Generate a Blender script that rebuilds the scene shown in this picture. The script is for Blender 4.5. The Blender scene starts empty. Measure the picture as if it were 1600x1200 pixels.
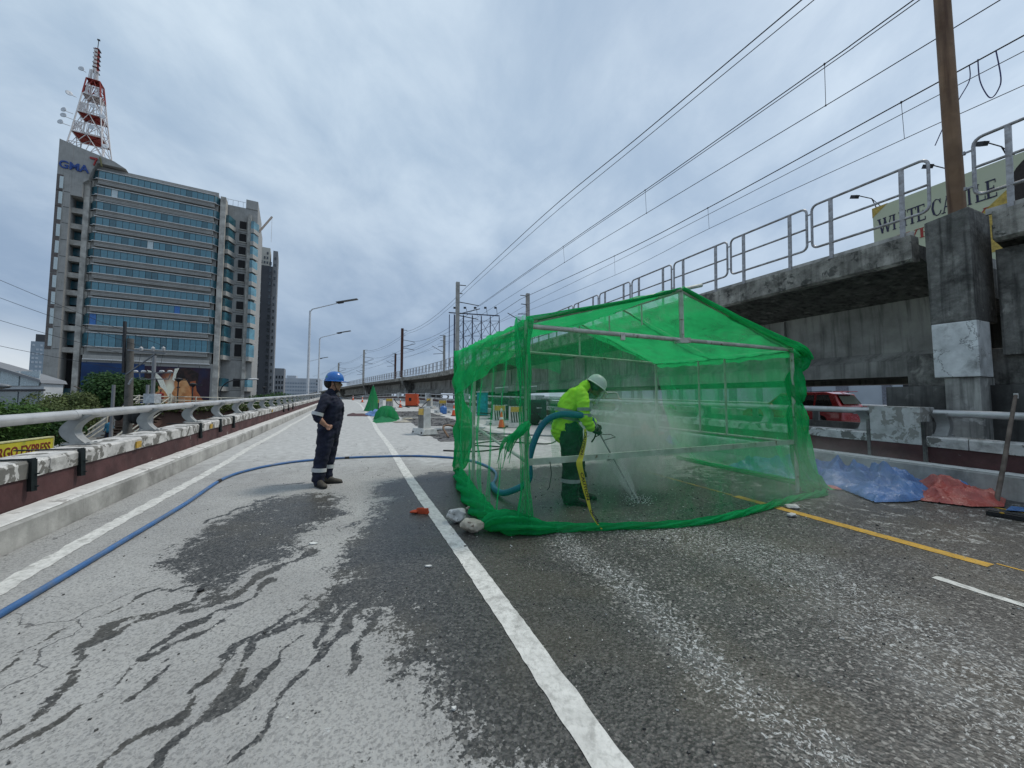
import bpy, bmesh, math, random
import numpy as np
from mathutils import Vector, Matrix, noise as mnoise

random.seed(7)
rng = np.random.default_rng(7)
C = bpy.context.scene.collection
scene = bpy.context.scene
PI = math.pi

# ------------------------------------------------------------------ camera
cam_d = bpy.data.cameras.new("camera")
cam = bpy.data.objects.new("camera", cam_d)
C.objects.link(cam)
scene.camera = cam
cam_d.sensor_width = 36.0
cam_d.lens = 36.0 * 600.0 / 1600.0
cam_d.clip_start = 0.05
cam_d.clip_end = 6000
PITCH = math.atan(36.0 / 600.0)
cam.location = (0, 0, 1.5)
cam.rotation_euler = (PI / 2 + PITCH, 0, 0)

# ------------------------------------------------------------------ sun + sky
SUN_EL, SUN_AZ = math.radians(58), math.radians(62)     # azimuth clockwise from +Y: sun high on the right
sun_d = bpy.data.lights.new("sun", 'SUN')
sun = bpy.data.objects.new("sun", sun_d)
C.objects.link(sun)
sun_d.energy = 1.5
sun_d.angle = math.radians(11)
sun_d.color = (1.0, 0.945, 0.86)
to_sun = Vector((math.sin(SUN_AZ) * math.cos(SUN_EL), math.cos(SUN_AZ) * math.cos(SUN_EL), math.sin(SUN_EL)))
sun.rotation_euler = to_sun.to_track_quat('Z', 'Y').to_euler()
sun.location = (20, 10, 40)

world = bpy.data.worlds.new("World")
scene.world = world
world.use_nodes = True
wt = world.node_tree
wt.nodes.clear()


class NT:
    """short hand for building node trees"""
    def __init__(s, tree): s.t = tree
    def n(s, typ, ins=None, **props):
        nd = s.t.nodes.new(typ)
        for k, v in props.items(): setattr(nd, k, v)
        if ins:
            for k, v in ins.items():
                sock = nd.inputs[k]
                if isinstance(v, bpy.types.NodeSocket): s.t.links.new(v, sock)
                elif isinstance(v, bpy.types.Node): s.t.links.new(v.outputs[0], sock)
                else:
                    try: sock.default_value = v
                    except Exception: sock.default_value = (*v, 1.0)
        return nd
    def math(s, op, a, b=None, c=None, clamp=False):
        nd = s.t.nodes.new('ShaderNodeMath'); nd.operation = op; nd.use_clamp = clamp
        for i, v in enumerate((a, b, c)):
            if v is None: continue
            if isinstance(v, (bpy.types.NodeSocket,)): s.t.links.new(v, nd.inputs[i])
            elif isinstance(v, bpy.types.Node): s.t.links.new(v.outputs[0], nd.inputs[i])
            else: nd.inputs[i].default_value = v
        return nd.outputs[0]
    def noise(s, vec, scale, detail=4, rough=.55, dist=0.0):
        nd = s.n('ShaderNodeTexNoise', {'Scale': scale, 'Detail': detail, 'Roughness': rough, 'Distortion': dist})
        if vec is not None: s.t.links.new(vec, nd.inputs['Vector'])
        return nd.outputs[0]
    def voro(s, vec, scale, feature='F1', out=0, **k):
        nd = s.n('ShaderNodeTexVoronoi', {'Scale': scale}, feature=feature)
        if vec is not None: s.t.links.new(vec, nd.inputs['Vector'])
        return nd.outputs[out]
    def ramp(s, fac, lo, hi, a=0.0, b=1.0):
        nd = s.n('ShaderNodeMapRange', {'Value': fac, 'From Min': lo, 'From Max': hi, 'To Min': a, 'To Max': b}, interpolation_type='SMOOTHSTEP')
        return nd.outputs[0]
    def mix(s, fac, a, b, blend='MIX'):
        nd = s.t.nodes.new('ShaderNodeMix'); nd.data_type = 'RGBA'; nd.blend_type = blend
        for i, v in ((0, fac), (6, a), (7, b)):
            if isinstance(v, bpy.types.NodeSocket): s.t.links.new(v, nd.inputs[i])
            elif isinstance(v, (int, float)): nd.inputs[i].default_value = v
            else: nd.inputs[i].default_value = (*v[:3], 1.0)
        return nd.outputs[2]
    def mapping(s, vec, scale=(1, 1, 1), rot=(0, 0, 0), loc=(0, 0, 0)):
        nd = s.n('ShaderNodeMapping', {'Scale': scale, 'Rotation': rot, 'Location': loc})
        s.t.links.new(vec, nd.inputs['Vector'])
        return nd.outputs[0]


w = NT(wt)
tc = w.n('ShaderNodeTexCoord')
sky = w.n('ShaderNodeTexSky', sky_type='NISHITA', sun_disc=False, sun_elevation=SUN_EL, sun_rotation=SUN_AZ, altitude=50,
          air_density=1.0, dust_density=1.6, ozone_density=2.0)
sep = w.n('ShaderNodeSeparateXYZ', {0: tc.outputs['Generated']})
zc = w.math('MAXIMUM', sep.outputs[2], 0.0)
den = w.math('ADD', zc, 0.30)
flat = w.n('ShaderNodeCombineXYZ', {0: w.math('DIVIDE', sep.outputs[0], den), 1: w.math('DIVIDE', sep.outputs[1], den), 2: 0.0})
# streaky cloud deck: stretched along one wind direction
m1 = w.mapping(flat.outputs[0], scale=(1.2, 1.0, 1), rot=(0, 0, math.radians(-38)))
m2 = w.mapping(flat.outputs[0], scale=(2.8, 2.0, 1), rot=(0, 0, math.radians(-38)), loc=(3.1, 1.7, 0))
na = w.noise(m1, 0.9, 5, .5, .35)
nb = w.noise(m2, 1.3, 8, .60, .25)
nc = w.noise(w.mapping(flat.outputs[0], loc=(7.3, 2.2, 0)), 0.55, 3, .5)
cl = w.math('ADD', w.math('MULTIPLY', na, .55), w.math('MULTIPLY', nb, .45))
clf = w.ramp(cl, .35, .67)
# an overcast deck is brighter overhead and a heavier blue grey towards the horizon
lo_col = w.mix(w.ramp(zc, 0.0, .62), (1.62, 2.25, 3.35), (3.35, 4.35, 5.45))
hi_col = w.mix(w.ramp(zc, 0.0, .62), (2.75, 3.5, 4.6), (6.0, 6.95, 7.7))
deck = w.mix(clf, lo_col, hi_col)
deck = w.mix(w.ramp(nc, .42, .68, 0, .30), deck, (2.35, 3.15, 4.2))
# clear pale rim low on the horizon (left) under the cloud deck
side = w.ramp(w.math('ADD', sep.outputs[0], w.math('MULTIPLY', nb, .25)), -.42, -.80)
rim = w.math('MULTIPLY', w.ramp(sep.outputs[2], .17, .05), side)
deck = w.mix(w.math('MULTIPLY', rim, .9), deck, (6.9, 7.2, 7.4))
deck = w.mix(w.ramp(zc, .07, 0.0, 0, .45), deck, (5.2, 6.0, 7.2))
col = w.mix(.16, deck, sky.outputs[0])
bg = w.n('ShaderNodeBackground', {'Color': col, 'Strength': 0.1})
wo = w.n('ShaderNodeOutputWorld', {'Surface': bg.outputs[0]})

vs = scene.view_settings
vs.view_transform = 'Standard'
vs.look = 'None'
vs.exposure = 0.42
vs.gamma = 1
vs.use_curve_mapping = False
scene.cycles.max_bounces = 8
scene.cycles.transparent_max_bounces = 40
scene.cycles.volume_bounces = 1
scene.cycles.caustics_reflective = False
scene.cycles.caustics_refractive = False
scene.cycles.volume_step_rate = 2.0

# ------------------------------------------------------------------ the road frame
GR = 0.0383
H0 = math.atan2(-.3861, .9224)          # heading of the flyover (from +Y, negative = left)
_S = np.arange(-40, 420, 1.0)


def _grade(s):
    if s <= 60: return GR
    return max(GR - (s - 60) / 80 * (GR + .02), -.03)


def _curv(s):
    return -1 / 300 if 42 < s < 94 else 0.0


_px, _py, _pz, _ph = [0.0], [0.0], [0.0], [H0]
_fw = {0: (0.0, 0.0, 0.0, H0)}
x = y = z = 0.0; h = H0
for i in range(0, 419):
    h2 = h + _curv(i + .5)
    hm = (h + h2) / 2
    x += math.sin(hm); y += math.cos(hm); z += _grade(i + .5); h = h2
    _fw[i + 1] = (x, y, z, h)
for i in range(-1, -41, -1):
    _fw[i] = (math.sin(H0) * i, math.cos(H0) * i, GR * i, H0)
_TAB = np.array([_fw[int(s)] for s in _S])


def W(s, u, h=0.0):
    """point at distance s along the flyover, u metres right of the camera line, h above the deck"""
    r = [np.interp(s, _S, _TAB[:, k]) for k in range(4)]
    return Vector((r[0] + u * math.cos(r[3]), r[1] - u * math.sin(r[3]), r[2] + h))


def heading(s):
    return float(np.interp(s, _S, _TAB[:, 3]))


def road_rot(s):
    """z rotation that turns local +Y along the road"""
    return -heading(s)


# MRT edge line (catmull-rom through points), m metres along
_mc = [W(-60, 10.7) + Vector((0, 0, 4.95 + .6)), W(-30, 10.7) + Vector((0, 0, 4.95 + .4)), W(3.9, 10.7, 4.93), W(20, 10.7, 4.70), W(36, 10.75, 4.45),
       Vector((-9.6, 51.5, 6.2)), Vector((-23, 78, 7.3)), Vector((-44, 112, 8.25)), Vector((-69, 150, 8.8)), Vector((-112, 212, 9.0)), Vector((-170, 290, 9.0)), Vector((-240, 380, 9.0))]
_mc[0].z = 3.6; _mc[1].z = 4.25
_mp = []
for i in range(len(_mc) - 1):
    p0 = _mc[max(i - 1, 0)]; p1 = _mc[i]; p2 = _mc[i + 1]; p3 = _mc[min(i + 2, len(_mc) - 1)]
    for k in range(24):
        t = k / 24
        _mp.append(0.5 * ((2 * p1) + (p2 - p0) * t + (2 * p0 - 5 * p1 + 4 * p2 - p3) * t * t + (3 * p1 - p0 - 3 * p2 + p3) * t ** 3))
_mp.append(_mc[-1])
_MP = np.array([tuple(p) for p in _mp])
_MD = np.concatenate([[0], np.cumsum(np.linalg.norm(np.diff(_MP[:, :2], axis=0), axis=1))])
_e0 = (W(0, 10.7).x, W(0, 10.7).y)
_i0 = np.argmin((_MP[:, 0] - _e0[0]) ** 2 + (_MP[:, 1] - _e0[1]) ** 2)
_MD -= _MD[_i0] - ((_MP[_i0, 0] - _e0[0]) * math.sin(H0) + (_MP[_i0, 1] - _e0[1]) * math.cos(H0))


def M(m, off=0.0, h=0.0):
    p = [np.interp(m, _MD, _MP[:, k]) for k in range(3)]
    a = [np.interp(m - 1.5, _MD, _MP[:, k]) for k in range(2)]; b = [np.interp(m + 1.5, _MD, _MP[:, k]) for k in range(2)]
    d = Vector((b[0] - a[0], b[1] - a[1])).normalized()
    return Vector((p[0] + d.y * off, p[1] - d.x * off, p[2] + h))


def mrt_rot(m):
    a, b = M(m - 1), M(m + 1)
    return math.atan2(b.y - a.y, b.x - a.x) - PI / 2


# ------------------------------------------------------------------ mesh helpers
class MB:
    def __init__(s): s.v = []; s.f = []; s.mi = []; s.m = 0; s.sm = []; s.smooth = False
    def add(s, vs, fs):
        o = len(s.v)
        s.v.extend([tuple(p) for p in vs])
        for f in fs:
            s.f.append([i + o for i in f]); s.mi.append(s.m); s.sm.append(s.smooth)
        return s
    def box(s, c, size, rz=0.0, rot=None):
        hx, hy, hz = size[0] / 2, size[1] / 2, size[2] / 2
        R = rot if rot is not None else Matrix.Rotation(rz, 3, 'Z')
        c = Vector(c)
        vs = [c + R @ Vector((x * hx, y * hy, z * hz)) for z in (-1, 1) for y in (-1, 1) for x in (-1, 1)]
        return s.add(vs, [(0, 2, 3, 1), (4, 5, 7, 6), (0, 1, 5, 4), (2, 6, 7, 3), (0, 4, 6, 2), (1, 3, 7, 5)])
    def bar(s, a, b, w, h=None, up=(0, 0, 1)):
        a, b = Vector(a), Vector(b); h = h or w
        d = (b - a).normalized(); up = Vector(up)
        if abs(d.dot(up)) > .99: up = Vector((0, 1, 0))
        x = d.cross(up).normalized(); y = x.cross(d)
        vs = [p + x * (i * w / 2) + y * (j * h / 2) for p in (a, b) for (i, j) in ((-1, -1), (1, -1), (1, 1), (-1, 1))]
        return s.add(vs, [(0, 1, 2, 3), (7, 6, 5, 4), (0, 4, 5, 1), (1, 5, 6, 2), (2, 6, 7, 3), (3, 7, 4, 0)])
    def tube(s, pts, r, n=8, cap=True):
        pts = [Vector(p) for p in pts]
        rs = r if isinstance(r, (list, tuple)) else [r] * len(pts)
        sm = s.smooth; s.smooth = True
        rings = []; ref = None
        for i, p in enumerate(pts):
            d = (pts[min(i + 1, len(pts) - 1)] - pts[max(i - 1, 0)])
            if d.length < 1e-9: d = Vector((0, 0, 1))
            d.normalize()
            if ref is None:
                ref = Vector((0, 0, 1)) if abs(d.z) < .9 else Vector((0, 1, 0))
            x = ref - d * ref.dot(d)
            if x.length < 1e-6: x = d.orthogonal()
            x.normalize(); ref = x; yv = d.cross(x)
            rings.append([p + (x * math.cos(2 * PI * k / n) + yv * math.sin(2 * PI * k / n)) * rs[i] for k in range(n)])
        vs = [v for rg in rings for v in rg]
        fs = [(i * n + k, i * n + (k + 1) % n, (i + 1) * n + (k + 1) % n, (i + 1) * n + k) for i in range(len(pts) - 1) for k in range(n)]
        s.add(vs, fs)
        if cap:
            s.smooth = False
            s.add(rings[0], [tuple(range(n - 1, -1, -1))]); s.add(rings[-1], [tuple(range(n))])
        s.smooth = sm
        return s
    def lathe(s, prof, c=(0, 0, 0), n=16):
        c = Vector(c); sm = s.smooth; s.smooth = True
        vs = [c + Vector((r * math.cos(2 * PI * k / n), r * math.sin(2 * PI * k / n), z)) for r, z in prof for k in range(n)]
        fs = [(i * n + k, i * n + (k + 1) % n, (i + 1) * n + (k + 1) % n, (i + 1) * n + k) for i in range(len(prof) - 1) for k in range(n)]
        s.add(vs, fs); s.smooth = sm
        return s
    def ell(s, c, r, n=12, m=8, rot=None):
        c = Vector(c); sm = s.smooth; s.smooth = True
        R = rot or Matrix.Identity(3)
        vs = []
        for j in range(m + 1):
            t = PI * j / m
            for k in range(n):
                vs.append(c + R @ Vector((r[0] * math.sin(t) * math.cos(2 * PI * k / n), r[1] * math.sin(t) * math.sin(2 * PI * k / n), -r[2] * math.cos(t))))
        fs = [(j * n + k, j * n + (k + 1) % n, (j + 1) * n + (k + 1) % n, (j + 1) * n + k) for j in range(m) for k in range(n)]
        s.add(vs, fs); s.smooth = sm
        return s
    def prism(s, poly, fn0, fn1):
        n = len(poly)
        vs = [fn0(*p) for p in poly] + [fn1(*p) for p in poly]
        s.add(vs, [tuple(range(n - 1, -1, -1)), tuple(range(n, 2 * n))] + [(i, (i + 1) % n, n + (i + 1) % n, n + i) for i in range(n)])
        return s
    def grid(s, fn, nu, nv, smooth=True):
        sm = s.smooth; s.smooth = smooth
        vs = [fn(i / nu, j / nv) for j in range(nv + 1) for i in range(nu + 1)]
        s.add(vs, [(j * (nu + 1) + i, j * (nu + 1) + i + 1, (j + 1) * (nu + 1) + i + 1, (j + 1) * (nu + 1) + i) for j in range(nv) for i in range(nu)])
        s.smooth = sm
        return s
    def sweep(s, prof, frame, ts, closed=True, smooth=False):
        """prof: list of (a,b); frame(t,a,b) -> point"""
        n = len(prof); sm = s.smooth; s.smooth = smooth
        vs = [frame(t, a, b) for t in ts for a, b in prof]
        fs = []
        for i in range(len(ts) - 1):
            for k in range(n if closed else n - 1):
                k2 = (k + 1) % n
                fs.append((i * n + k, i * n + k2, (i + 1) * n + k2, (i + 1) * n + k))
        if closed:
            fs.append(tuple(range(n - 1, -1, -1))); fs.append(tuple((len(ts) - 1) * n + k for k in range(n)))
        s.add(vs, fs); s.smooth = sm
        return s
    def mesh(s, name, mats, M=None, bevel=0):
        me = bpy.data.meshes.new(name)
        vs = s.v
        if M is not None:
            a = np.array(vs); Mn = np.array(M)
            vs = (a @ Mn[:3, :3].T + Mn[:3, 3]).tolist()
        me.from_pydata(vs, [], s.f)
        for m in (mats if isinstance(mats, (list, tuple)) else [mats]): me.materials.append(m)
        me.polygons.foreach_set('material_index', s.mi)
        me.polygons.foreach_set('use_smooth', s.sm)
        me.update()
        bm = bmesh.new(); bm.from_mesh(me)
        bmesh.ops.recalc_face_normals(bm, faces=bm.faces)
        if bevel:
            es = [e for e in bm.edges if len(e.link_faces) == 2 and e.calc_face_angle(0) > .6]
            bmesh.ops.bevel(bm, geom=es, offset=bevel, segments=2, profile=.7, affect='EDGES')
        bm.to_mesh(me); bm.free()
        return me
    def build(s, name, mats, parent=None, world=True, bevel=0, **tags):
        """parent's parts share its frame; world=True: the vertices are world coordinates"""
        if parent is None:
            a = np.array(s.v); lo, hi = a.min(0), a.max(0)
            base = Vector(((lo[0] + hi[0]) / 2, (lo[1] + hi[1]) / 2, lo[2]))
            if not world: base = Vector((0, 0, 0))
            me = s.mesh(name, mats, Matrix.Translation(-base), bevel)
            o = bpy.data.objects.new(name, me); o.location = base
        else:
            Mi = None
            if world:
                r = parent
                while r.parent: r = r.parent
                Mi = (Matrix.Translation(r.location) @ r.rotation_euler.to_matrix().to_4x4()).inverted()
            me = s.mesh(name, mats, Mi, bevel)
            o = bpy.data.objects.new(name, me); o.parent = parent
        C.objects.link(o)
        for k, v in tags.items(): o[k] = v
        return o


def link_mesh(name, me, parent=None, loc=(0, 0, 0), rz=0.0, **tags):
    o = bpy.data.objects.new(name, me); C.objects.link(o)
    o.parent = parent; o.location = loc; o.rotation_euler = (0, 0, rz)
    for k, v in tags.items(): o[k] = v
    return o


def thing(name, label, cat, loc=(0, 0, 0), rz=0.0, group=None):
    o = bpy.data.objects.new(name, None); C.objects.link(o)
    o.empty_display_size = .2
    o.location = loc; o.rotation_euler = (0, 0, rz)
    o['label'] = label; o['category'] = cat
    if group: o['group'] = group
    return o


def tag(o, label=None, cat=None, group=None, kind=None):
    if label: o['label'] = label
    if cat: o['category'] = cat
    if group: o['group'] = group
    if kind: o['kind'] = kind
    return o


def kids(o): return [c for c in bpy.data.objects if c.parent == o]


def copy_thing(root, loc, rz, label=None, tree=None):
    def cp(o, par):
        c = o.copy(); C.objects.link(c); c.parent = par
        for ch in tree.get(o.name, []): cp(ch, c)
        return c
    if tree is None: tree = make_tree(root)
    r = cp(root, None); r.location = loc; r.rotation_euler = (0, 0, rz)
    if label: r['label'] = label
    return r


def make_tree(root):
    t = {}
    st = [root]
    while st:
        o = st.pop(); ks = [c for c in o.children]
        t[o.name] = ks; st += ks
    return t


def text_mesh(name, body, size, mat, parent, M, extrude=.01, sx=1.0, spacing=1.0, shear=0.0, offset=0.0, fit=None, **tags):
    """lettering as mesh; M maps the text plane (x right, y up) to the parent frame"""
    cu = bpy.data.curves.new(name, 'FONT'); cu.body = body; cu.size = size; cu.extrude = extrude; cu.space_character = spacing
    cu.shear = shear; cu.offset = offset; cu.resolution_u = 3
    t = bpy.data.objects.new('tmp', cu)
    dg = bpy.context.evaluated_depsgraph_get()
    C.objects.link(t); dg.update()
    me = bpy.data.meshes.new_from_object(t.evaluated_get(dg))
    bpy.data.objects.remove(t); bpy.data.curves.remove(cu)
    me.name = name
    if fit: xs = [v.co.x for v in me.vertices]; sx = fit / (max(xs) - min(xs))
    me.transform(M @ Matrix.Diagonal((sx, 1, 1, 1)))
    me.materials.clear(); me.materials.append(mat)
    o = bpy.data.objects.new(name, me); C.objects.link(o); o.parent = parent
    for k, v in tags.items(): o[k] = v
    return o


# ------------------------------------------------------------------ materials
def new_mat(name):
    m = bpy.data.materials.new(name); m.use_nodes = True
    m.node_tree.nodes.clear()
    return m, NT(m.node_tree)


def mat(name, col, rough=.7, metal=0.0, var=.25, scale=6.0, bump=.15, bscale=40.0, dirt=None, dirt_amt=0.0, dirt_scale=2.0,
        streak=0.0, spec=.4, edge=None, emit=None, sss=0, coat=0.0, patch=None, patch_at=(.55, .6), patch_scale=3.0, bdist=.01):
    m, t = new_mat(name)
    tcn = t.n('ShaderNodeTexCoord'); v = tcn.outputs['Object']
    nz = t.noise(v, scale, 6, .6)
    c = t.mix(t.ramp(nz, .3, .7), [x * (1 - var) for x in col], [min(1, x * (1 + var)) for x in col])
    if patch:
        pn = t.noise(v, patch_scale, 8, .62, .4)
        c = t.mix(t.ramp(pn, *patch_at), c, patch)
    if dirt and dirt_amt:
        dn = t.noise(v, dirt_scale, 8, .65, .3)
        c = t.mix(t.ramp(dn, .42, .72, 0, dirt_amt), c, dirt)
    if streak:
        sv = t.mapping(v, scale=(7, 7, .45))
        sn = t.noise(sv, 1.0, 6, .6)
        c = t.mix(t.ramp(sn, .45, .7, 0, streak), c, dirt or [x * .4 for x in col])
    b = t.n('ShaderNodeBsdfPrincipled', {'Base Color': c, 'Metallic': metal, 'Specular IOR Level': spec, 'Coat Weight': coat})
    rn = t.ramp(t.noise(v, scale * 2.3, 5), .3, .7, max(rough - .08, .03), min(rough + .1, 1))
    m.node_tree.links.new(rn, b.inputs['Roughness'])
    if bump:
        bn = t.noise(v, bscale, 6, .6)
        bp = t.n('ShaderNodeBump', {'Strength': bump, 'Distance': bdist, 'Height': bn})
        m.node_tree.links.new(bp.outputs[0], b.inputs['Normal'])
    if emit:
        b.inputs['Emission Color'].default_value = (*emit[0], 1); b.inputs['Emission Strength'].default_value = emit[1]
    t.n('ShaderNodeOutputMaterial', {'Surface': b.outputs[0]})
    return m


def glass(name, col, rough=.08, metal=.0, spec=.9, var=.25):
    return mat(name, col, rough, metal, var=var, scale=.35, bump=0, spec=spec)


CON = mat('concrete_grey', (.27, .265, .25), .85, var=.3, scale=1.2, bump=.5, bscale=9, dirt=(.05, .05, .045), dirt_amt=.6, dirt_scale=.9, streak=.55, bdist=.03)
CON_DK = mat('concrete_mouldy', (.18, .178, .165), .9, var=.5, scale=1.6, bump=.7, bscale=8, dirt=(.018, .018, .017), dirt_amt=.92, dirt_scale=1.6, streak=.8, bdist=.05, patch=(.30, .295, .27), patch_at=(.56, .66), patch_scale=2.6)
CON_EDGE = mat('concrete_edge', (.30, .29, .26), .9, var=.4, scale=1.8, bump=.9, bscale=7, dirt=(.03, .03, .027), dirt_amt=.9, dirt_scale=2.2, streak=.5, bdist=.05, patch=(.10, .10, .09), patch_at=(.56, .62), patch_scale=4.5)
CON_GIR = mat('concrete_girder', (.33, .33, .305), .85, var=.3, scale=.8, bump=.3, bscale=9, dirt=(.07, .07, .065), dirt_amt=.55, dirt_scale=.5, streak=.6, bdist=.02)
CON_LT = mat('concrete_light', (.42, .41, .385), .85, var=.25, scale=2.0, bump=.5, bscale=14, dirt=(.13, .13, .12), dirt_amt=.8, dirt_scale=2.2, streak=.35, bdist=.02)
WHITEW = mat('whitewash', (.62, .64, .64), .8, var=.12, scale=3, bump=.5, bscale=9, dirt=(.2, .2, .19), dirt_amt=.75, dirt_scale=2.8, streak=.3, bdist=.02)
COPING = mat('coping_flaking_paint', (.55, .54, .52), .8, var=.15, scale=4, bump=.6, bscale=14, patch=(.17, .165, .15), patch_at=(.525, .545), patch_scale=4.2, dirt=(.13, .13, .12), dirt_amt=.65, dirt_scale=6)
MAROON = mat('maroon_paint', (.075, .033, .033), .75, var=.35, scale=2.5, bump=.6, bscale=10, patch=(.25, .22, .21), patch_at=(.66, .675), patch_scale=3.4, dirt=(.05, .018, .02), dirt_amt=.6, dirt_scale=1.4)
KERB = mat('kerb_concrete', (.40, .395, .375), .85, var=.2, scale=2, bump=.6, bscale=16, dirt=(.14, .14, .13), dirt_amt=.75, dirt_scale=1.6, streak=.3)
KERB_TOP = mat('kerb_top_paint', (.60, .595, .57), .85, var=.15, scale=5, bump=.5, bscale=20, patch=(.35, .34, .32), patch_at=(.55, .62), patch_scale=5)
PIPE = mat('rail_pipe_paint', (.50, .50, .495), .38, .35, var=.1, scale=2.5, bump=.1, bscale=25, dirt=(.25, .25, .24), dirt_amt=.5, dirt_scale=3)
BRACKET = mat('rail_bracket_paint', (.36, .37, .365), .55, .2, var=.15, scale=4, bump=.2, bscale=30, dirt=(.12, .12, .11), dirt_amt=.5, dirt_scale=5)
STEEL = mat('galvanised_steel', (.33, .33, .34), .42, .55, var=.25, scale=6, bump=.1, dirt=(.11, .08, .06), dirt_amt=.6, dirt_scale=9)
STEEL_L = mat('light_pole_steel', (.55, .57, .6), .5, .2, var=.1)
DARKST = mat('dark_steel', (.035, .036, .04), .6, .3, var=.2)
RUST = mat('rusty_steel', (.20, .125, .075), .75, .1, var=.25, scale=1.2, bump=.3, bscale=20, dirt=(.075, .038, .025), dirt_amt=.5, dirt_scale=.9, streak=.85)
RUST_RED = mat('red_brown_mast', (.075, .032, .025), .8, .1, var=.3)
MASTG = mat('mast_concrete', (.36, .35, .33), .8, var=.2, scale=1.5, dirt=(.12, .12, .11), dirt_amt=.4)
WIRE = mat('black_wire', (.012, .013, .018), .6, var=.1, bump=0)
BLACK = mat('black_rubber', (.015, .015, .016), .7, var=.2)
ASPH_FAR = mat('street_asphalt', (.09, .09, .088), .9, var=.2, scale=.1, bump=0)
# ------------------------------------------------------------------ road surface with wet / speckle / pale attributes
def road_material():
    m, t = new_mat('flyover_concrete')
    at = t.n('ShaderNodeAttribute', attribute_name='surf', attribute_type='GEOMETRY')
    sp = t.n('ShaderNodeSeparateColor', {0: at.outputs['Color']})
    wet, speck, pale = sp.outputs[0], sp.outputs[1], sp.outputs[2]
    uv = t.n('ShaderNodeUVMap', uv_map='su'); v0 = uv.outputs[0]
    warp = t.n('ShaderNodeTexNoise', {'Vector': v0, 'Scale': 7.0, 'Detail': 4})
    wv = t.n('ShaderNodeVectorMath', {0: warp.outputs['Color'], 1: (.5, .5, .5)}, operation='SUBTRACT')
    wv2 = t.n('ShaderNodeVectorMath', {0: wv.outputs[0], 'Scale': .10}, operation='SCALE')
    v = t.n('ShaderNodeVectorMath', {0: v0, 1: wv2.outputs[0]}, operation='ADD').outputs[0]
    big = t.noise(v, .9, 5, .55)
    mid = t.noise(v, 5.5, 6, .65)
    fine = t.noise(v0, 55, 5, .7)
    grit = t.noise(v0, 170, 3, .7)
    # dry brushed concrete
    dry = t.mix(t.ramp(big, .3, .7), (.28, .275, .262), (.375, .37, .35))
    dry = t.mix(t.ramp(mid, .35, .75, 0, .45), dry, (.36, .36, .35))
    dry = t.mix(t.ramp(fine, .50, .64, 0, .6), dry, (.13, .13, .128))
    dry = t.mix(t.math('MULTIPLY', t.ramp(t.noise(v0, 24, 5, .75), .60, .66), .7), dry, (.085, .085, .085))
    agg = t.n('ShaderNodeTexVoronoi', {'Vector': v0, 'Scale': 75.0}, feature='F1'); ag = t.n('ShaderNodeSeparateColor', {0: agg.outputs['Color']})
    dry = t.mix(t.ramp(ag.outputs[0], .55, 1.0, 0, .5), dry, (.14, .14, .137))
    dry = t.mix(t.ramp(grit, .56, .70, 0, .5), dry, (.50, .50, .49))
    # small pits
    pv = t.n('ShaderNodeTexVoronoi', {'Vector': v, 'Scale': 30.0, 'Randomness': 1.0}, feature='F1')
    pit = t.math('MULTIPLY', t.ramp(pv.outputs['Distance'], .20, .13), t.ramp(t.noise(v0, 4.5, 3), .52, .62))
    dry = t.mix(t.math('MULTIPLY', pit, .8), dry, (.045, .045, .045))
    # pale dusty slab further up the ramp
    pal = t.mix(t.ramp(mid, .3, .7), (.34, .34, .33), (.47, .47, .455))
    pal = t.mix(t.ramp(t.noise(t.mapping(v0, scale=(3, 14, 1)), 1.3, 6, .65), .5, .72, 0, .45), pal, (.30, .30, .295))
    base = t.mix(t.ramp(t.math('ADD', pale, t.math('MULTIPLY', t.math('SUBTRACT', mid, .5), .8)), .15, .9), dry, pal)
    # cracks (thin irregular lines)
    cvn = t.n('ShaderNodeTexNoise', {'Vector': v0, 'Scale': 2.3, 'Detail': 5})
    cv = t.n('ShaderNodeVectorMath', {0: v0, 1: t.n('ShaderNodeVectorMath', {0: cvn.outputs['Color'], 'Scale': .55}, operation='SCALE').outputs[0]}, operation='ADD')
    cr = t.voro(cv.outputs[0], .62, 'DISTANCE_TO_EDGE')
    crk = t.math('MULTIPLY', t.ramp(cr, .0035, .0012), t.ramp(t.noise(v0, .8, 2), .48, .56))
    base = t.mix(t.math('MULTIPLY', crk, .75), base, (.05, .05, .05))
    # wet
    wn = t.math('SUBTRACT', t.noise(t.mapping(v0, scale=(1.0, 1.0, 1)), 9.0, 7, .68, .5), .5)
    wn2 = t.math('SUBTRACT', t.noise(v0, 38, 5, .7), .5)
    wn3 = t.math('SUBTRACT', t.noise(v, 2.6, 6, .7, .8), .5)
    wm = t.math('ADD', wet, t.math('ADD', t.math('ADD', t.math('MULTIPLY', wn, 1.15), t.math('MULTIPLY', wn3, .9)), t.math('MULTIPLY', wn2, 1.1)))
    wmask = t.ramp(wm, .45, .55)
    wcol = t.mix(t.ramp(fine, .42, .66), (.082, .08, .075), (.038, .037, .035))
    wcol = t.mix(t.ramp(t.noise(v0, 30, 5, .75), .54, .62, 0, .8), wcol, (.028, .028, .028))
    agw = t.n('ShaderNodeTexVoronoi', {'Vector': v0, 'Scale': 62.0}, feature='F1'); aw = t.n('ShaderNodeSeparateColor', {0: agw.outputs['Color']})
    wcol = t.mix(t.ramp(aw.outputs[0], .2, .9, 0, .9), wcol, (.022, .022, .021))
    wcol = t.mix(t.math('MULTIPLY', t.ramp(aw.outputs[1], .78, .97), t.ramp(speck, 0, .3, .22, .8)), wcol, (.27, .26, .24))
    wcol = t.mix(t.ramp(grit, .6, .74, 0, .35), wcol, (.21, .205, .19))
    wcol = t.mix(t.ramp(t.voro(v0, 46, 'F1'), .22, .1, 0, .85), wcol, (.022, .022, .023))
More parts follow.
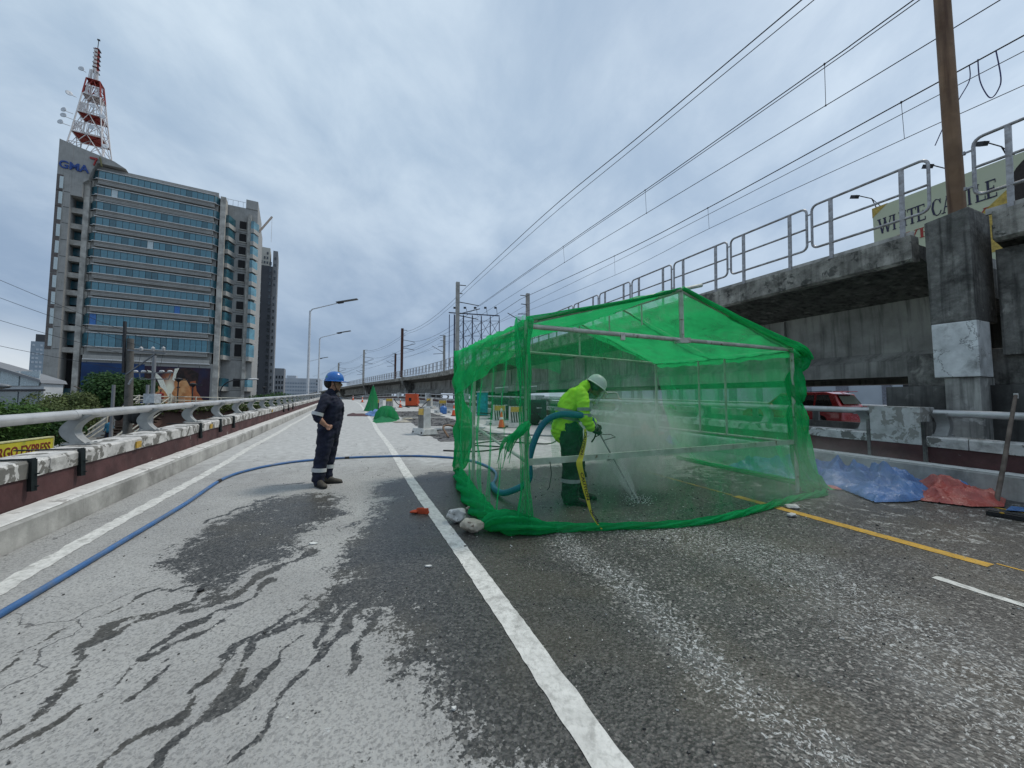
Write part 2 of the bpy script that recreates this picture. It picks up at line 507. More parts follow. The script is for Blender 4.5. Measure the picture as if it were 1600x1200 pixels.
    wcol = t.mix(t.ramp(t.noise(v0, 1.1, 3), .45, .62, 0, .35), wcol, (.085, .075, .055))
    c = t.mix(wmask, base, wcol)
    # white slurry speckle left by the water jet (anisotropic, runs along tyre tracks)
    sv = t.mapping(v, scale=(1.0, 1.0, 1))
    sn = t.noise(sv, 40, 5, .72, .8)
    sm = t.ramp(t.math('ADD', sn, t.math('MULTIPLY', speck, .20)), .70, .76)
    sm = t.math('MULTIPLY', sm, t.ramp(speck, .02, .25))
    c = t.mix(t.math('MULTIPLY', sm, .85), c, (.50, .51, .50))
    film = t.math('MULTIPLY', t.ramp(t.noise(v0, 3.0, 5), .4, .7), t.math('MULTIPLY', speck, .22))
    c = t.mix(film, c, (.22, .225, .22))
    dots = t.math('MULTIPLY', t.ramp(t.voro(v0, 17, 'F1'), .075, .045), t.ramp(wmask, .3, .9))
    c = t.mix(t.math('MULTIPLY', dots, .7), c, (.48, .47, .43))
    ro = t.ramp(wmask, 0, 1, .86, .42)
    hgt = t.math('ADD', t.math('MULTIPLY', fine, .6), t.math('MULTIPLY', t.voro(v0, 60, 'F1'), .7))
    hgt = t.math('SUBTRACT', hgt, t.math('ADD', t.math('MULTIPLY', pit, .8), crk))
    bp = t.n('ShaderNodeBump', {'Strength': .75, 'Distance': .006, 'Height': hgt})
    b = t.n('ShaderNodeBsdfPrincipled', {'Base Color': c, 'Roughness': ro, 'Specular IOR Level': .35, 'Normal': bp.outputs[0]})
    t.n('ShaderNodeOutputMaterial', {'Surface': b.outputs[0]})
    return m


ROAD = road_material()


def seg_dist(P, a, b):
    a, b = np.array(a), np.array(b)
    ab = b - a
    t = np.clip(((P - a) @ ab) / (ab @ ab + 1e-9), 0, 1)
    return np.linalg.norm(P - (a + t[:, None] * ab), axis=1), t


def poly_sd(P, poly):
    """signed distance, positive inside"""
    d = np.full(len(P), 1e9); ins = np.zeros(len(P), bool)
    n = len(poly)
    for i in range(n):
        a, b = poly[i], poly[(i + 1) % n]
        d = np.minimum(d, seg_dist(P, a, b)[0])
        cond = ((a[1] > P[:, 1]) != (b[1] > P[:, 1]))
        xi = (b[0] - a[0]) * (P[:, 1] - a[1]) / (b[1] - a[1] + 1e-12) + a[0]
        ins ^= cond & (P[:, 0] < xi)
    return np.where(ins, d, -d)


def sstep(x, a, b):
    t = np.clip((x - a) / (b - a), 0, 1); return t * t * (3 - 2 * t)


STREAKS = [
    ([(2.94, -1.65), (3.1, -1.59), (3.27, -1.54), (3.36, -1.42), (3.59, -1.37), (3.67, -1.22), (3.85, -1.0), (4.0, -.8)], .022),
    ([(2.42, -1.34), (2.53, -1.3), (2.69, -1.3), (2.94, -1.33), (3.02, -1.31), (3.27, -1.27), (3.38, -1.05), (3.5, -0.91), (3.76, -0.77), (3.95, -.6)], .03),
    ([(2.28, -1.26), (2.37, -1.18), (2.48, -1.09), (2.66, -1.05), (2.87, -1.0), (3.06, -0.91), (3.24, -0.8), (3.39, -0.61), (3.6, -.5)], .024),
    ([(2.1, -0.86), (2.21, -0.78), (2.44, -0.72), (2.53, -0.67), (2.72, -0.6), (2.87, -0.51), (3.11, -0.37), (3.39, -0.1)], .026),
    ([(2.04, -0.71), (2.17, -0.68), (2.3, -0.62), (2.49, -0.57), (2.74, -0.51), (2.92, -0.38)], .032),
    ([(1.93, -0.44), (2.08, -0.35), (2.28, -0.31), (2.46, -0.22), (2.67, -0.17), (2.88, -0.08), (3.12, 0.08)], .026),
    ([(2.31, 0.01), (2.48, 0.07), (2.71, 0.15), (2.89, 0.2), (3.0, .22)], .022),
    ([(2.80, -.98), (2.95, -.86), (3.12, -.76)], .02), ([(2.5, -.95), (2.62, -.9), (2.7, -.9)], .018),
    ([(5.4, -1.55), (5.9, -1.3), (6.3, -.95)], .03), ([(7.05, -1.3), (7.1, -.7)], .03),
    ([(3.3, -1.0), (3.45, -.75), (3.75, -.5), (4.1, -.3)], .05), ([(2.72, -.6), (2.95, -.35), (3.2, -.15), (3.5, .1)], .04), ([(2.46, -.22), (2.7, -.05), (3.0, .12), (3.4, .25)], .04), ([(3.02, -1.31), (3.3, -1.12), (3.6, -1.0), (3.9, -.95)], .025), ([(2.2, -.62), (2.5, -.42), (2.75, -.3)], .02),
]
PA = [(4.19, -1.57), (5.34, -1.59), (6.2, -1.24), (6.6, -0.6), (6.3, -0.04), (5.21, 0.12), (4.65, -0.27), (3.97, -0.28), (3.8, -0.55), (3.3, -0.74), (3.27, -0.98), (3.65, -1.18)]
PB = [(6.75, 0.33), (7.0, 1.0), (7.45, 1.5), (7.2, 9.6), (-2, 9.6), (-2, 1.2), (1.2, .85), (1.64, 0.42), (2.05, 0.35), (2.62, 0.3), (3.1, 0.13), (2.95, -0.16), (3.01, -0.32), (3.51, -0.1), (4.02, -0.02), (4.72, 0.11), (5.7, 0.40)]
TR1 = [(3.6, 2.1), (3.11, 1.98), (2.69, 2.05), (2.28, 2.01), (1.91, 1.94), (1.53, 1.86), (1.22, 1.89), (.6, 1.83), (-1, 1.8)]
TR2 = [(3.4, 3.2), (2.86, 3.52), (2.31, 3.73), (1.79, 3.55), (1.32, 3.28), (0.94, 3.12), (0.3, 2.7), (-1, 2.5)]


def surf_attr(P):
    W0 = P
    near = (P[:, 0] < 9) & (P[:, 0] > .5); P = P.copy(); wq = np.zeros((len(P), 2)); ii = np.nonzero(near)[0]
    for i in ii:
        s_, u_ = P[i]
        a_ = mnoise.noise_vector(Vector((s_ * 1.6, u_ * 1.6, .3))); b_ = mnoise.noise_vector(Vector((s_ * 6, u_ * 6, 4.3))); c_ = mnoise.noise_vector(Vector((s_ * 17, u_ * 17, 8.3)))
        wq[i] = (a_.x * .16 + b_.x * .07 + c_.x * .025, a_.y * .13 + b_.y * .06 + c_.y * .022)
    P += wq
    wet = sstep(poly_sd(P, PB) , -.55, .55) * .95
    wet = np.maximum(wet, sstep(poly_sd(P, PA), -.36, .46) * .74)
    # the right hand lanes are only damp
    damp = sstep(P[:, 1], 4.6, 5.8) * .30 + sstep(P[:, 0], 4.6, 7.2) * sstep(P[:, 1], 1.2, 2.0) * .25
    wet = wet - damp
    # hardly wetted stipple toward the bottom of the left lane
    wet = np.maximum(wet, .42 * sstep(P[:, 1], -.5, .5) * sstep(P[:, 0], 3.4, 1.2))
    for pts, wd in STREAKS:
        d = np.full(len(P), 9.0)
        for i in range(len(pts) - 1): d = np.minimum(d, seg_dist(P, pts[i], pts[i + 1])[0])
        wv = wd * (.62 + .55 * np.abs(np.sin(P[:, 0] * 7.3 + wd * 300)) * np.abs(np.sin(P[:, 0] * 2.9 + P[:, 1] * 4)) )
        wet = np.maximum(wet, .74 * sstep(d, wv * 2.0, wv * .3))
    P = W0; sp = np.zeros(len(P))
    for tr, wd, a in ((TR1, .24, .85), (TR2, .75, .8)):
        d = np.full(len(P), 9.0)
        for i in range(len(tr) - 1): d = np.minimum(d, seg_dist(P, tr[i], tr[i + 1])[0])
        sp = np.maximum(sp, a * sstep(d, wd * 1.5, wd * .2))
    sp = np.maximum(sp, .35 * sstep(P[:, 1], 1.5, 2.6) * sstep(P[:, 0], 5.2, 3.0) * sstep(P[:, 1], 6.2, 5))
    sp = np.maximum(sp, .30 * sstep(P[:, 1], .9, .2) * sstep(P[:, 0], 3.0, 1.5) * sstep(P[:, 1], -.9, 0))
    pale = sstep(P[:, 0], 5.8, 12.5)
    pale = np.maximum(pale, sstep(P[:, 0], 7.0, 9.0) * sstep(P[:, 1], .8, 1.6) * sstep(P[:, 1], 6.5, 4.5))
    return np.clip(wet, 0, 1), np.clip(sp, 0, 1), np.clip(pale, 0, 1)


UL, URR = -2.80, 9.20


def road_sheet(name, ss, us):
    ss, us = np.array(ss), np.array(us)
    S, U = np.meshgrid(ss, us, indexing='ij')
    r = [np.interp(S.ravel(), _S, _TAB[:, k]) for k in range(4)]
    Uf = U.ravel()
    V = np.stack([r[0] + Uf * np.cos(r[3]), r[1] - Uf * np.sin(r[3]), r[2]], 1)
    n, mm = len(ss), len(us)
    idx = np.arange(n * mm).reshape(n, mm)
    F = np.stack([idx[:-1, :-1], idx[:-1, 1:], idx[1:, 1:], idx[1:, :-1]], -1).reshape(-1, 4)
    me = bpy.data.meshes.new(name)
    me.vertices.add(len(V)); me.vertices.foreach_set('co', V.astype('f').ravel())
    me.loops.add(F.size); me.loops.foreach_set('vertex_index', F.astype('i').ravel())
    me.polygons.add(len(F)); me.polygons.foreach_set('loop_start', np.arange(0, F.size, 4, dtype='i'))
    me.update(calc_edges=True)
    me.validate()
    P = np.stack([S.ravel(), Uf], 1)
    we, sp, pa = surf_attr(P)
    ca = me.color_attributes.new('surf', 'FLOAT_COLOR', 'POINT')
    ca.data.foreach_set('color', np.stack([we, sp, pa, np.ones(len(we))], 1).astype('f').ravel())
    uvl = me.uv_layers.new(name='su')
    li = np.zeros(len(me.loops), 'i'); me.loops.foreach_get('vertex_index', li)
    uvl.data.foreach_set('uv', P[li][:, ::-1].astype('f').ravel())
    me.materials.append(ROAD)
    o = bpy.data.objects.new(name, me); C.objects.link(o)
    o['kind'] = 'structure'
    return o


# one sheet: fine steps where the camera stands, coarse steps further on
ss = list(np.arange(-14, .6, .6)) + list(np.arange(.6, 8.4, .035)) + list(np.arange(8.4, 40, .5)) + list(np.arange(40, 330, 4))
us = list(np.arange(UL, 4.6, .03)) + list(np.linspace(4.6, URR, 60))
road = road_sheet('road_surface', ss, us)

# flyover deck slab under the surface and its outer faces
RS = list(np.arange(-14, 40, 3)) + list(np.arange(40, 331, 5))
deck = MB(); deck.sweep([(-3.65, -.02), (10.25, -.02), (10.25, -.55), (8.2, -1.4), (-1.8, -1.4), (-3.65, -.55)], lambda s, a, b: W(s, a, b), RS)
tag(deck.build('flyover_deck', CON), kind='structure')


def strip(name, u0, wd, s0, s1, matl, jag=.012, step=.05, lift=.004, ragged=0.0, taper=False):
    mb = MB(); ts = list(np.arange(s0, min(s1, 14), step)) + list(np.arange(max(14, s0), s1, 1.0)) if s1 > 14 else list(np.arange(s0, s1 + step, step))
    vs = []
    for t in ts:
        uc = u0(t) if callable(u0) else u0
        j1 = (mnoise.noise(Vector((t * 6, 3.3, uc))) * jag * .5 + mnoise.noise(Vector((t * 31, 1.3, uc))) * jag * .6)
        j2 = (mnoise.noise(Vector((t * 6, 9.3, uc))) * jag * .5 + mnoise.noise(Vector((t * 31, 5.3, uc))) * jag * .6)
        ww = wd
        if ragged: ww = wd * (1 - ragged * max(0, mnoise.noise(Vector((t * 2.2, .5, 0)))))
        vs += [W(t, uc - wd / 2 + j1, lift), W(t, uc - wd / 2 + ww + j2, lift)]
    mb.add(vs, [(2 * i, 2 * i + 1, 2 * i + 3, 2 * i + 2) for i in range(len(ts) - 1)])
    o = mb.build(name, matl); tag(o, kind='structure'); return o


LINE = mat('lane_paint', (.60, .595, .56), .75, var=.12, scale=9, bump=.5, bscale=60, patch=(.40, .395, .37), patch_at=(.52, .66), patch_scale=8, dirt=(.22, .22, .2), dirt_amt=.5, dirt_scale=26)
YLINE = mat('yellow_paint', (.52, .30, .035), .75, var=.15, scale=8, bump=.4, bscale=60, dirt=(.16, .12, .05), dirt_amt=.7, dirt_scale=16)
strip('lane_marking', lambda t: .985 + .02 * math.sin(t * .7), .155, -3, 130, LINE)
strip('edge_marking', lambda t: -2.35 + .02 * math.sin(t * .9), .15, -3, 130, LINE, jag=.035)
strip('yellow_marking', 5.37, .06, 4.15, 6.6, mat('yellow_paint_worn', (.28, .19, .05), .8, var=.2, dirt=(.10, .095, .08), dirt_amt=.95, dirt_scale=9), jag=.02)
strip('yellow_marking', 5.38, .15, 1.62, 4.1, YLINE, jag=.008)
strip('yellow_marking', 5.50, .03, 1.42, 1.60, YLINE, jag=.01)
strip('yellow_marking', 8.35, .06, 1.2, 3.0, YLINE, jag=.01)
strip('dash_marking', 4.58, .085, .35, 1.66, LINE, jag=.02)
strip('dash_marking', 4.58, .10, 12, 16, LINE, jag=.02)
strip('edge_marking', 8.95, .10, 14, 120, LINE, jag=.01)

# milled patches ahead
MILL = mat('milled_asphalt', (.085, .085, .09), .9, var=.6, scale=5, bump=1.0, bscale=18, dirt=(.17, .16, .14), dirt_amt=.8, dirt_scale=2.2, patch=(.32, .32, .31), patch_at=(.60, .66), patch_scale=6, bdist=.05)
MILL2 = mat('pale_cut_edge', (.50, .50, .48), .85, var=.12, scale=4)
for (a, b, c_, d_) in ((11.65, 16.3, 2.55, 5.0), (17.0, 22.5, 2.7, 5.3), (23.2, 30.5, 2.75, 5.4)):
    mb = MB()
    n = 14
    out = []
    for k in range(n): out.append((a + (b - a) * k / n, c_ + random.uniform(-.05, .05)))
    for k in range(5): out.append((b + random.uniform(-.05, .05), c_ + (d_ - c_) * k / 5))
    for k in range(n): out.append((b + (a - b) * k / n, d_ + random.uniform(-.05, .05)))
    for k in range(5): out.append((a + random.uniform(-.06, .06), d_ + (c_ - d_) * k / 5))
    mb.add([W(p[0], p[1], .005) for p in out], [tuple(range(len(out)))])
    # rough broken floor: small raised clods
    for k in range(160):
        p = W(random.uniform(a + .2, b - .2), random.uniform(c_ + .1, d_ - .1), .008); r = random.uniform(.02, .07)
        mb.box(p, (r * 1.6, r, r * .6), random.uniform(0, 3))
    tag(mb.build('milled_patch', MILL), kind='structure')
for u0, s0, s1 in ((5.62, 10, 31),):
    strip('slurry_edge', u0, .45, s0, s1, MILL2, jag=.05)

# ------------------------------------------------------------------ barriers
def barrier(side, name, label, u_face, dz, s0, s1, gaps=()):
    """side=-1 left, +1 right. kerb, wall, coping; u_face is the traffic face of the wall"""
    g = side
    ss_ = [s for s in list(np.arange(s0, 40, 1.0)) + list(np.arange(40, s1, 3.0))]
    k = MB(); ku = UL if g < 0 else URR
    k.sweep([(0, -.3), (.03, .21 + dz), (.06, .236 + dz), (abs(u_face - ku) - .003, .245 + dz), (abs(u_face - ku) - .003, -.3)], lambda s, a, b: W(s, ku + g * (a + .006 * mnoise.noise(Vector((s * 2.1, b * 9, 1)))), b + .006 * mnoise.noise(Vector((s * 1.7, a * 7, 2)))), list(np.arange(s0, 16, .25)) + list(np.arange(16, s1, 2.5)))
    tag(k.build('kerb', KERB), kind='structure')
    kt = MB(); kt.sweep([(.055, .239 + dz), (abs(u_face - ku) - .01, .2475 + dz), (abs(u_face - ku) - .01, .254 + dz), (.07, .250 + dz)], lambda s, a, b: W(s, ku + g * (a + .018 * mnoise.noise(Vector((s * 3.1, 3, 1)))), b + .004 * mnoise.noise(Vector((s * 1.7, a * 7, 2)))), list(np.arange(s0, 16, .25)) + list(np.arange(16, s1, 2.5)))
    tag(kt.build('kerb_top', KERB_TOP), kind='structure')
    base = W(s0 + 8, u_face)
    t = thing(name, label, 'barrier', base)
    wl = MB(); wl.sweep([(0, .1), (0, .54 + dz), (.36, .54 + dz), (.36, -.6)], lambda s, a, b: W(s, u_face + g * a, b), ss_)
    wl.build('wall_face', MAROON, t)
    segs = []
    s = s0
    while s < s1:
        e = min(s + (3.0 if s < 40 else 12), s1); segs.append((s, e)); s = e
    for a0, b0 in segs:
        cp = MB(); tt = np.linspace(a0 + .006, b0 - .006, max(2, int((b0 - a0) / .25)) if a0 < 16 else 3)
        cp.sweep([(-.022, .535 + dz), (-.028, .69 + dz), (-.005, .715 + dz), (.36, .72 + dz), (.385, .7 + dz), (.385, .5 + dz)],
                 lambda s, a, b: W(s, u_face + g * (a + .012 * mnoise.noise(Vector((s * 3.3, a * 5, b * 6)))), b + (.018 * mnoise.noise(Vector((s * 4.3, 7, 2))) if b < .6 + dz else .008 * mnoise.noise(Vector((s * 2, a * 4, 2))))), tt)
        cp.build('coping', COPING, t)
    return t


barrier(-1, 'parapet_wall', 'low maroon parapet with flaking white coping along the left edge of the flyover', -3.12, 0.0, -6, 190)
barrier(1, 'parapet_wall', 'low maroon parapet with white coping below the elevated railway', 9.50, .13, -6, 190)


def bracket_mesh():
    """curved C shaped casting: local x towards the traffic, z up, origin on the coping"""
    mb = MB()
    pts = []
    n = 9
    for k in range(n + 1):
        t = k / n
        z = .40 * t
        xx = .13 - .16 * math.sin(PI * t) + .04 * t
        pts.append((xx, z))
    front = pts
    back = [(x - .12 - .02 * math.cos(PI * i / n), z) for i, (x, z) in enumerate(pts)]
    W2 = .085
    for wy, x_in in ((W2, 0),):
        mb.grid(lambda a, b: Vector((front[int(round(b * n))][0], (a * 2 - 1) * W2 * (1 + .1 * abs(b - .5)), front[int(round(b * n))][1])), 3, n)
        mb.grid(lambda a, b: Vector((front[int(round(b * n))][0] - .014, (a * 2 - 1) * W2 * (1 + .1 * abs(b - .5)), front[int(round(b * n))][1])), 3, n)
    for sgn in (-1, 1):
        y0 = sgn * W2
        for yy in (y0, y0 - sgn * .012):
            mb.add([Vector((p[0], yy, p[1])) for p in front] + [Vector((p[0] - .15, yy, p[1])) for p in front],
                   [(i, i + 1, n + 2 + i, n + 1 + i) for i in range(n)])
        mb.add([Vector((p[0] - .15, y0, p[1])) for p in front] + [Vector((p[0] - .15, y0 - sgn * .012, p[1])) for p in front],
               [(i, i + 1, n + 2 + i, n + 1 + i) for i in range(n)])
    mb.box((.03, 0, .008), (.30, .22, .016))
    mb.box((-.02, 0, .405), (.20, .2, .012))
    for sx in (-.08, .14):
        for sy in (-.085, .085): mb.box((sx, sy, .022), (.03, .03, .02), .4)
    return mb


BRK = bracket_mesh().mesh('bracket', BRACKET)


def guard_rail(name, label, u, dz, side, brs, s0, s1, joint_ofs=.0):
    t = thing(name, label, 'guard rail', W(s0 + 8, u, .72 + dz))
    b0 = t.location
    for s in brs:
        p = W(s, u, .72 + dz) - b0
        rz = road_rot(s) + (0 if side < 0 else PI)
        link_mesh('bracket', BRK, t, p, rz)
    # pipe lengths, joined in sleeves just beyond every second bracket
    joints = [s0] + [s for i, s in enumerate(brs) if i % 2 == 0 and s0 < s < s1] + [s1]
    for a0, b1 in zip(joints[:-1], joints[1:]):
        if b1 - a0 < .2: continue
        n = max(2, int((b1 - a0) / (2 if a0 < 40 else 5)) + 1)
        mb = MB(); mb.tube([W(q, u, 1.17 - .045 + dz) for q in np.linspace(a0 + .006, b1 - .006, n)], .064, 20)
        mb.build('rail_pipe', PIPE, t)
        if a0 > s0 and a0 < 60:
            mb = MB(); mb.tube([W(q, u, 1.17 - .045 + dz) for q in (a0 - .17, a0 + .02)], .0675, 20)
            mb.build('sleeve', PIPE, t)
    return t


LB = [3.0, 5.1, 7.15] + [9.15 + 2.0 * k for k in range(16)] + [42 + 3 * k for k in range(40)]
guard_rail('guard_rail', 'thick grey pipe rail on curved brackets over the left parapet', -3.42, 0, -1, LB, -6, 165)
RBn = [3.42, 1.4, -.6, -2.6]
guard_rail('guard_rail', 'short grey pipe rail in front of the black railway pier, right of the concrete block', 9.85, .13, 1, sorted(RBn), -6, 3.52)
RBf = [4.55] + [6.6 + 2.0 * k for k in range(17)] + [42 + 3 * k for k in range(40)]
guard_rail('guard_rail', 'long grey pipe rail behind the green tent, running up to the horizon', 9.85, .13, 1, RBf, 4.35, 165)

# concrete block between the two rails on the right
pb = thing('parapet_pillar', 'pale concrete block with flaking paint interrupting the right parapet', 'pillar', W(3.95, 9.6))
mb = MB(); mb.prism([(3.56, 9.46), (4.30, 9.46), (4.30, 9.98), (3.56, 9.98)], lambda s, u: W(s, u, .68), lambda s, u: W(s, u, 1.36))
mb.build('block', mat('block_flaking', (.50, .50, .48), .85, var=.12, scale=3, bump=.6, bscale=12, patch=(.27, .265, .24), patch_at=(.51, .53), patch_scale=4.2, dirt=(.2, .2, .18), dirt_amt=.5, dirt_scale=5, streak=.25), pb, bevel=.012)
mb = MB(); mb.prism([(3.56, 9.465), (4.30, 9.465), (4.30, 9.95), (3.56, 9.95)], lambda s, u: W(s, u, .2), lambda s, u: W(s, u, .678))
mb.build('painted_base', MAROON, pb)
for q in (3.53, 4.33):
    mb = MB(); mb.prism([(q - .025, 9.455), (q + .025, 9.455), (q + .025, 9.9), (q - .025, 9.9)], lambda s, u: W(s, u, .3), lambda s, u: W(s, u, 1.1))
    mb.build('joint_filler', CON_DK, pb)
# further concrete pillars of the right parapet (every span)
for i, q in enumerate((19.5, 34.5, 52.0, 72.0)):
    o = MB(); o.prism([(q - .35, 9.44), (q + .35, 9.44), (q + .35, 9.99), (q - .35, 9.99)], lambda s, u: W(s, u, .5), lambda s, u: W(s, u, 1.42))
    tag(o.build('parapet_pillar', WHITEW, bevel=.015), ['pale concrete block in the right parapet beside the two cones by the tent', 'pale concrete block in the right parapet left of the orange generator', 'distant pale block in the right parapet below the second railway mast', 'farthest pale block in the right parapet near the crest'][i], 'pillar')

# black hose hooks over the left parapet
HOOK = mat('hook_paint', (.02, .028, .03), .45, .4, var=.2)
for i, q in enumerate((5.72, 6.52, 10.6, 12.0, 13.2, 22.0, 23.6, 25.2)):
    mb = MB()
    hh = lambda a, b: W(q, -3.12 + a, b)
    mb.bar(hh(-.55, .733), hh(.04, .733), .045, .014); mb.bar(hh(.045, .745), hh(.045, .40), .014, .05, up=(W(q + 1, 0) - W(q, 0)))
    mb.bar(hh(.036, .735), hh(.05, .40), .05, .05)
    for b in (.45, .58): mb.tube([hh(.045, b), hh(.10, b)], .008, 6)
    o = mb.build('cable_hook', HOOK)
    tag(o, ['black steel hook over the left parapet nearest the camera', 'second black steel hook over the left parapet, left of the yellow sign edge', 'black hook on the left parapet just left of the yellow mark', 'black hook on the left parapet just right of the yellow mark',
            'black hook on the left parapet, third beyond the yellow sign', 'first of three small far hooks on the left parapet', 'middle of three small far hooks on the left parapet', 'last of three small far hooks on the left parapet'][i], 'hook', 'black hooks over the left parapet')
for q, lab in ((7.9, 'yellow reflector plate on the coping near the first big bracket'), (11.3, 'yellow reflector plate on the coping between two black hooks'), (19.0, 'small far yellow reflector plate on the left coping')):
    mb = MB(); mb.prism([(q - .07, .56), (q + .07, .56), (q + .07, .66), (q - .07, .66)], lambda s, b: W(s, -3.085, b), lambda s, b: W(s, -3.065, b))
    tag(mb.build('reflector', mat('reflector_yellow', (.50, .31, .04), .5, dirt=(.2, .12, .04), dirt_amt=.6, dirt_scale=30)), lab, 'reflector', 'yellow reflectors on the left parapet')
mb = MB(); mb.prism([(5.45, .75), (5.65, .75), (5.65, .85), (5.45, .85)], lambda s, b: W(s, 9.465, b), lambda s, b: W(s, 9.445, b))
tag(mb.build('reflector', mat('reflector_gold', (.40, .25, .05), .5, dirt=(.1, .06, .03), dirt_amt=.6, dirt_scale=30)), 'weathered gold number plate on the right parapet beside the tent', 'reflector')

# ------------------------------------------------------------------ street level
mb = MB(); mb.add([(-3000, -400, -5.6), (3000, -400, -5.6), (3000, 5000, -5.6), (-3000, 5000, -5.6)], [(0, 1, 2, 3)])
tag(mb.build('ground', mat('ground_dust', (.16, .16, .15), .95, var=.3, scale=.02, bump=0)), kind='structure')
mb = MB(); mb.sweep([(-14, -5.59), (-4.2, -5.59)], lambda s, a, b: Vector((W(s, a).x, W(s, a).y, b)), RS, closed=False)
tag(mb.build('street', ASPH_FAR), kind='structure')
mb = MB(); mb.sweep([(11, -5.58), (40, -5.58)], lambda s, a, b: Vector((W(s, a).x, W(s, a).y, b)), RS, closed=False)
tag(mb.build('street', ASPH_FAR), kind='structure')
# ------------------------------------------------------------------ elevated railway
MS = list(np.arange(4.0, 60, 2.0)) + list(np.arange(60, 250, 5.0))
MSb = list(np.arange(-30, 3.1, 2.0)) + [3.0]


def viaduct(label, ts, q):
    t = thing('railway_viaduct', label, 'viaduct', M(ts[0]) - Vector((0, 0, 10)))
    e = MB(); tf = np.arange(ts[0], min(ts[-1], 40), .35); tf = list(tf) + [x for x in ts if x > 40]
    e.sweep([(0, 0), (0, -.50), (.06, -.56), (.32, -.52), (.32, 0)], lambda m, a, b: M(m, a + .02 * mnoise.noise(Vector((m * 2, b * 5, 1))), b + .02 * mnoise.noise(Vector((m * 1.6, a * 5, 4)))), tf)
    e.build('edge_beam', CON_EDGE, t)
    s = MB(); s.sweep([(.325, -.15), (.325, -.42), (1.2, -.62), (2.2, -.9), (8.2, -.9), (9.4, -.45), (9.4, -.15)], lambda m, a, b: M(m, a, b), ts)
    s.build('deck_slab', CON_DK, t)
    g = MB(); g.sweep([(2.2, -.905), (2.25, -1.6), (2.25, -2.2), (1.95, -2.45), (1.95, -2.85), (2.9, -2.85), (2.9, -.905)], lambda m, a, b: M(m, a, b), ts)
    g.build('girder', CON_GIR, t)
    g = MB(); g.sweep([(7.0, -.905), (7.0, -2.85), (7.9, -2.85), (7.9, -.905)], lambda m, a, b: M(m, a, b), ts)
    g.build('girder', CON_GIR, t)
    p = MB(); p.sweep([(.10, .002), (.10, .11), (.16, .11), (.16, .002)], lambda m, a, b: M(m, a, b), ts)
    p.build('cable_trough', CON_LT, t)
    p = MB(); p.sweep([(3.2, -.148), (3.2, .10), (6.2, .10), (6.2, -.148)], lambda m, a, b: M(m, a, b), ts)
    p.build('track_bed', CON, t)
    # stiffening ribs on the girder
    for m in np.arange(ts[0] + 4, min(ts[-1], 120), 11.5):
        r = MB(); r.prism([(m - .09, 0), (m + .09, 0), (m + .09, 1), (m - .09, 1)], lambda a, b: M(a, 2.12, -2.44 + b * 1.5), lambda a, b: M(a, 2.26, -2.44 + b * 1.5))
        r.build('rib', CON_GIR, t)


viaduct('elevated railway deck with mouldy concrete edge, rising left to the horizon behind the tent', MS, 0)
viaduct('near span of the elevated railway deck right of the whitewashed pier', MSb, 1)


def pier(m, label, near=False):
    t = thing('railway_pier', label, 'pier', M(m, 0, 0) * 1.0 + Vector((0, 0, -10.9)))
    f = lambda a, o_, h: M(m + a, o_, h)
    if near:
        zb = 2.11 - 5.05
        b = MB(); b.prism([(-.31, .0), (.30, .0), (.30, .9), (-.31, .9)], lambda a, o_: f(a, o_ - .12, -1.95), lambda a, o_: f(a, o_ - .12, .12 + .08 * (a < 0)))
        b.build('mast_pedestal', CON_DK, t, bevel=.03)
        b = MB(); b.prism([(-.312, -.003), (.29, -.003), (.29, .55), (-.312, .55)], lambda a, o_: f(a, o_ - .12, -3.0), lambda a, o_: f(a, o_ - .12, -1.952 + (.0 if a > 0 else 0)))
        b.build('whitewashed_band', WHITEW_C, t, bevel=.02)
        b = MB(); b.prism([(-.28, .06), (.18, .06), (.18, .7), (-.28, .7)], lambda a, o_: f(a, o_ - .12, -6.5), lambda a, o_: f(a, o_ - .12, -3.003))
        b.build('stained_column', STAINED, t, bevel=.02)
        b = MB(); b.prism([(-.9, .35), (-.46, .35), (-.46, 1.4), (-.9, 1.4)], lambda a, o_: f(a, o_, -2.6), lambda a, o_: f(a, o_, -.62))
        b.build('corbel', CON_DK, t, bevel=.02)
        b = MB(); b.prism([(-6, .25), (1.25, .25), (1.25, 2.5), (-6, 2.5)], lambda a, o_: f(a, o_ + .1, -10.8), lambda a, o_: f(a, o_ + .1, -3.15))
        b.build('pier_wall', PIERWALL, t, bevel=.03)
        b = MB(); b.prism([(-6, .45), (.95, .45), (.95, 2.3), (-6, 2.3)], lambda a, o_: f(a, o_ + .1, -3.148), lambda a, o_: f(a, o_ + .1, -2.45))
        b.build('bearing_beam', CON_DK, t, bevel=.03)
        return t
    b = MB(); b.prism([(-.45, -.1), (.45, -.1), (.45, .9), (-.45, .9)], lambda a, o_: f(a, o_, -.62), lambda a, o_: f(a, o_, .25)); b.build('mast_pedestal', CON_EDGE, t)
    b = MB(); b.prism([(0.0, -.62), (2.4, -.62), (2.4, -3.1), (1.5, -3.1), (.5, -1.9), (0.0, -1.0)], lambda o_, h: f(-.8, o_, h), lambda o_, h: f(.8, o_, h)); b.build('corbel', CON_DK, t)
    b = MB(); b.prism([(-.8, 1.6), (.8, 1.6), (.8, 7.8), (-.8, 7.8)], lambda a, o_: f(a, o_, -10.9 - 3), lambda a, o_: f(a, o_, -2.86)); b.build('column', CON, t)
    for o_ in (.55, .95):
        b = MB(); b.tube([f(-.6, o_, -1.6), f(-.6, o_, -9)], .09, 8); b.build('drain_pipe', WHITEW, t)
    return t


WHITEW_C = None


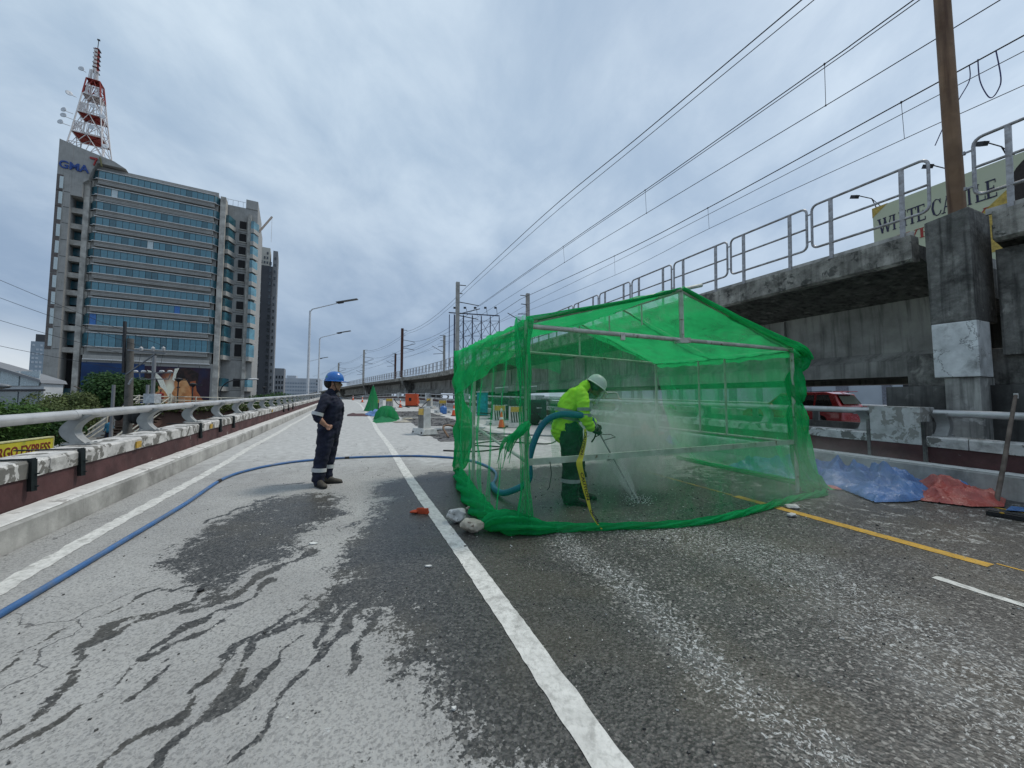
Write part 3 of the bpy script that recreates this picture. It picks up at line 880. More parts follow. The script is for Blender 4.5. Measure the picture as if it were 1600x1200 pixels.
def cracked_white():
    m, t = new_mat('cracked_whitewash')
    tcn = t.n('ShaderNodeTexCoord'); v = tcn.outputs['Object']
    n1 = t.noise(v, 2.4, 7, .6)
    c = t.mix(t.ramp(n1, .35, .65), (.50, .52, .52), (.72, .74, .74))
    wv = t.n('ShaderNodeTexNoise', {'Vector': v, 'Scale': 3.0, 'Detail': 9, 'Roughness': .7})
    vv = t.n('ShaderNodeVectorMath', {0: v, 1: t.n('ShaderNodeVectorMath', {0: wv.outputs['Color'], 'Scale': .6}, operation='SCALE').outputs[0]}, operation='ADD')
    e = t.voro(vv.outputs[0], 1.9, 'DISTANCE_TO_EDGE')
    c = t.mix(t.math('MULTIPLY', t.ramp(e, .014, .004), t.ramp(t.noise(v, 1.7, 3), .44, .52)), c, (.09, .09, .09))
    c = t.mix(t.ramp(t.noise(v, 1.5, 6, .7), .5, .72, 0, .75), c, (.17, .17, .165))
    bp = t.n('ShaderNodeBump', {'Strength': .5, 'Distance': .02, 'Height': e})
    b = t.n('ShaderNodeBsdfPrincipled', {'Base Color': c, 'Roughness': .85, 'Normal': bp.outputs[0]})
    t.n('ShaderNodeOutputMaterial', {'Surface': b.outputs[0]})
    return m


WHITEW_C = cracked_white()
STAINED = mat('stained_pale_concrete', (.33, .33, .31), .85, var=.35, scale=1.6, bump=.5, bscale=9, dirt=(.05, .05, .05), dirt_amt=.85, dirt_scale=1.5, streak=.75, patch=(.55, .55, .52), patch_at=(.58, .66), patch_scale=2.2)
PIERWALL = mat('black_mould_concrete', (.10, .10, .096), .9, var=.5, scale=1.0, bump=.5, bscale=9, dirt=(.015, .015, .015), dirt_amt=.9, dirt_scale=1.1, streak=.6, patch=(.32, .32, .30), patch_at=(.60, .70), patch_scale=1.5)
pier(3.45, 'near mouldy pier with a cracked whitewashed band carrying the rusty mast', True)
pier(41.6, 'pier with dark corbel under the pale concrete mast left of the tent')
pier(78.5, 'pier under the red brown mast')
pier(118, 'far pier below the third mast')
pier(161, 'farthest pier near the crest of the flyover')


# steel handrail panels on the deck edge
def panel_mesh(L):
    """rounded loop with a mid rail on two posts; x along, z up; posts stand on the deck"""
    lo, hi, r = .42, 1.52, .13
    def arc(cx, cz, a0, a1): return [(cx + r * math.cos(a0 + (a1 - a0) * k / 4), cz + r * math.sin(a0 + (a1 - a0) * k / 4)) for k in range(5)]
    pts = arc(L - r, hi - r, PI / 2, 0) + arc(L - r, lo + r, 0, -PI / 2) + arc(r, lo + r, -PI / 2, -PI) + arc(r, hi - r, PI, PI / 2)
    loop = MB(); loop.tube([(p[0], 0, p[1]) for p in pts] + [(pts[0][0], 0, pts[0][1])], .030, 8, cap=False)
    mid = MB(); mid.tube([(.0, 0, .97), (L, 0, .97)], .027, 8)
    post = MB(); post.box((0, 0, (1.52) / 2), (.075, .05, 1.5)); post.box((0, 0, .01), (.16, .12, .02))
    clip = MB(); clip.box((0, 0, 0), (.16, .03, .03)); clip.box((-.06, 0, 0), (.03, .06, .06)); clip.box((.06, 0, 0), (.03, .06, .06))
    return [mm.mesh(nm, STEEL) for nm, mm in (('loop_rail', loop), ('mid_rail', mid), ('post', post), ('clip', clip))]


PL = 2.16
pm = panel_mesh(PL)
pitch = 2.28
panels = [3.74 + pitch * k for k in range(0, 62)] + [3.12 - PL - pitch * k for k in range(0, 4)]
words = {0: 'first', 1: 'second', 2: 'third', 3: 'fourth', 4: 'fifth', 5: 'sixth', 6: 'seventh', 7: 'eighth', 8: 'ninth', 9: 'tenth', 10: 'eleventh', 11: 'twelfth', 12: 'thirteenth', 13: 'fourteenth', 14: 'fifteenth'}
for k, m in enumerate(panels):
    far = m > 45
    if k < 15: lab = words[k] + ' steel handrail panel left of the rusty mast on the railway deck edge'
    elif k < 62: lab = 'one of the distant steel handrail panels along the railway deck edge'
    else: lab = 'steel handrail panel right of the rusty mast above the billboard' if k == 62 else 'steel handrail panel outside the right edge, past the rusty mast'
    p0, p1 = M(m, .10, .0), M(m + PL, .10, .0)
    t = thing('handrail_panel', lab, 'handrail', p0, math.atan2(p1.y - p0.y, p1.x - p0.x), 'steel handrail panels along the railway deck' if k < 62 else 'handrail panels past the rusty mast')
    t.rotation_euler[1] = -math.atan2(p1.z - p0.z, PL)
    link_mesh('loop_rail', pm[0], t); link_mesh('mid_rail', pm[1], t)
    link_mesh('post', pm[2], t, (.42, 0, 0)); link_mesh('post', pm[2], t, (PL - .42, 0, 0))
    if m < 30:
        link_mesh('clip', pm[3], t, (PL + .06, 0, .62)); link_mesh('clip', pm[3], t, (PL + .06, 0, 1.32))


# ------------------------------------------------------------------ catenary masts and wires
def mast(m, off, label, H, matl, rs, arms, face=1, base_h=.2, rnd=False, grp='overhead line masts on the railway'):
    """face=+1: arms point to larger offset"""
    p = M(m, off, base_h); t = thing('catenary_mast', label, 'mast', p, mrt_rot(m), grp)
    mb = MB()
    if rnd: mb.tube([(0, 0, 0), (0, 0, H)], rs, 20)
    else:
        mb.add([], []); a, b = rs[0], rs[1]
        mb.bar((0, 0, 0), (0, 0, H), a * 2, a * 2)
    mb.build('pole', matl, t, world=False)
    for z, L, dz in arms:
        a = MB(); a.tube([(0, 0, z), (face * L, 0, z + dz)], .05 if not rnd else .06, 6)
        a.build('arm', DARKST, t, world=False)
        i = MB()
        for q in range(3): i.lathe([(0, -.06), (.08, -.04), (.08, .0), (0, .03)], (face * (.32 + q * .1), 0, z + dz * (.32 + q * .1) / L), 8)
        i.build('insulator', DARKST, t, world=False)
    return t


arms = [(9.6, 1.0, 0), (8.6, .55, 0), (7.6, 2.6, -.25), (6.1, 2.7, .9), (6.0, 2.5, -.3)]
mast(3.45, .42, 'thick rusty tubular mast rising out of the frame from the near pier', 11.2, RUST, [.128, .115], [(9.9, 1.1, 0), (7.8, 2.5, 0)], 1, .28, True, 'near mast')
mast(43.2, .15, 'pale concrete mast with arms, tallest one left of the tent', 9.9, MASTG, (.2, .2), arms)
mast(79.5, .15, 'red brown mast beyond the pale concrete one', 9.9, RUST_RED, (.22, .2), arms)
mast(119, .15, 'third mast on the near side of the railway, pale and small', 9.6, MASTG, (.22, .2), arms)
mast(162, .15, 'smallest near side mast above the blue helmet', 9.4, MASTG, (.25, .2), arms)
fa = [(9.3, 1.0, 0), (8.2, .9, 0), (7.0, 1.3, -.1), (5.6, 2.7, 1.3), (5.5, 2.4, -.3)]
mast(43.6, 9.2, 'concrete mast on the far side of the railway, just above the tent roof edge', 9.6, MASTG, (.2, .2), fa, -1)
mast(80, 9.2, 'far side mast just left of the tall concrete mast', 9.4, MASTG, (.2, .2), fa, -1)
mast(119, 9.2, 'third far side mast, small', 9.2, RUST_RED, (.24, .2), fa, -1)
mast(162, 9.2, 'fourth far side mast, tiny', 9.2, MASTG, (.25, .2), fa, -1)
t = thing('catenary_mast', 'dark steel bracket arm poking in at the top right corner', 'mast', M(2.0, 9.0, .1), mrt_rot(2.0))
mb = MB(); mb.bar((0, 0, 0), (0, 0, 10.5), .35, .3); mb.build('pole', MASTG, t, world=False)
mb = MB(); mb.tube([(0, 0, 8.4), (-1.6, .5, 9.1)], .05, 8); mb.tube([(0, 0, 8.15), (-1.5, .5, 8.85)], .035, 8); mb.build('arm', DARKST, t, world=False)


def extrap(pts, n):
    """continue the wire past the camera along its first segment"""
    a, b = Vector(pts[0]), Vector(pts[1]); d = (a - b).normalized()
    return [a + d * n] + [Vector(p) for p in pts]


def sag_pts(a, b, sag, n=8):
    a, b = Vector(a), Vector(b)
    return [a.lerp(b, k / n) - Vector((0, 0, sag * 4 * (k / n) * (1 - k / n))) for k in range(n + 1)]


def smooth_pts(pts, n=6):
    out = []
    P_ = [Vector(p) for p in pts]
    for i in range(len(P_) - 1):
        p0 = P_[max(i - 1, 0)]; p1 = P_[i]; p2 = P_[i + 1]; p3 = P_[min(i + 2, len(P_) - 1)]
        for k in range(n):
            t = k / n
            out.append(0.5 * ((2 * p1) + (p2 - p0) * t + (2 * p0 - 5 * p1 + 4 * p2 - p3) * t * t + (3 * p1 - p0 - 3 * p2 + p3) * t ** 3))
    return out + [P_[-1]]


A_ = [(9.41, 11.72, 14.71), (6.34, 18.26, 14.92), (2.25, 26.23, 14.98), tuple(M(43.2, 1.15, 9.6))]
B_ = [(9.83, 11.73, 14.73), (6.54, 18.83, 14.97), (2.32, 27.09, 14.89), tuple(M(43.2, 1.3, 9.2))]
C_ = [(10.4, 9.34, 12.03), (9.62, 11.21, 12.04), (6.6, 18.42, 12.23), (3.52, 25.78, 12.52), tuple(M(43.2, 2.75, 7.6))]
D_ = [(10.92, 8.09, 10.6), (9.61, 11.23, 10.72), (6.62, 18.37, 11.03), (3.58, 25.64, 11.34), tuple(M(43.2, 2.75, 6.3))]
E_ = [(15.05, 10.66, 12.41), (14.0, 13.18, 12.44), (10.86, 20.67, 12.52), (7.78, 28.55, 12.96), tuple(M(43.6, 8.2, 9.0))]
F_ = [(15.55, 11.03, 12.29), (14.49, 13.56, 12.35), (12.55, 18.2, 12.43), (8.03, 29.5, 12.83), tuple(M(43.6, 8.5, 8.0))]
G_ = [(15.03, 10.72, 10.93), (14.01, 13.16, 11.06), (10.88, 20.64, 11.33), (7.8, 28.51, 11.46), tuple(M(43.6, 6.6, 6.4))]
far_m = [79.5, 119, 162, 240]
spec = {'A': (A_, 1.15, 9.6, .022, 'upper twin feeder cable of the railway, leftmost line in the sky'), 'B': (B_, 1.3, 9.2, .016, 'thin cable running just below the leftmost feeder'),
        'C': (C_, 2.75, 7.6, .018, 'messenger cable of the near track'), 'D': (D_, 2.75, 6.3, .014, 'contact wire of the near track'),
        'E': (E_, 8.2, 9.0, .024, 'thick dark feeder cable passing behind the rusty mast'), 'F': (F_, 8.5, 8.0, .014, 'thin cable just below the thick dark feeder'),
        'G': (G_, 6.6, 6.4, .013, 'lowest contact wire, above the handrail')}
for kk, (pts, off, hh, r, lab) in spec.items():
    t = thing('overhead_wire', lab, 'wire', pts[-1], 0, 'overhead wires of the railway')
    mb = MB(); p = smooth_pts(extrap(pts, 14)); mb.tube(p, r, 5)
    if kk == 'C':
        mb.tube([q + Vector((.09, .0, -.05)) for q in p], r * .8, 5)
    prev = pts[-1]
    for mm in far_m:
        nx = M(mm, off, hh); mb.tube(sag_pts(prev, nx, .9 if hh > 7.5 else .1, 6), r * 1.25, 4); prev = nx
    mb.build('cable', WIRE, t)
    if kk == 'C':
        for (a, b) in ((C_[1], D_[1]), (C_[2], D_[2]), (C_[3], D_[3])):
            d = MB(); d.tube([a, b], .008, 5); d.ell(a, (.035, .035, .04), 6, 4); d.ell(b, (.03, .03, .03), 6, 4); d.build('dropper', WIRE, t)
    if kk == 'E':
        for (a, b) in ((E_[1], G_[1]), (E_[2], G_[2]), (E_[3], G_[3])):
            d = MB(); d.tube([a, b], .008, 5); d.ell(a, (.04, .04, .05), 6, 4); d.build('dropper', WIRE, t)
        lo_ = MB(); lo_.tube(smooth_pts([(14.71, 11.49, 12.46), (14.71, 11.48, 11.76), (14.76, 11.38, 11.2), (14.79, 11.28, 11.02), (14.84, 11.16, 11.17), (14.87, 11.1, 11.5), (14.85, 11.15, 12.43)], 6), .016, 6)
        lo_.build('hanging_loop', mat('blue_cable', (.03, .03, .12), .6), t)
        lo_ = MB(); lo_.tube(smooth_pts([(14.64, 11.66, 12.44), (14.64, 11.68, 11.95), (14.5, 11.85, 11.5), (14.3, 12.1, 10.9), (14.1, 12.3, 10.2)], 6), .014, 6)
        lo_.build('hanging_loop', bpy.data.materials['blue_cable'], t)

# service wires of the street poles on the left
for i, (a, b, lab) in enumerate([((-45, 20, 16.5), (-23.6, 26, 5.6), 'top service wire crossing in front of the office tower'), ((-45, 20, 14.6), (-24.9, 26, 5.5), 'second service wire crossing in front of the office tower'),
                                  ((-45, 20, 12.2), (-26, 26, 5.0), 'third service wire, left of the street pole'), ((-45, 20, 9.4), (-26, 26, 4.0), 'lowest service wire, left of the street pole')]):
    mb = MB(); mb.tube(sag_pts(a, b, .5, 10), .014, 5); tag(mb.build('service_wire', WIRE), lab, 'wire', 'service wires at the street pole')

# ------------------------------------------------------------------ lattice billboard frame beyond the railway
LAT = mat('lattice_steel', (.045, .055, .10), .7, .2, var=.2)
t = thing('billboard_lattice', 'empty dark steel lattice billboard frame beyond the railway', 'billboard frame', (-8, 80, -5.6))
for k in range(6):
    x0 = -12.2 + k * 1.9
    mb = MB()
    for yy in (0, .9): mb.tube([(x0, 80 + yy, -5), (x0, 80 + yy, 21.1 - k * .12)], .085, 6)
    for z in np.arange(9, 20.5, 1.5): mb.tube([(x0, 80, z), (x0, 80.9, z + 1.5)], .04, 4)
    mb.build('truss_post', LAT, t)
for z in (10.0, 13.2, 16.4, 19.6):
    mb = MB(); mb.tube([(-12.2, 80, z), (-2.7, 80, z)], .05, 5); mb.build('truss_rail', LAT, t)
    if z < 19:
        for k in range(5):
            x0 = -12.2 + k * 1.9
            mb = MB(); mb.tube([(x0, 80, z), (x0 + 1.9, 80, z + 3.2)], .045, 4); mb.tube([(x0 + 1.9, 80.05, z), (x0, 80.05, z + 3.2)], .045, 4); mb.build('cross_brace', LAT, t)
mb = MB(); mb.bar((-13.2, 79.2, 21.2), (-2.6, 79.2, 20.5), .5, .12); mb.bar((-13.2, 80, 9), (-13.2, 80, 21), .14); mb.build('catwalk', LAT, t)
for k in range(5):
    x0 = -11.5 + k * 2.1
    mb = MB(); mb.tube([(x0, 80, 20.9 - .06 * k), (x0 - .1, 79, 21.9), (x0 - .3, 78.2, 22.0)], .05, 5); mb.box((x0 - .3, 78, 21.9), (.5, .3, .35)); mb.build('flood_lamp', DARKST, t)

# ------------------------------------------------------------------ lamp posts of the flyover
def lamp_post(s, label, H=9.4, armL=2.9, up=.95):
    p = W(s, -3.75, -.4); t = thing('lamp_post', label, 'lamp post', p, 0, 'lamp posts along the left parapet')
    mb = MB(); mb.tube([(0, 0, 0), (0, 0, H)], [.13, .085], 10); mb.build('pole', STEEL_L, t, world=False)
    mb = MB(); mb.tube([(0, 0, H - .1), (.2, 0, H + .15), (armL, 0, H + up * .85)], [.06, .055, .04], 8); mb.build('arm', STEEL_L, t, world=False)
    mb = MB(); mb.box((armL + .55, 0, H + up), (2.0, .34, .09), rot=Matrix.Rotation(-.16, 3, 'Y')); mb.build('lamp_head', mat('lamp_head_grey', (.10, .10, .10), .6), t, world=False, bevel=.02)
    mb = MB(); mb.box((armL - .05, 0, H + up - .16), (.5, .2, .16), rot=Matrix.Rotation(-.16, 3, 'Y')); mb.build('clamp', DARKST, t, world=False)


lamp_post(40.2, 'nearest grey lamp post with a flat lamp head beside the left parapet')
lamp_post(61.5, 'second grey lamp post behind the nearest one')
lamp_post(100, 'third tiny lamp post on the far left parapet', 9.0)

# ------------------------------------------------------------------ WHITE CASTLE billboard
U_B = 40.0
es = Vector((math.sin(H0), math.cos(H0), 0)); er = Vector((math.cos(H0), -math.sin(H0), 0))
def BB(s, z, o=0.0): return es * s + er * (U_B - o) + Vector((0, 0, z))
t = thing('billboard', 'pale green whisky billboard with a dark haired woman, beyond the railway deck', 'billboard', BB(10, -5.6))
mb = MB(); mb.prism([(17.2, 9.5), (17.2, 18.1), (-6, 18.1), (-6, 9.5)], lambda s, z: BB(s, z, -.3), lambda s, z: BB(s, z, 0))
mb.build('board', mat('board_green', (.50, .55, .38), .7, var=.06, scale=.3, bump=0, patch=(.50, .53, .40), patch_at=(.4, .7), patch_scale=.15), t)
YEL = mat('board_gold', (.45, .33, .08), .7, bump=0)
mb = MB(); mb.prism([(17.22, 17.3), (17.22, 18.12), (16.2, 18.12)], lambda s, z: BB(s, z, .0), lambda s, z: BB(s, z, .02)); mb.build('gold_print', YEL, t); mb = MB(); mb.prism([(11.6, 14.6), (9.0, 17.0), (9, 12), (11.6, 12)], lambda s, z: BB(s, z, .0), lambda s, z: BB(s, z, .02)); mb.build('gold_print', YEL, t)
def hand_M(s, z, o):
    # text x runs towards decreasing s, y up
    Mx = Matrix(((-es.x, 0, er.x * -1, 0), (-es.y, 0, er.y * -1, 0), (0, 1, 0, 0), (0, 0, 0, 1)))
    p = BB(s, z, o) - t.location
    return Matrix.Translation(p) @ Mx
NAVY = mat('print_navy', (.025, .025, .06), .6, bump=0)
REDP = mat('print_red', (.33, .04, .03), .6, bump=0)


def serif_text(body, s0, s1, z0, cap, matl, par):
    """roman capitals with slab serifs built from strokes; x advances towards smaller s"""
    G = {'W': (1.35, [((0, 1), (.3, 0), .17), ((.3, 0), (.62, 1), .07), ((.55, 1), (.85, 0), .17), ((.85, 0), (1.2, 1), .07)], [(.0, 1), (.58, 1), (1.2, 1)]),
         'H': (1.0, [((.15, 0), (.15, 1), .16), ((.8, 0), (.8, 1), .16), ((.15, .52), (.8, .52), .06)], [(.15, 0), (.15, 1), (.8, 0), (.8, 1)]),
         'I': (.45, [((.2, 0), (.2, 1), .16)], [(.2, 0), (.2, 1)]),
         'T': (.85, [((.42, 0), (.42, 1), .16), ((.05, .97), (.8, .97), .06), ((.05, .8), (.05, 1), .05), ((.8, .8), (.8, 1), .05)], [(.42, 0)]),
         'E': (.85, [((.18, 0), (.18, 1), .16), ((.18, .97), (.72, .97), .06), ((.18, .52), (.6, .52), .06), ((.18, .03), (.76, .03), .06), ((.72, .8), (.72, 1), .05), ((.76, 0), (.76, .22), .05), ((.6, .4), (.6, .64), .05)], [(.18, 0), (.18, 1)]),
         'L': (.8, [((.18, 0), (.18, 1), .16), ((.18, .03), (.74, .03), .06), ((.74, 0), (.74, .26), .05)], [(.18, 0), (.18, 1)]),
         'A': (1.0, [((.08, 0), (.45, 1), .07), ((.43, 1), (.84, 0), .17), ((.2, .36), (.66, .36), .06)], [(.08, 0), (.84, 0)]),
         'C': (.95, [((.82, .72), (.7, .93), .07), ((.7, .93), (.48, 1), .07), ((.48, 1), (.24, .88), .1), ((.24, .88), (.12, .5), .16), ((.12, .5), (.24, .12), .16), ((.24, .12), (.48, 0), .1), ((.48, 0), (.72, .07), .07), ((.72, .07), (.84, .26), .06), ((.82, .68), (.82, .98), .05)], []),
         'S': (.75, [((.62, .74), (.5, .97), .07), ((.5, .97), (.28, .98), .08), ((.28, .98), (.12, .8), .11), ((.12, .8), (.22, .6), .14), ((.22, .6), (.52, .44), .16), ((.52, .44), (.62, .24), .14), ((.62, .24), (.5, .04), .1), ((.5, .04), (.26, .02), .08), ((.26, .02), (.1, .26), .07)], []),
         'K': (.95, [((.18, 0), (.18, 1), .16), ((.76, 1), (.24, .45), .07), ((.36, .58), (.8, 0), .16)], [(.18, 0), (.18, 1), (.76, 1), (.8, 0)]),
         'Y': (.9, [((.08, 1), (.42, .45), .16), ((.78, 1), (.42, .45), .07), ((.42, 0), (.42, .5), .16)], [(.08, 1), (.78, 1), (.42, 0)]),
         ' ': (.45, [], [])}
    tot = sum(G[ch][0] for ch in body); sc = (s0 - s1) / tot
    x = 0
    for ch in body:
        wd, strokes, ser = G[ch]
        if strokes:
            mb = MB()
            P2 = lambda px, py, o: BB(s0 - (x + px) * sc, z0 + py * cap, o)
            for i, (a, b, th) in enumerate(strokes + [((sx - .17, sy + (.02 if sy < .5 else -.02)), (sx + .17, sy + (.02 if sy < .5 else -.02)), .045) for sx, sy in ser]):
                ax, ay, bx, by = a[0] * sc, a[1] * cap, b[0] * sc, b[1] * cap
                d = Vector((bx - ax, by - ay)).normalized(); n_ = Vector((-d.y, d.x)) * (th * .55 * (sc if abs(d.y) > .5 else cap))
                q = [(ax + n_.x, ay + n_.y), (ax - n_.x, ay - n_.y), (bx - n_.x, by - n_.y), (bx + n_.x, by + n_.y)]
                oo = .03 + i * .0012
                mb.prism(q, lambda X, Y: BB(s0 - x * sc - X, z0 + Y, 0.005), lambda X, Y: BB(s0 - x * sc - X, z0 + Y, oo))
            mb.build('letter_' + ch.lower(), matl, par)
        x += wd


serif_text('WHITE CASTLE', 16.8, 10.5, 15.75, 1.25, NAVY, t)
serif_text('WHISKY', 15.6, 10.95, 14.45, .75, REDP, t)
# the woman on the board (generic), flat print
HAIR = mat('print_hair', (.025, .02, .018), .7, bump=0); SKINP = mat('print_skin', (.62, .45, .34), .7, bump=0); LIPS = mat('print_lips', (.45, .10, .08), .7, bump=0)
def ellp(cs, cz, rs_, rz_, n=28, a0=0, a1=2 * PI): return [(cs + rs_ * math.cos(a0 + (a1 - a0) * k / n), cz + rz_ * math.sin(a0 + (a1 - a0) * k / n)) for k in range(n)]
def flat(name, poly, o, m_): poly = [(s - .55, z) for s, z in poly]; b = MB(); b.prism(poly, lambda s, z: BB(s, z, .001), lambda s, z: BB(s, z, o)); b.build(name, m_, t)
flat('portrait_hair', ellp(9.0, 16.0, 1.55, 1.9) , .03, HAIR)
flat('portrait_hair', [(10.5, 16), (10.6, 14), (10.2, 12.8), (8, 12.6), (7.4, 14), (7.6, 16)], .028, mat('print_hair_brown', (.13, .065, .04), .7, bump=0))
flat('portrait_face', ellp(8.8, 15.6, 1.05, 1.45), .036, SKINP)
flat('portrait_fringe', [(9.95, 16.3), (9.6, 17.2), (8.8, 17.5), (8.0, 17.2), (7.7, 16.4), (8.3, 16.9), (9.2, 16.8)], .042, HAIR)
for ss_ in (9.25, 8.4): flat('portrait_eye', ellp(ss_, 15.8, .16, .07, 12), .045, HAIR)
flat('portrait_lips', ellp(8.85, 14.85, .28, .1, 12), .045, LIPS)
for i, (s_, z_) in enumerate(((17.0, 18.1), (12.6, 18.1), (10.0, 18.1), (7, 18.1))):
    mb = MB(); mb.tube([BB(s_, z_, -.2), BB(s_ + .2, z_ + .9, 0), BB(s_ + .5, z_ + 1.0, 1.6)], .04, 5); mb.tube([BB(s_ - .3, z_, -.2), BB(s_ + .2, z_ + .9, 0)], .03, 5)
    mb.box(BB(s_ + .55, z_ + .85, 1.75), (.35, .5, .28), rot=Matrix.Rotation(.5, 3, 'X')); mb.build('flood_lamp', DARKST, t)
for s_ in (16, 10, 4, -2):
    mb = MB(); mb.bar(BB(s_, -5.6, -.8), BB(s_, 18, -.8), .35); mb.build('leg', DARKST, t)

# ------------------------------------------------------------------ carriageway and cars beyond the viaduct
OU0, OU1 = 17.0, 26.0
mb = MB(); mb.sweep([(OU0, 0), (OU1, 0), (OU1, -1.2), (OU0, -1.2)], lambda s, a, b: W(s, a, b), list(np.arange(-14, 60, 4)))
tag(mb.build('opposite_road', mat('opp_asphalt', (.14, .14, .138), .9, var=.2, scale=.5)), kind='structure')
for u0, lab in ((OU0 + .15, 'low concrete parapet of the opposite carriageway on its near side'), (OU1 - .2, 'low concrete parapet behind the red car')):
    t = thing('parapet_wall', lab, 'barrier', W(4, u0))
    mb = MB(); mb.sweep([(u0 - .15, -.3), (u0 - .15, .62), (u0 + .15, .62), (u0 + .15, -.3)], lambda s, a, b: W(s, a, b), list(np.arange(-14, 60, 4))); mb.build('wall', CON_LT, t)
    mb = MB(); mb.tube([W(s, u0, 1.12) for s in range(-14, 60, 4)], .06, 8); mb.build('rail_pipe', PIPE, t)
    for s in np.arange(-13, 55, 2.5):
        mb = MB(); mb.box(W(s, u0, .86), (.12, .2, .48), road_rot(s)); mb.build('bracket', BRACKET, t)
# pale building beyond
t = thing('warehouse', 'pale blue grey building wall with dark vertical bars seen under the viaduct', 'building', BB(10, -5.6) + er * 14)
mb = MB(); mb.prism([(-20, 52), (70, 52), (70, 60), (-20, 60)], lambda s, u: es * s + er * u + Vector((0, 0, -5.6)), lambda s, u: es * s + er * u + Vector((0, 0, 7.5))); mb.build('wall', mat('pale_blue_wall', (.45, .50, .56), .7, var=.12, scale=.2, bump=0), t)
for i in range(26):
    s = -18 + i * 3.3 + (i % 3) * .5
    mb = MB(); mb.prism([(s, 51.9), (s + .8 + .4 * (i % 2), 51.9), (s + .8 + .4 * (i % 2), 51.998), (s, 51.998)], lambda a, u: es * a + er * u + Vector((0, 0, -5.6)), lambda a, u: es * a + er * u + Vector((0, 0, 6.8))); mb.build('pilaster', mat('pilaster_grey', (.20, .21, .25), .7, bump=0) if i == 0 else bpy.data.materials['pilaster_grey'], t)


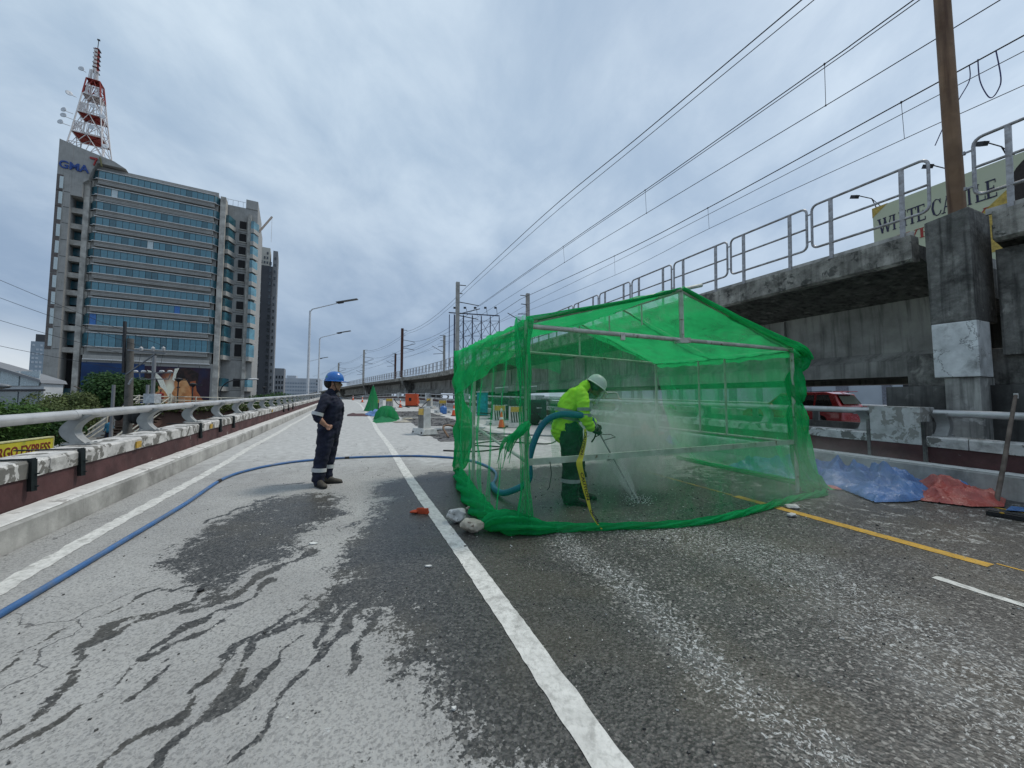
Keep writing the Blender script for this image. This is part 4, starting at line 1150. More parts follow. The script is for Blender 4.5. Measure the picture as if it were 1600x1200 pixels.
def car(name, label, loc, rz, body, L=4.7, Wd=1.85, Hh=1.72):
    """x forward"""
    t = thing(name, label, 'car', loc, rz)
    prof = [(-L / 2, .45), (-L / 2 + .03, .95), (-L / 2 + .12, 1.12), (-L / 2 + .38, Hh - .10), (-L / 2 + .75, Hh), (.35, Hh), (1.05, 1.15), (L / 2 - .35, 1.02), (L / 2 - .03, .8), (L / 2, .42), (L / 2 - .1, .25), (-L / 2 + .1, .25)]
    b = MB()
    n = len(prof); rows = []
    for (ys, ins) in ((-1, .0), (-.86, -.02), (.86, -.02), (1, .0)):
        row = []
        for (x_, z_) in prof:
            tuck = 0.17 * max(0, (z_ - 1.0) / (Hh - 1.0)) if z_ > 1 else 0
            edge = abs(ys) == 1
            yy = ys * (Wd / 2 - tuck * (1 if edge else .4))
            zz = z_ - (.03 if edge and z_ > .9 else 0)
            xx = x_ * (.985 if edge else 1)
            row.append(Vector((xx, yy, zz)))
        rows.append(row)
    vs = [p for r in rows for p in r]
    fs = [(i * n + k, i * n + (k + 1) % n, (i + 1) * n + (k + 1) % n, (i + 1) * n + k) for i in range(3) for k in range(n)] + [tuple(range(n - 1, -1, -1)), tuple(3 * n + k for k in range(n))]
    b.smooth = False; b.add(vs, fs); b.build('body', body, t, world=False, bevel=.035)
    GL = bpy.data.materials.get('car_glass') or mat('car_glass', (.02, .023, .026), .06, bump=0, spec=.8)
    for sy in (-1, 1):
        for (a, b_, c_, d_) in ((-1.95, -1.25, -1.3, -1.75), (-1.18, -.25, -.25, -1.18), (-.18, .85, .42, -.18)):
            w_ = MB(); z0, z1 = 1.08, Hh - .13
            yo = lambda z: sy * (Wd / 2 - .17 * (z - 1) / (Hh - 1) + .006)
            w_.add([(a, yo(z0), z0), (b_, yo(z0), z0), (c_, yo(z1), z1), (d_, yo(z1), z1), (a, yo(z0) - sy * .02, z0), (b_, yo(z0) - sy * .02, z0), (c_, yo(z1) - sy * .02, z1), (d_, yo(z1) - sy * .02, z1)], [(0, 1, 2, 3), (7, 6, 5, 4), (0, 1, 5, 4), (1, 2, 6, 5), (2, 3, 7, 6), (3, 0, 4, 7)])
            w_.build('side_window', GL, t, world=False)
    w_ = MB(); w_.add([(-L / 2 + .09, -.7, 1.16), (-L / 2 + .09, .7, 1.16), (-L / 2 + .34, .62, Hh - .14), (-L / 2 + .34, -.62, Hh - .14)], [(0, 1, 2, 3)]); w_.v = [(x - .02, y_, z_) for x, y_, z_ in w_.v]; w_.build('rear_window', GL, t, world=False)
    w_ = MB(); w_.add([(1.03, -.72, 1.2), (1.03, .72, 1.2), (.42, .62, Hh - .08), (.42, -.62, Hh - .08)], [(0, 1, 2, 3)]); w_.v = [(x + .03, y_, z_ + .02) for x, y_, z_ in w_.v]; w_.build('windscreen', GL, t, world=False)
    sp = MB(); sp.box((-L / 2 + .33, 0, Hh + .01), (.3, 1.3, .035)); sp.build('spoiler', body, t, world=False, bevel=.01)
    TL = bpy.data.materials.get('tail_light') or mat('tail_light', (.35, .01, .01), .2, bump=0)
    CH = bpy.data.materials.get('chrome') or mat('chrome', (.6, .6, .62), .2, .9, bump=0)
    for sy in (-1, 1):
        l_ = MB(); l_.box((-L / 2 + .03, sy * .76, .98), (.12, .28, .16)); l_.build('tail_light', TL, t, world=False, bevel=.02)
        l_ = MB(); l_.box((L / 2 - .12, sy * .72, .78), (.22, .3, .14)); l_.build('headlight', CH, t, world=False, bevel=.02)
        m_ = MB(); m_.ell((.62, sy * (Wd / 2 + .12), 1.12), (.07, .12, .08), 8, 6); m_.build('mirror', body, t, world=False)
    l_ = MB(); l_.box((-L / 2 - .005, 0, .98), (.03, .9, .05)); l_.box((-L / 2 - .01, 0, .8), (.02, .4, .13)); l_.build('number_plate', CH, t, world=False)
    h_ = MB(); h_.bar((-1.8, -.6, Hh + .03), (.2, -.6, Hh + .03), .03); h_.bar((-1.8, .6, Hh + .03), (.2, .6, Hh + .03), .03); h_.build('roof_rack', DARKST, t, world=False)
    for sx in (-L / 2 + .95, L / 2 - .95):
        for sy in (-1, 1):
            wh = MB(); Rm = Matrix.Rotation(PI / 2, 3, 'X')
            prof_ = [(.0, -.11), (.26, -.11), (.34, -.09), (.345, .09), (.26, .11), (0, .11)]
            wh.lathe(prof_, (0, 0, 0), 20); wh.v = [tuple(Rm @ Vector(p) + Vector((sx, sy * (Wd / 2 - .1), .345))) for p in wh.v]
            ty = wh.build('tyre', BLACK, t, world=False)
            rm = MB(); rm.lathe([(0, -.02), (.2, -.03), (.215, .0), (0, .0)], (0, 0, 0), 12); rm.v = [tuple(Rm @ Vector(p) + Vector((sx, sy * (Wd / 2 + .02), .345))) for p in rm.v]
            rm.build('rim', CH, t, world=False)
    return t


REDCAR = mat('car_paint_red', (.48, .025, .03), .25, .1, var=.05, bump=0, coat=.6, spec=.5)
WHCAR = mat('car_paint_white', (.6, .6, .6), .3, var=.05, bump=0, coat=.5)
BRCAR = mat('car_paint_brown', (.20, .08, .05), .3, var=.05, bump=0, coat=.5)
cr = lambda s, u: (W(s, u), road_rot(s) + PI / 2)
l_, r_ = cr(12.2, 20.6); car('parked_car', 'red sport utility car behind the rail, rear end right of the tent', l_, r_, REDCAR)
l_, r_ = cr(29.0, 20.4); car('parked_car', 'brown car glimpsed through the net behind the far side of the tent', l_, r_, BRCAR)
l_, r_ = cr(37.0, 23.6); car('parked_car', 'white car further along the opposite road, behind the net', l_, r_, WHCAR)
# ------------------------------------------------------------------ office tower on the left
GBW = mat('tower_concrete', (.34, .34, .33), .8, var=.12, scale=.25, bump=0, dirt=(.17, .17, .16), dirt_amt=.6, dirt_scale=.25, streak=.3)
GBR = mat('tower_rough_column', (.40, .39, .36), .85, var=.3, scale=.5, bump=0, dirt=(.15, .14, .13), dirt_amt=.6, dirt_scale=.6)
GBD = mat('tower_dark_cladding', (.13, .13, .135), .75, var=.1, scale=.3, bump=0, streak=.3)
SPAN = mat('tower_spandrel', (.37, .365, .345), .75, var=.1, scale=.4, bump=0, streak=.3)
SILL = mat('tower_white_sill', (.62, .62, .62), .6, bump=0)
TG = [glass('tower_glass_teal', (.08, .22, .28), .12, var=.35), glass('tower_glass_dark', (.04, .125, .16), .1, var=.4)]
TGL = mat('tower_glass_bright', (.50, .58, .60), .3, bump=0, var=.1)
TGB = mat('tower_glass_blue', (.05, .16, .42), .3, bump=0)
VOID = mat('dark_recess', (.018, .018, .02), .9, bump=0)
GRZ = math.radians(30)
GO = Vector((-100.8, 90.0, -5.6))
def ZL(y, D=90.0): return 1.5 + D * math.tan(math.atan((600 - y) / 600) + PITCH) + 5.6
t = thing('office_tower', 'tall grey office tower with teal window bands and blue roof lettering', 'building', GO, GRZ)
gt = t
def GB(x0, x1, y0, y1, z0, z1, mb=None):
    mb = mb or MB(); mb.box(((x0 + x1) / 2, (y0 + y1) / 2, (z0 + z1) / 2), (x1 - x0, y1 - y0, z1 - z0)); return mb
def gp(name, mb, m_, **k): return mb.build(name, m_, t, world=False, **k)


ZT = ZL(260)
gp('main_block', GB(-.6, 23.6, 1.2, 22, 0, ZT), SPAN)
gp('parapet', GB(-.6, 23.6, .8, 1.195, ZT - 1.2, ZT + .5), GBW)
# floor bands: window tops at these local heights
rows = []
for ypx in (265, 290, 313, 337, 362, 387, 412, 439, 464):
    z = ZL(ypx); rows.append((z - 2.0, z))
rows.append((ZL(506.5), ZL(489)))
rows.append((ZL(540), ZL(519)))
NP = 19
wp = 22.4 / NP
pane_me = {}
for (z0, z1) in rows:
    hgt = z1 - z0
    gp('bay', GB(.2, 22.8, .25, 1.198, z0 - 1.2, z1 + .25), SPAN)
    s_ = MB(); s_.box((11.5, .1, z0 - .07), (23.2, .5, .14)); s_.box((11.5, .12, z1 + .08), (23.0, .42, .12)); gp('sill', s_, SILL)
    s_ = MB()
    for q in (z0 - .55, z0 - .95): s_.box((11.5, .235, q), (22.5, .04, .05))
    gp('groove', s_, GBD)
    # chamfered dark glass at both ends
    for xa, xb in ((.19, -1.0), (22.81, 24.0)):
        w_ = MB(); w_.add([(xa, .22, z0), (xb, 1.19, z0), (xb, 1.19, z1), (xa, .22, z1)], [(0, 1, 2, 3)]); w_.add([(xa, .3, z0), (xb, 1.25, z0), (xb, 1.25, z1), (xa, .3, z1)], [(0, 1, 2, 3)]); gp('corner_pane', w_, TG[1])
        s_ = MB(); s_.bar((xa, .1, z0 - .06), (xb, 1.15, z0 - .06), .12, .12); gp('sill', s_, SILL)
    for k in range(NP):
        key = (round(hgt, 1), 0)
        if key not in pane_me:
            m_ = MB(); m_.box((0, 0, hgt / 2), (wp - .09, .06, hgt - .06)); pane_me[key] = m_
        mt = TG[0] if random.random() < .8 else TG[1]
        r_i = rows.index((z0, z1))
        if (r_i, k) in ((1, 2), (4, 8)): mt = TGL
        if (r_i, k) in ((8, 13), (9, 0)): mt = TGB
        kk = (key, mt.name)
        if kk not in pane_me: pane_me[kk] = pane_me[key].mesh('window', mt)
        link_mesh('window', pane_me[kk], t, (.3 + wp * (k + .5), .215, z0))
    gp('mullion_strip', GB(.25, 22.75, .235, .26, z0, z1), DARKST)
# rough columns and open loggias left of the window bands
gp('column', GB(-2.0, -1.05, .3, 3, 0, ZT - 4), GBR)
gp('column', GB(24.1, 25.3, .3, 4, 0, ZT - .5), GBR)
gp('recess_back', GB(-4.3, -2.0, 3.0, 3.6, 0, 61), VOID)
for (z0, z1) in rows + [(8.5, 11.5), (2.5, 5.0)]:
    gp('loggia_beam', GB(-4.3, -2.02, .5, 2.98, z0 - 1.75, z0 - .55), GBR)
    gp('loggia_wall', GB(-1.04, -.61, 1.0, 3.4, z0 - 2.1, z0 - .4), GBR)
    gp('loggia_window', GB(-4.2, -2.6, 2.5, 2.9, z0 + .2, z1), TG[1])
# stair tower with slit windows, stepped top
ZA, ZB = ZL(216, 86), ZL(233, 87)
tw_ = MB(); tw_.prism([(-6.3, 0), (-3.95, 0), (-3.95, ZA - .5), (-6.3, ZA + .2)], lambda x, z: Vector((x, -.6, z)), lambda x, z: Vector((x, 13, z)))
gp('stair_tower', tw_, GBW)
tw_ = MB(); tw_.prism([(-3.945, ZT - 8.5), (-3.945, ZA - .5), (3.0, ZB - .3), (5.2, ZT + .7), (.2, ZT + .7), (-.6, ZT - 1.2), (-1.2, ZT - 4), (-2.05, ZT - 5), (-2.05, ZT - 8.5)], lambda x, z: Vector((x, -.55, z)), lambda x, z: Vector((x, 9, z))); gp('tower_shoulder', tw_, GBW)
SB_ = mat('slit_brown', (.13, .115, .11), .8, bump=0)
for (z0, z1) in rows[1:] + [(8.2, 10.8), (3, 5)]:
    gp('slit_frame', GB(-6.27, -5.25, -.7, -.61, z0 - 1.3, z1 + .7), SB_)
    gp('slit_window', GB(-5.75, -5.15, -.78, -.705, z0 - .6, z1 + .25), TGL)
    gp('panel_joint', GB(-5.0, -4.0, -.64, -.61, z0 - 1.2, z0 - 1.12), VOID)
# blue letters and the little coloured mark
BLUEL = mat('sign_blue', (.02, .06, .24), .5, bump=0)
Mt = Matrix.Translation((-6.15, -.62, ZL(259, 86))) @ Matrix.Rotation(PI / 2, 4, 'X')
text_mesh('roof_lettering', 'GMA', 2.5, BLUEL, t, Mt, extrude=.15, sx=.92, spacing=.98, offset=.05)
zm = ZL(246, 87)
m7 = MB(); m7.box((-.45, -.75, zm + 1.2), (1.3, .2, .42)); m7.bar((.05, -.75, zm + 1.2), (-.35, -.75, zm - .5), .35, .2); gp('numeral_mark', m7, mat('sign_red', (.32, .03, .03), .5, bump=0))
m7 = MB(); m7.bar((.6, -.75, zm + 1.8), (1.0, -.75, zm - .4), .45, .2); gp('numeral_mark', m7, mat('sign_green', (.12, .12, .05), .5, bump=0))
# lower podium with the giant printed picture
gp('podium', GB(-.6, 24.5, .6, 1.19, 0, 18.6), GBW)
for q in range(6): gp('panel_joint', GB(.2 + q * 4.2, .27 + q * 4.2, .56, .6, 13, 18), VOID)
# ledge with white sill above the podium
gp('ledge', GB(-.4, 23.3, .1, .6, 18.6, 19.5), SPAN); gp('sill', GB(-.4, 23.4, .0, .62, 18.35, 18.58), SILL)
# right wing, set back, with stacked bays and punched windows
ZW = ZL(318, 106)
gp('wing', GB(24.1, 32.4, 4.5, 26, 0, ZW), GBW)
gp('wing_top', GB(29.5, 32.4, 4.3, 20, ZW + .002, ZW + 2.6), GBW)
gp('roof_rail', (lambda m_: [m_.bar((24 + k * 1.2, 4.4, ZW), (24 + k * 1.2, 4.4, ZW + 1.6), .09) for k in range(5)] and m_.bar((24, 4.4, ZW + 1.6), (29.4, 4.4, ZW + 1.6), .09))(MB()), STEEL_L)
gp('column', GB(30.2, 31.0, 3.4, 4.495, 0, ZW - 2), GBR)
for (z0, z1) in rows[1:] + [(13, 15)]:
    b_ = MB(); b_.prism([(25.35, 4.49), (25.35, 1.8), (26.0, 1.5), (27.2, 4.49)], lambda x, y_: Vector((x, y_, z0 - .3)), lambda x, y_: Vector((x, y_, z1))); gp('bay_glass', b_, TG[1])
    b_ = MB(); b_.prism([(25.32, 4.49), (25.32, 1.6), (26.1, 1.25), (27.5, 4.49)], lambda x, y_: Vector((x, y_, z0 - 1.5)), lambda x, y_: Vector((x, y_, z0 - .305))); gp('bay_spandrel', b_, SPAN)
    gp('side_window', GB(28.2, 29.8, 4.35, 4.49, z0 - .2, z1 + .1), VOID)
    gp('side_sill', GB(28.0, 29.95, 4.2, 4.48, z0 - .45, z0 - .22), GBR)
    b_ = MB(); b_.prism([(31.05, 4.49), (31.05, 2.6), (31.7, 2.3), (32.8, 4.49)], lambda x, y_: Vector((x, y_, z0 - .3)), lambda x, y_: Vector((x, y_, z1))); gp('bay_glass', b_, TG[0])
    b_ = MB(); b_.prism([(31.02, 4.49), (31.02, 2.4), (31.8, 2.05), (33.0, 4.49)], lambda x, y_: Vector((x, y_, z0 - 1.5)), lambda x, y_: Vector((x, y_, z0 - .305))); gp('bay_spandrel', b_, SPAN)
    gp('panel_joint', GB(27.3, 30.5, 4.44, 4.498, z0 - 1.25, z0 - 1.17), VOID)

# giant picture on the podium (two people face to face, generic)
def PP(x, z, o=0.0):
    c_, s_ = math.cos(GRZ), math.sin(GRZ); y_ = .55 - o
    return GO + Vector((x * c_ - y_ * s_, x * s_ + y_ * c_, z))
pt = thing('wall_poster', 'huge poster of two faces in warm light beside a dark blue panel', 'poster', PP(12, 5))
def pf(name, poly, o, m_): poly = [(x, 5 + (z - 5) * 1.14) for x, z in poly]; b = MB(); b.prism(poly, lambda x, z: PP(x, z, .0), lambda x, z: PP(x, z, o)); b.build(name, m_, pt)
def pm_(name, c1, c2, sc=.5): return mat(name, c1, .6, bump=0, var=.25, scale=sc, patch=c2, patch_at=(.4, .65), patch_scale=sc * .8)
pf('blue_panel', [(-.6, 5.5), (10.5, 5.5), (10.5, 16.2), (-.6, 16.2)], .05, pm_('poster_blue', (.008, .03, .10), (.01, .05, .16), .2))
pf('picture_panel', [(10.51, 5.0), (23.6, 5.0), (23.6, 15.9), (10.51, 15.9)], .05, pm_('poster_night', (.03, .012, .025), (.015, .015, .05), .3))
def glow_mat():
    m, tt = new_mat('poster_glow'); tcn = tt.n('ShaderNodeTexCoord')
    g = tt.n('ShaderNodeTexGradient', {'Vector': tt.mapping(tcn.outputs['Generated'], loc=(-1, -1, -1), scale=(2, 2, 2))}, gradient_type='SPHERICAL')
    c = tt.n('ShaderNodeValToRGB', {0: g.outputs[1]}); r = c.color_ramp
    r.elements[0].position = 0; r.elements[0].color = (.03, .012, .025, 1); r.elements[1].position = .75; r.elements[1].color = (.85, .80, .62, 1)
    e = r.elements.new(.3); e.color = (.30, .09, .03, 1)
    b = tt.n('ShaderNodeBsdfPrincipled', {'Base Color': c.outputs[0], 'Roughness': .6}); tt.n('ShaderNodeOutputMaterial', {'Surface': b.outputs[0]}); return m
GLOW = glow_mat()
pf('glow', ellp(15.5, 10.5, 3.4, 5.2, 30), .07, GLOW)
PH = pm_('poster_hair', (.012, .007, .007), (.05, .02, .015), .6); PF = pm_('poster_face', (.50, .20, .07), (.66, .36, .16), .5); PF2 = pm_('poster_face_shade', (.30, .07, .03), (.42, .14, .05), .5)
PRIM = mat('poster_rim', (.80, .78, .66), .6, bump=0)
pf('woman_rim', [(11.0, 15.0), (12.6, 14.6), (14.2, 13.0), (15.1, 10.6), (15.4, 8.6), (14.4, 9.6), (13.2, 12.2), (11.6, 13.8)], .09, PRIM)
pf('woman_hair', [(10.7, 14.6), (11.8, 14.4), (13.0, 13.0), (14.0, 10.6), (13.4, 5.3), (10.7, 5.3)], .11, PH)
pf('woman_face', [(13.2, 11.6), (14.2, 10.9), (14.9, 9.9), (15.4, 8.9), (15.1, 8.5), (15.3, 7.9), (15.0, 7.3), (14.9, 6.6), (14.0, 6.0), (12.6, 6.6), (12.6, 9.6)], .13, PF)
pf('woman_eye', ellp(14.0, 9.7, .35, .14, 10), .15, PH)
pf('man_hair', [(16.2, 13.2), (16.6, 15.4), (19.0, 15.8), (21.2, 14.6), (21.0, 12.0), (18.6, 12.6), (17.2, 13.2)], .09, PH)
pf('man_rim', [(15.9, 13.0), (16.3, 15.5), (17.2, 15.7), (16.7, 14.4), (16.5, 12.6)], .10, PRIM)
pf('man_face', [(16.6, 13.4), (18.6, 13.2), (19.6, 11.4), (20.2, 8.4), (18.6, 6.6), (17.4, 6.9), (16.7, 7.6), (16.9, 8.3), (16.4, 8.7), (16.7, 9.1), (15.9, 9.8), (16.5, 11.2), (16.3, 12.2)], .13, PF)
pf('man_neck', [(19.5, 12.6), (20.6, 12.9), (20.9, 10.6), (22.6, 8.0), (21.4, 5.6), (18.0, 5.3), (20.0, 8.4)], .12, PF2)
pf('man_ear', ellp(20.3, 11.5, .45, .85, 12), .15, PF2)
pf('man_eye', ellp(17.2, 11.3, .42, .15, 10), .15, PH)
pf('man_collar', [(17.4, 5.02), (20.0, 6.6), (22.8, 7.6), (23.5, 5.02)], .16, PH)

# lattice broadcasting mast on the roof
MR = mat('mast_red', (.26, .025, .02), .6, bump=0, var=.2); MW = mat('mast_white', (.60, .58, .58), .6, bump=0, var=.15)
tm = thing('broadcast_mast', 'red and white lattice antenna mast with dishes on the tower roof', 'antenna', GO + Matrix.Rotation(GRZ, 3, 'Z') @ Vector((-3.0, 5.0, ZA - 1.2)), GRZ)
Zt = [0, 5.6, 11.2, 16.4, 20.8]; hw = [3.3, 2.65, 2.1, 1.6, 1.2]
cols = [MW, MW, MW, MR]
for i in range(4):
    z0, z1, a, b_ = Zt[i], Zt[i + 1], hw[i], hw[i + 1]
    mb = MB()
    cs0 = [Vector((sx * a, sy * a, z0)) for sx, sy in ((-1, -1), (1, -1), (1, 1), (-1, 1))]; cs1 = [Vector((sx * b_, sy * b_, z1)) for sx, sy in ((-1, -1), (1, -1), (1, 1), (-1, 1))]
    for k in range(4):
        mb.tube([cs0[k], cs1[k]], .15, 5)
        n1 = (k + 1) % 4; midb = (cs0[k] + cs0[n1]) / 2; midt = (cs1[k] + cs1[n1]) / 2
        mb.tube([cs0[k], midt], .08, 4); mb.tube([cs0[n1], midt], .08, 4); mb.tube([cs1[k], cs1[n1]], .13, 4)
        mb.tube([(cs0[k] + cs1[k]) / 2, (cs0[n1] + cs1[n1]) / 2], .09, 4); mb.tube([midb, (cs0[k] + cs1[k]) / 2], .07, 4); mb.tube([midb, (cs0[n1] + cs1[n1]) / 2], .07, 4)
        mb.tube([cs0[k], (cs1[k] + cs1[(k + 2) % 4]) / 2], .07, 4)
    mb.build('lattice_section', cols[i], tm, world=False)
    mb = MB(); 
    for k in range(4): mb.tube([cs1[k], cs1[(k + 2) % 4]], .12, 4)
    mb.grid(lambda u_, v_: Vector(((u_ * 2 - 1) * b_, (v_ * 2 - 1) * b_, z1 + .0)), 1, 1, False)
    mb.build('platform', (MR, MR, MW, MR)[i], tm, world=False)
    mb = MB()
    for k in range(16):
        x_ = random.uniform(-b_, b_); mb.tube([(x_, -b_, z1), (x_ * .8, -b_ * .9, z1 + 2.6)], .07, 4)
    mb.build('antenna_rods', MW, tm, world=False)
mb = MB(); mb.tube([(0, 0, 20.8), (0, 0, 23.5)], .4, 6); mb.build('mast_tube', MW, tm, world=False)
mb = MB(); mb.box((0, 0, 26.6), (.75, .75, 6.6)); mb.build('antenna_array', MR, tm, world=False)
for k in range(6):
    mb = MB(); mb.box((-.1, -.52, 24.0 + k * 1.0), (.6, .4, .6)); mb.build('antenna_panel', MW, tm, world=False)
    mb = MB(); mb.box((0, 0, 23.5 + k * 1.2), (1.15, 1.15, .16)); mb.build('antenna_collar', DARKST, tm, world=False)
mb = MB(); mb.tube([(0, 0, 29.8), (.1, 0, 32.4)], .08, 5); mb.box((.1, 0, 32.4), (.5, .3, .3)); mb.build('lightning_rod', DARKST, tm, world=False)
for k, (x_, z_) in enumerate(((-3.6, 9.6), (-4.0, 6.4), (-3.1, 14.0), (-3.6, 8.2), (3.7, 3.0), (4.0, -1.0), (2.9, 10.5), (1.2, 7.0), (1.2, 12.5), (-1.2, 21.0))):
    mb = MB(); mb.lathe([(0, -.1), (.4, -.02), (.62, .25), (.56, .3), (0, .1)], (0, 0, 0), 14); R_ = Matrix.Rotation(math.radians(80), 3, 'X') @ Matrix.Rotation(random.uniform(-.6, .6), 3, 'Y'); mb.v = [tuple(R_ @ Vector(p) + Vector((x_, -3.6, z_))) for p in mb.v]
    mb.tube([(x_, -3.4, z_), (x_ * .7, -2.6, z_ + .2)], .08, 4); mb.build('dish', STEEL_L, tm, world=False)

# cranes peeking over the roof
for (x_, y_, z_, dx, dz, lab) in ((5.6, 10, ZT - .5, -3.0, 4.0, 'pale crane jib sticking up behind the tower roof beside the mast'), (32.6, 8, ZW - 3, 3.2, 4.6, 'pale crane jib at the right edge of the tower roof')):
    mb = MB(); R_ = Matrix.Rotation(GRZ, 3, 'Z')
    a = GO + R_ @ Vector((x_, y_, z_ - 2)); b_ = a + R_ @ Vector((dx, 0, dz + 1)); 
    mb.tube([a, b_], .3, 5); mb.tube([a + Vector((0, 0, .5)), b_], .1, 4); mb.tube([b_, b_ - Vector((0, 0, 3 if dx < 0 else 8))], .04, 4)
    tag(mb.build('crane_jib', mat('crane_paint', (.5, .42, .36), .6, bump=0) if 'crane_paint' not in bpy.data.materials else bpy.data.materials['crane_paint']), lab, 'crane')

# ------------------------------------------------------------------ other buildings
def block(name, label, loc, rz, parts, wins, cat='building'):
    t = thing(name, label, cat, loc, rz)
    for nm, (x0, x1, y0, y1, z0, z1), m_ in parts:
        mb = MB(); mb.box(((x0 + x1) / 2, (y0 + y1) / 2, (z0 + z1) / 2), (x1 - x0, y1 - y0, z1 - z0)); mb.build(nm, m_, t, world=False)
    cache = {}
    for (x0, dx, nx, z0, dz, nz, w_, h_, y_, m_, skip) in wins:
        me = None
        for i in range(nx):
            for j in range(nz):
                if random.random() < skip: continue
                if me is None: me = (lambda q: q.box((0, 0, 0), (w_, .12, h_)).mesh('window', m_))(MB())
                link_mesh('window', me, t, (x0 + i * dx, y_, z0 + j * dz))
    return t


DKG = mat('dark_grey_render', (.055, .06, .07), .8, bump=0, var=.12, scale=.1); CREAM = mat('cream_render', (.42, .41, .37), .8, bump=0, var=.1, scale=.1)
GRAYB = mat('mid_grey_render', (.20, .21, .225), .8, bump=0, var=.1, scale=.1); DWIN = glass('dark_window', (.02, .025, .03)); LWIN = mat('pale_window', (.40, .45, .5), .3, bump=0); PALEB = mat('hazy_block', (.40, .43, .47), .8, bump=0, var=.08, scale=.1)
block('apartment_tower', 'dark grey and cream apartment tower right behind the office tower', (-119.5, 170, -5.6), math.radians(30),
      [('cream_slab', (0, 3.2, 0, 10, 0, 75), CREAM), ('dark_slab', (3.2, 9.6, -.8, 10, 0, 72), DKG), ('cream_top', (3.3, 8.5, -.6, 9, 72, 80.5), CREAM), ('grey_edge', (9.6, 11.5, .5, 14, 0, 80), GRAYB), ('roof_box', (2, 5, 1, 6, 75, 83), CREAM)],
      [(1.0, 1.2, 2, 8, 3.4, 20, .5, 1.2, -.07, DWIN, .1), (4.6, 0, 1, 5, 3.1, 21, 1.5, .8, -.87, LWIN, .2), (4.6, 0, 1, 4, 3.1, 21, 1.9, 1.3, -.86, DWIN, 0), (8.8, 0, 1, 5, 3.1, 23, .9, 1.7, -.87, DWIN, 0), (10.5, 0, 1, 5, 3.1, 24, .6, 1.2, .43, DWIN, .1), (4.2, 1.1, 4, 73.5, 2.2, 3, .6, 1.2, -.67, DWIN, .1)])
block('apartment_block', 'small grey block low at the right foot of the dark apartment tower', (-135, 215, -5.6), math.radians(25), [('body', (0, 6, 0, 8, 0, 29), GRAYB)], [(1, 1.4, 4, 3, 3, 8, .7, 1.6, -.07, DWIN, 0)])
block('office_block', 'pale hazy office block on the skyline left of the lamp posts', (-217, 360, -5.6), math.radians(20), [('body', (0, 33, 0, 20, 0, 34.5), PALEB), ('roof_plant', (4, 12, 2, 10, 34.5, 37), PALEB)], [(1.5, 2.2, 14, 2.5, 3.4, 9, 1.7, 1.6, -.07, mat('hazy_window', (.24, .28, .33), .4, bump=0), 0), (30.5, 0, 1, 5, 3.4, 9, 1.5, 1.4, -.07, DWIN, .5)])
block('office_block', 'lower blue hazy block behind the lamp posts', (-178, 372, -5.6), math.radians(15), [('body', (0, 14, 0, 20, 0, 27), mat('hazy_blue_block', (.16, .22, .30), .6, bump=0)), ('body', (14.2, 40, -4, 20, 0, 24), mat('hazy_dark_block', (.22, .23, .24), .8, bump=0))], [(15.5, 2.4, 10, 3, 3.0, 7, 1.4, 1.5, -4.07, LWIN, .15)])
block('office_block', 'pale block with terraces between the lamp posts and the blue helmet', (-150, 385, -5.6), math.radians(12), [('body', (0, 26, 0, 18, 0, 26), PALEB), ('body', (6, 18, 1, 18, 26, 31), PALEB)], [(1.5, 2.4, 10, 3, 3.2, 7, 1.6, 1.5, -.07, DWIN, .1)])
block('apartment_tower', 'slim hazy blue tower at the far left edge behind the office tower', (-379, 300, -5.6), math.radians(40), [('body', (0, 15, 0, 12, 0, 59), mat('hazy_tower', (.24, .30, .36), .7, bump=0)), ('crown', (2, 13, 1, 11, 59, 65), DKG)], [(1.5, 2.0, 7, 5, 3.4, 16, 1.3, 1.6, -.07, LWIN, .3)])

# white glazed building with a curved roof, far left
t = thing('glass_pavilion', 'white glazed building with a curved roof at the left edge', 'building', (-76, 58, -5.6), 0)
WPN = mat('white_panel', (.52, .54, .55), .6, bump=0, var=.1, scale=.3, dirt=(.3, .31, .32), dirt_amt=.5, dirt_scale=.4)
GPV = glass('pavilion_glass', (.10, .15, .17), .1)
mb = MB(); prof = [(-30, 0), (5.2, 0), (5.2, 10.8)] + [(5.2 - 30 * k / 10, 10.8 + 5.6 * math.sin(PI / 2 * k / 10) + .0) for k in range(1, 11)] + [(-30, 16.4)]
mb.prism(prof, lambda x, z: Vector((x, 0, z)), lambda x, z: Vector((x, 2.5, z))); mb.build('shell', WPN, t, world=False)
mb = MB(); mb.prism([(5.5, 10.7), (5.2, 11.2)] + [(5.2 - 30 * k / 10, 11.2 + 5.8 * math.sin(PI / 2 * k / 10)) for k in range(1, 11)] + [(5.2 - 30 * k / 10, 10.8 + 5.7 * math.sin(PI / 2 * k / 10)) for k in range(10, 0, -1)], lambda x, z: Vector((x, -.6, z)), lambda x, z: Vector((x, 2.8, z))); mb.build('roof_edge', GRAYB, t, world=False)
for k in range(9):
    x_ = 4.6 - 3.1 * k; mb = MB(); mb.box((x_ - 1.4, -.1, 8.0), (2.8, .12, 2.8)); mb.build('window', GPV, t, world=False)
    mb = MB(); mb.box((x_ - 1.4, -.12, 11.4), (2.85, .12, 2.2)); mb.build('panel', mat('frosted_panel', (.40, .47, .50), .4, bump=0) if 'frosted_panel' not in bpy.data.materials else bpy.data.materials['frosted_panel'], t, world=False)
mb = MB(); mb.box((-12, -.2, 9.65), (35, .35, .25)); mb.box((-12, -.2, 6.3), (35, .35, .3)); mb.build('string_course', DARKST, t, world=False)

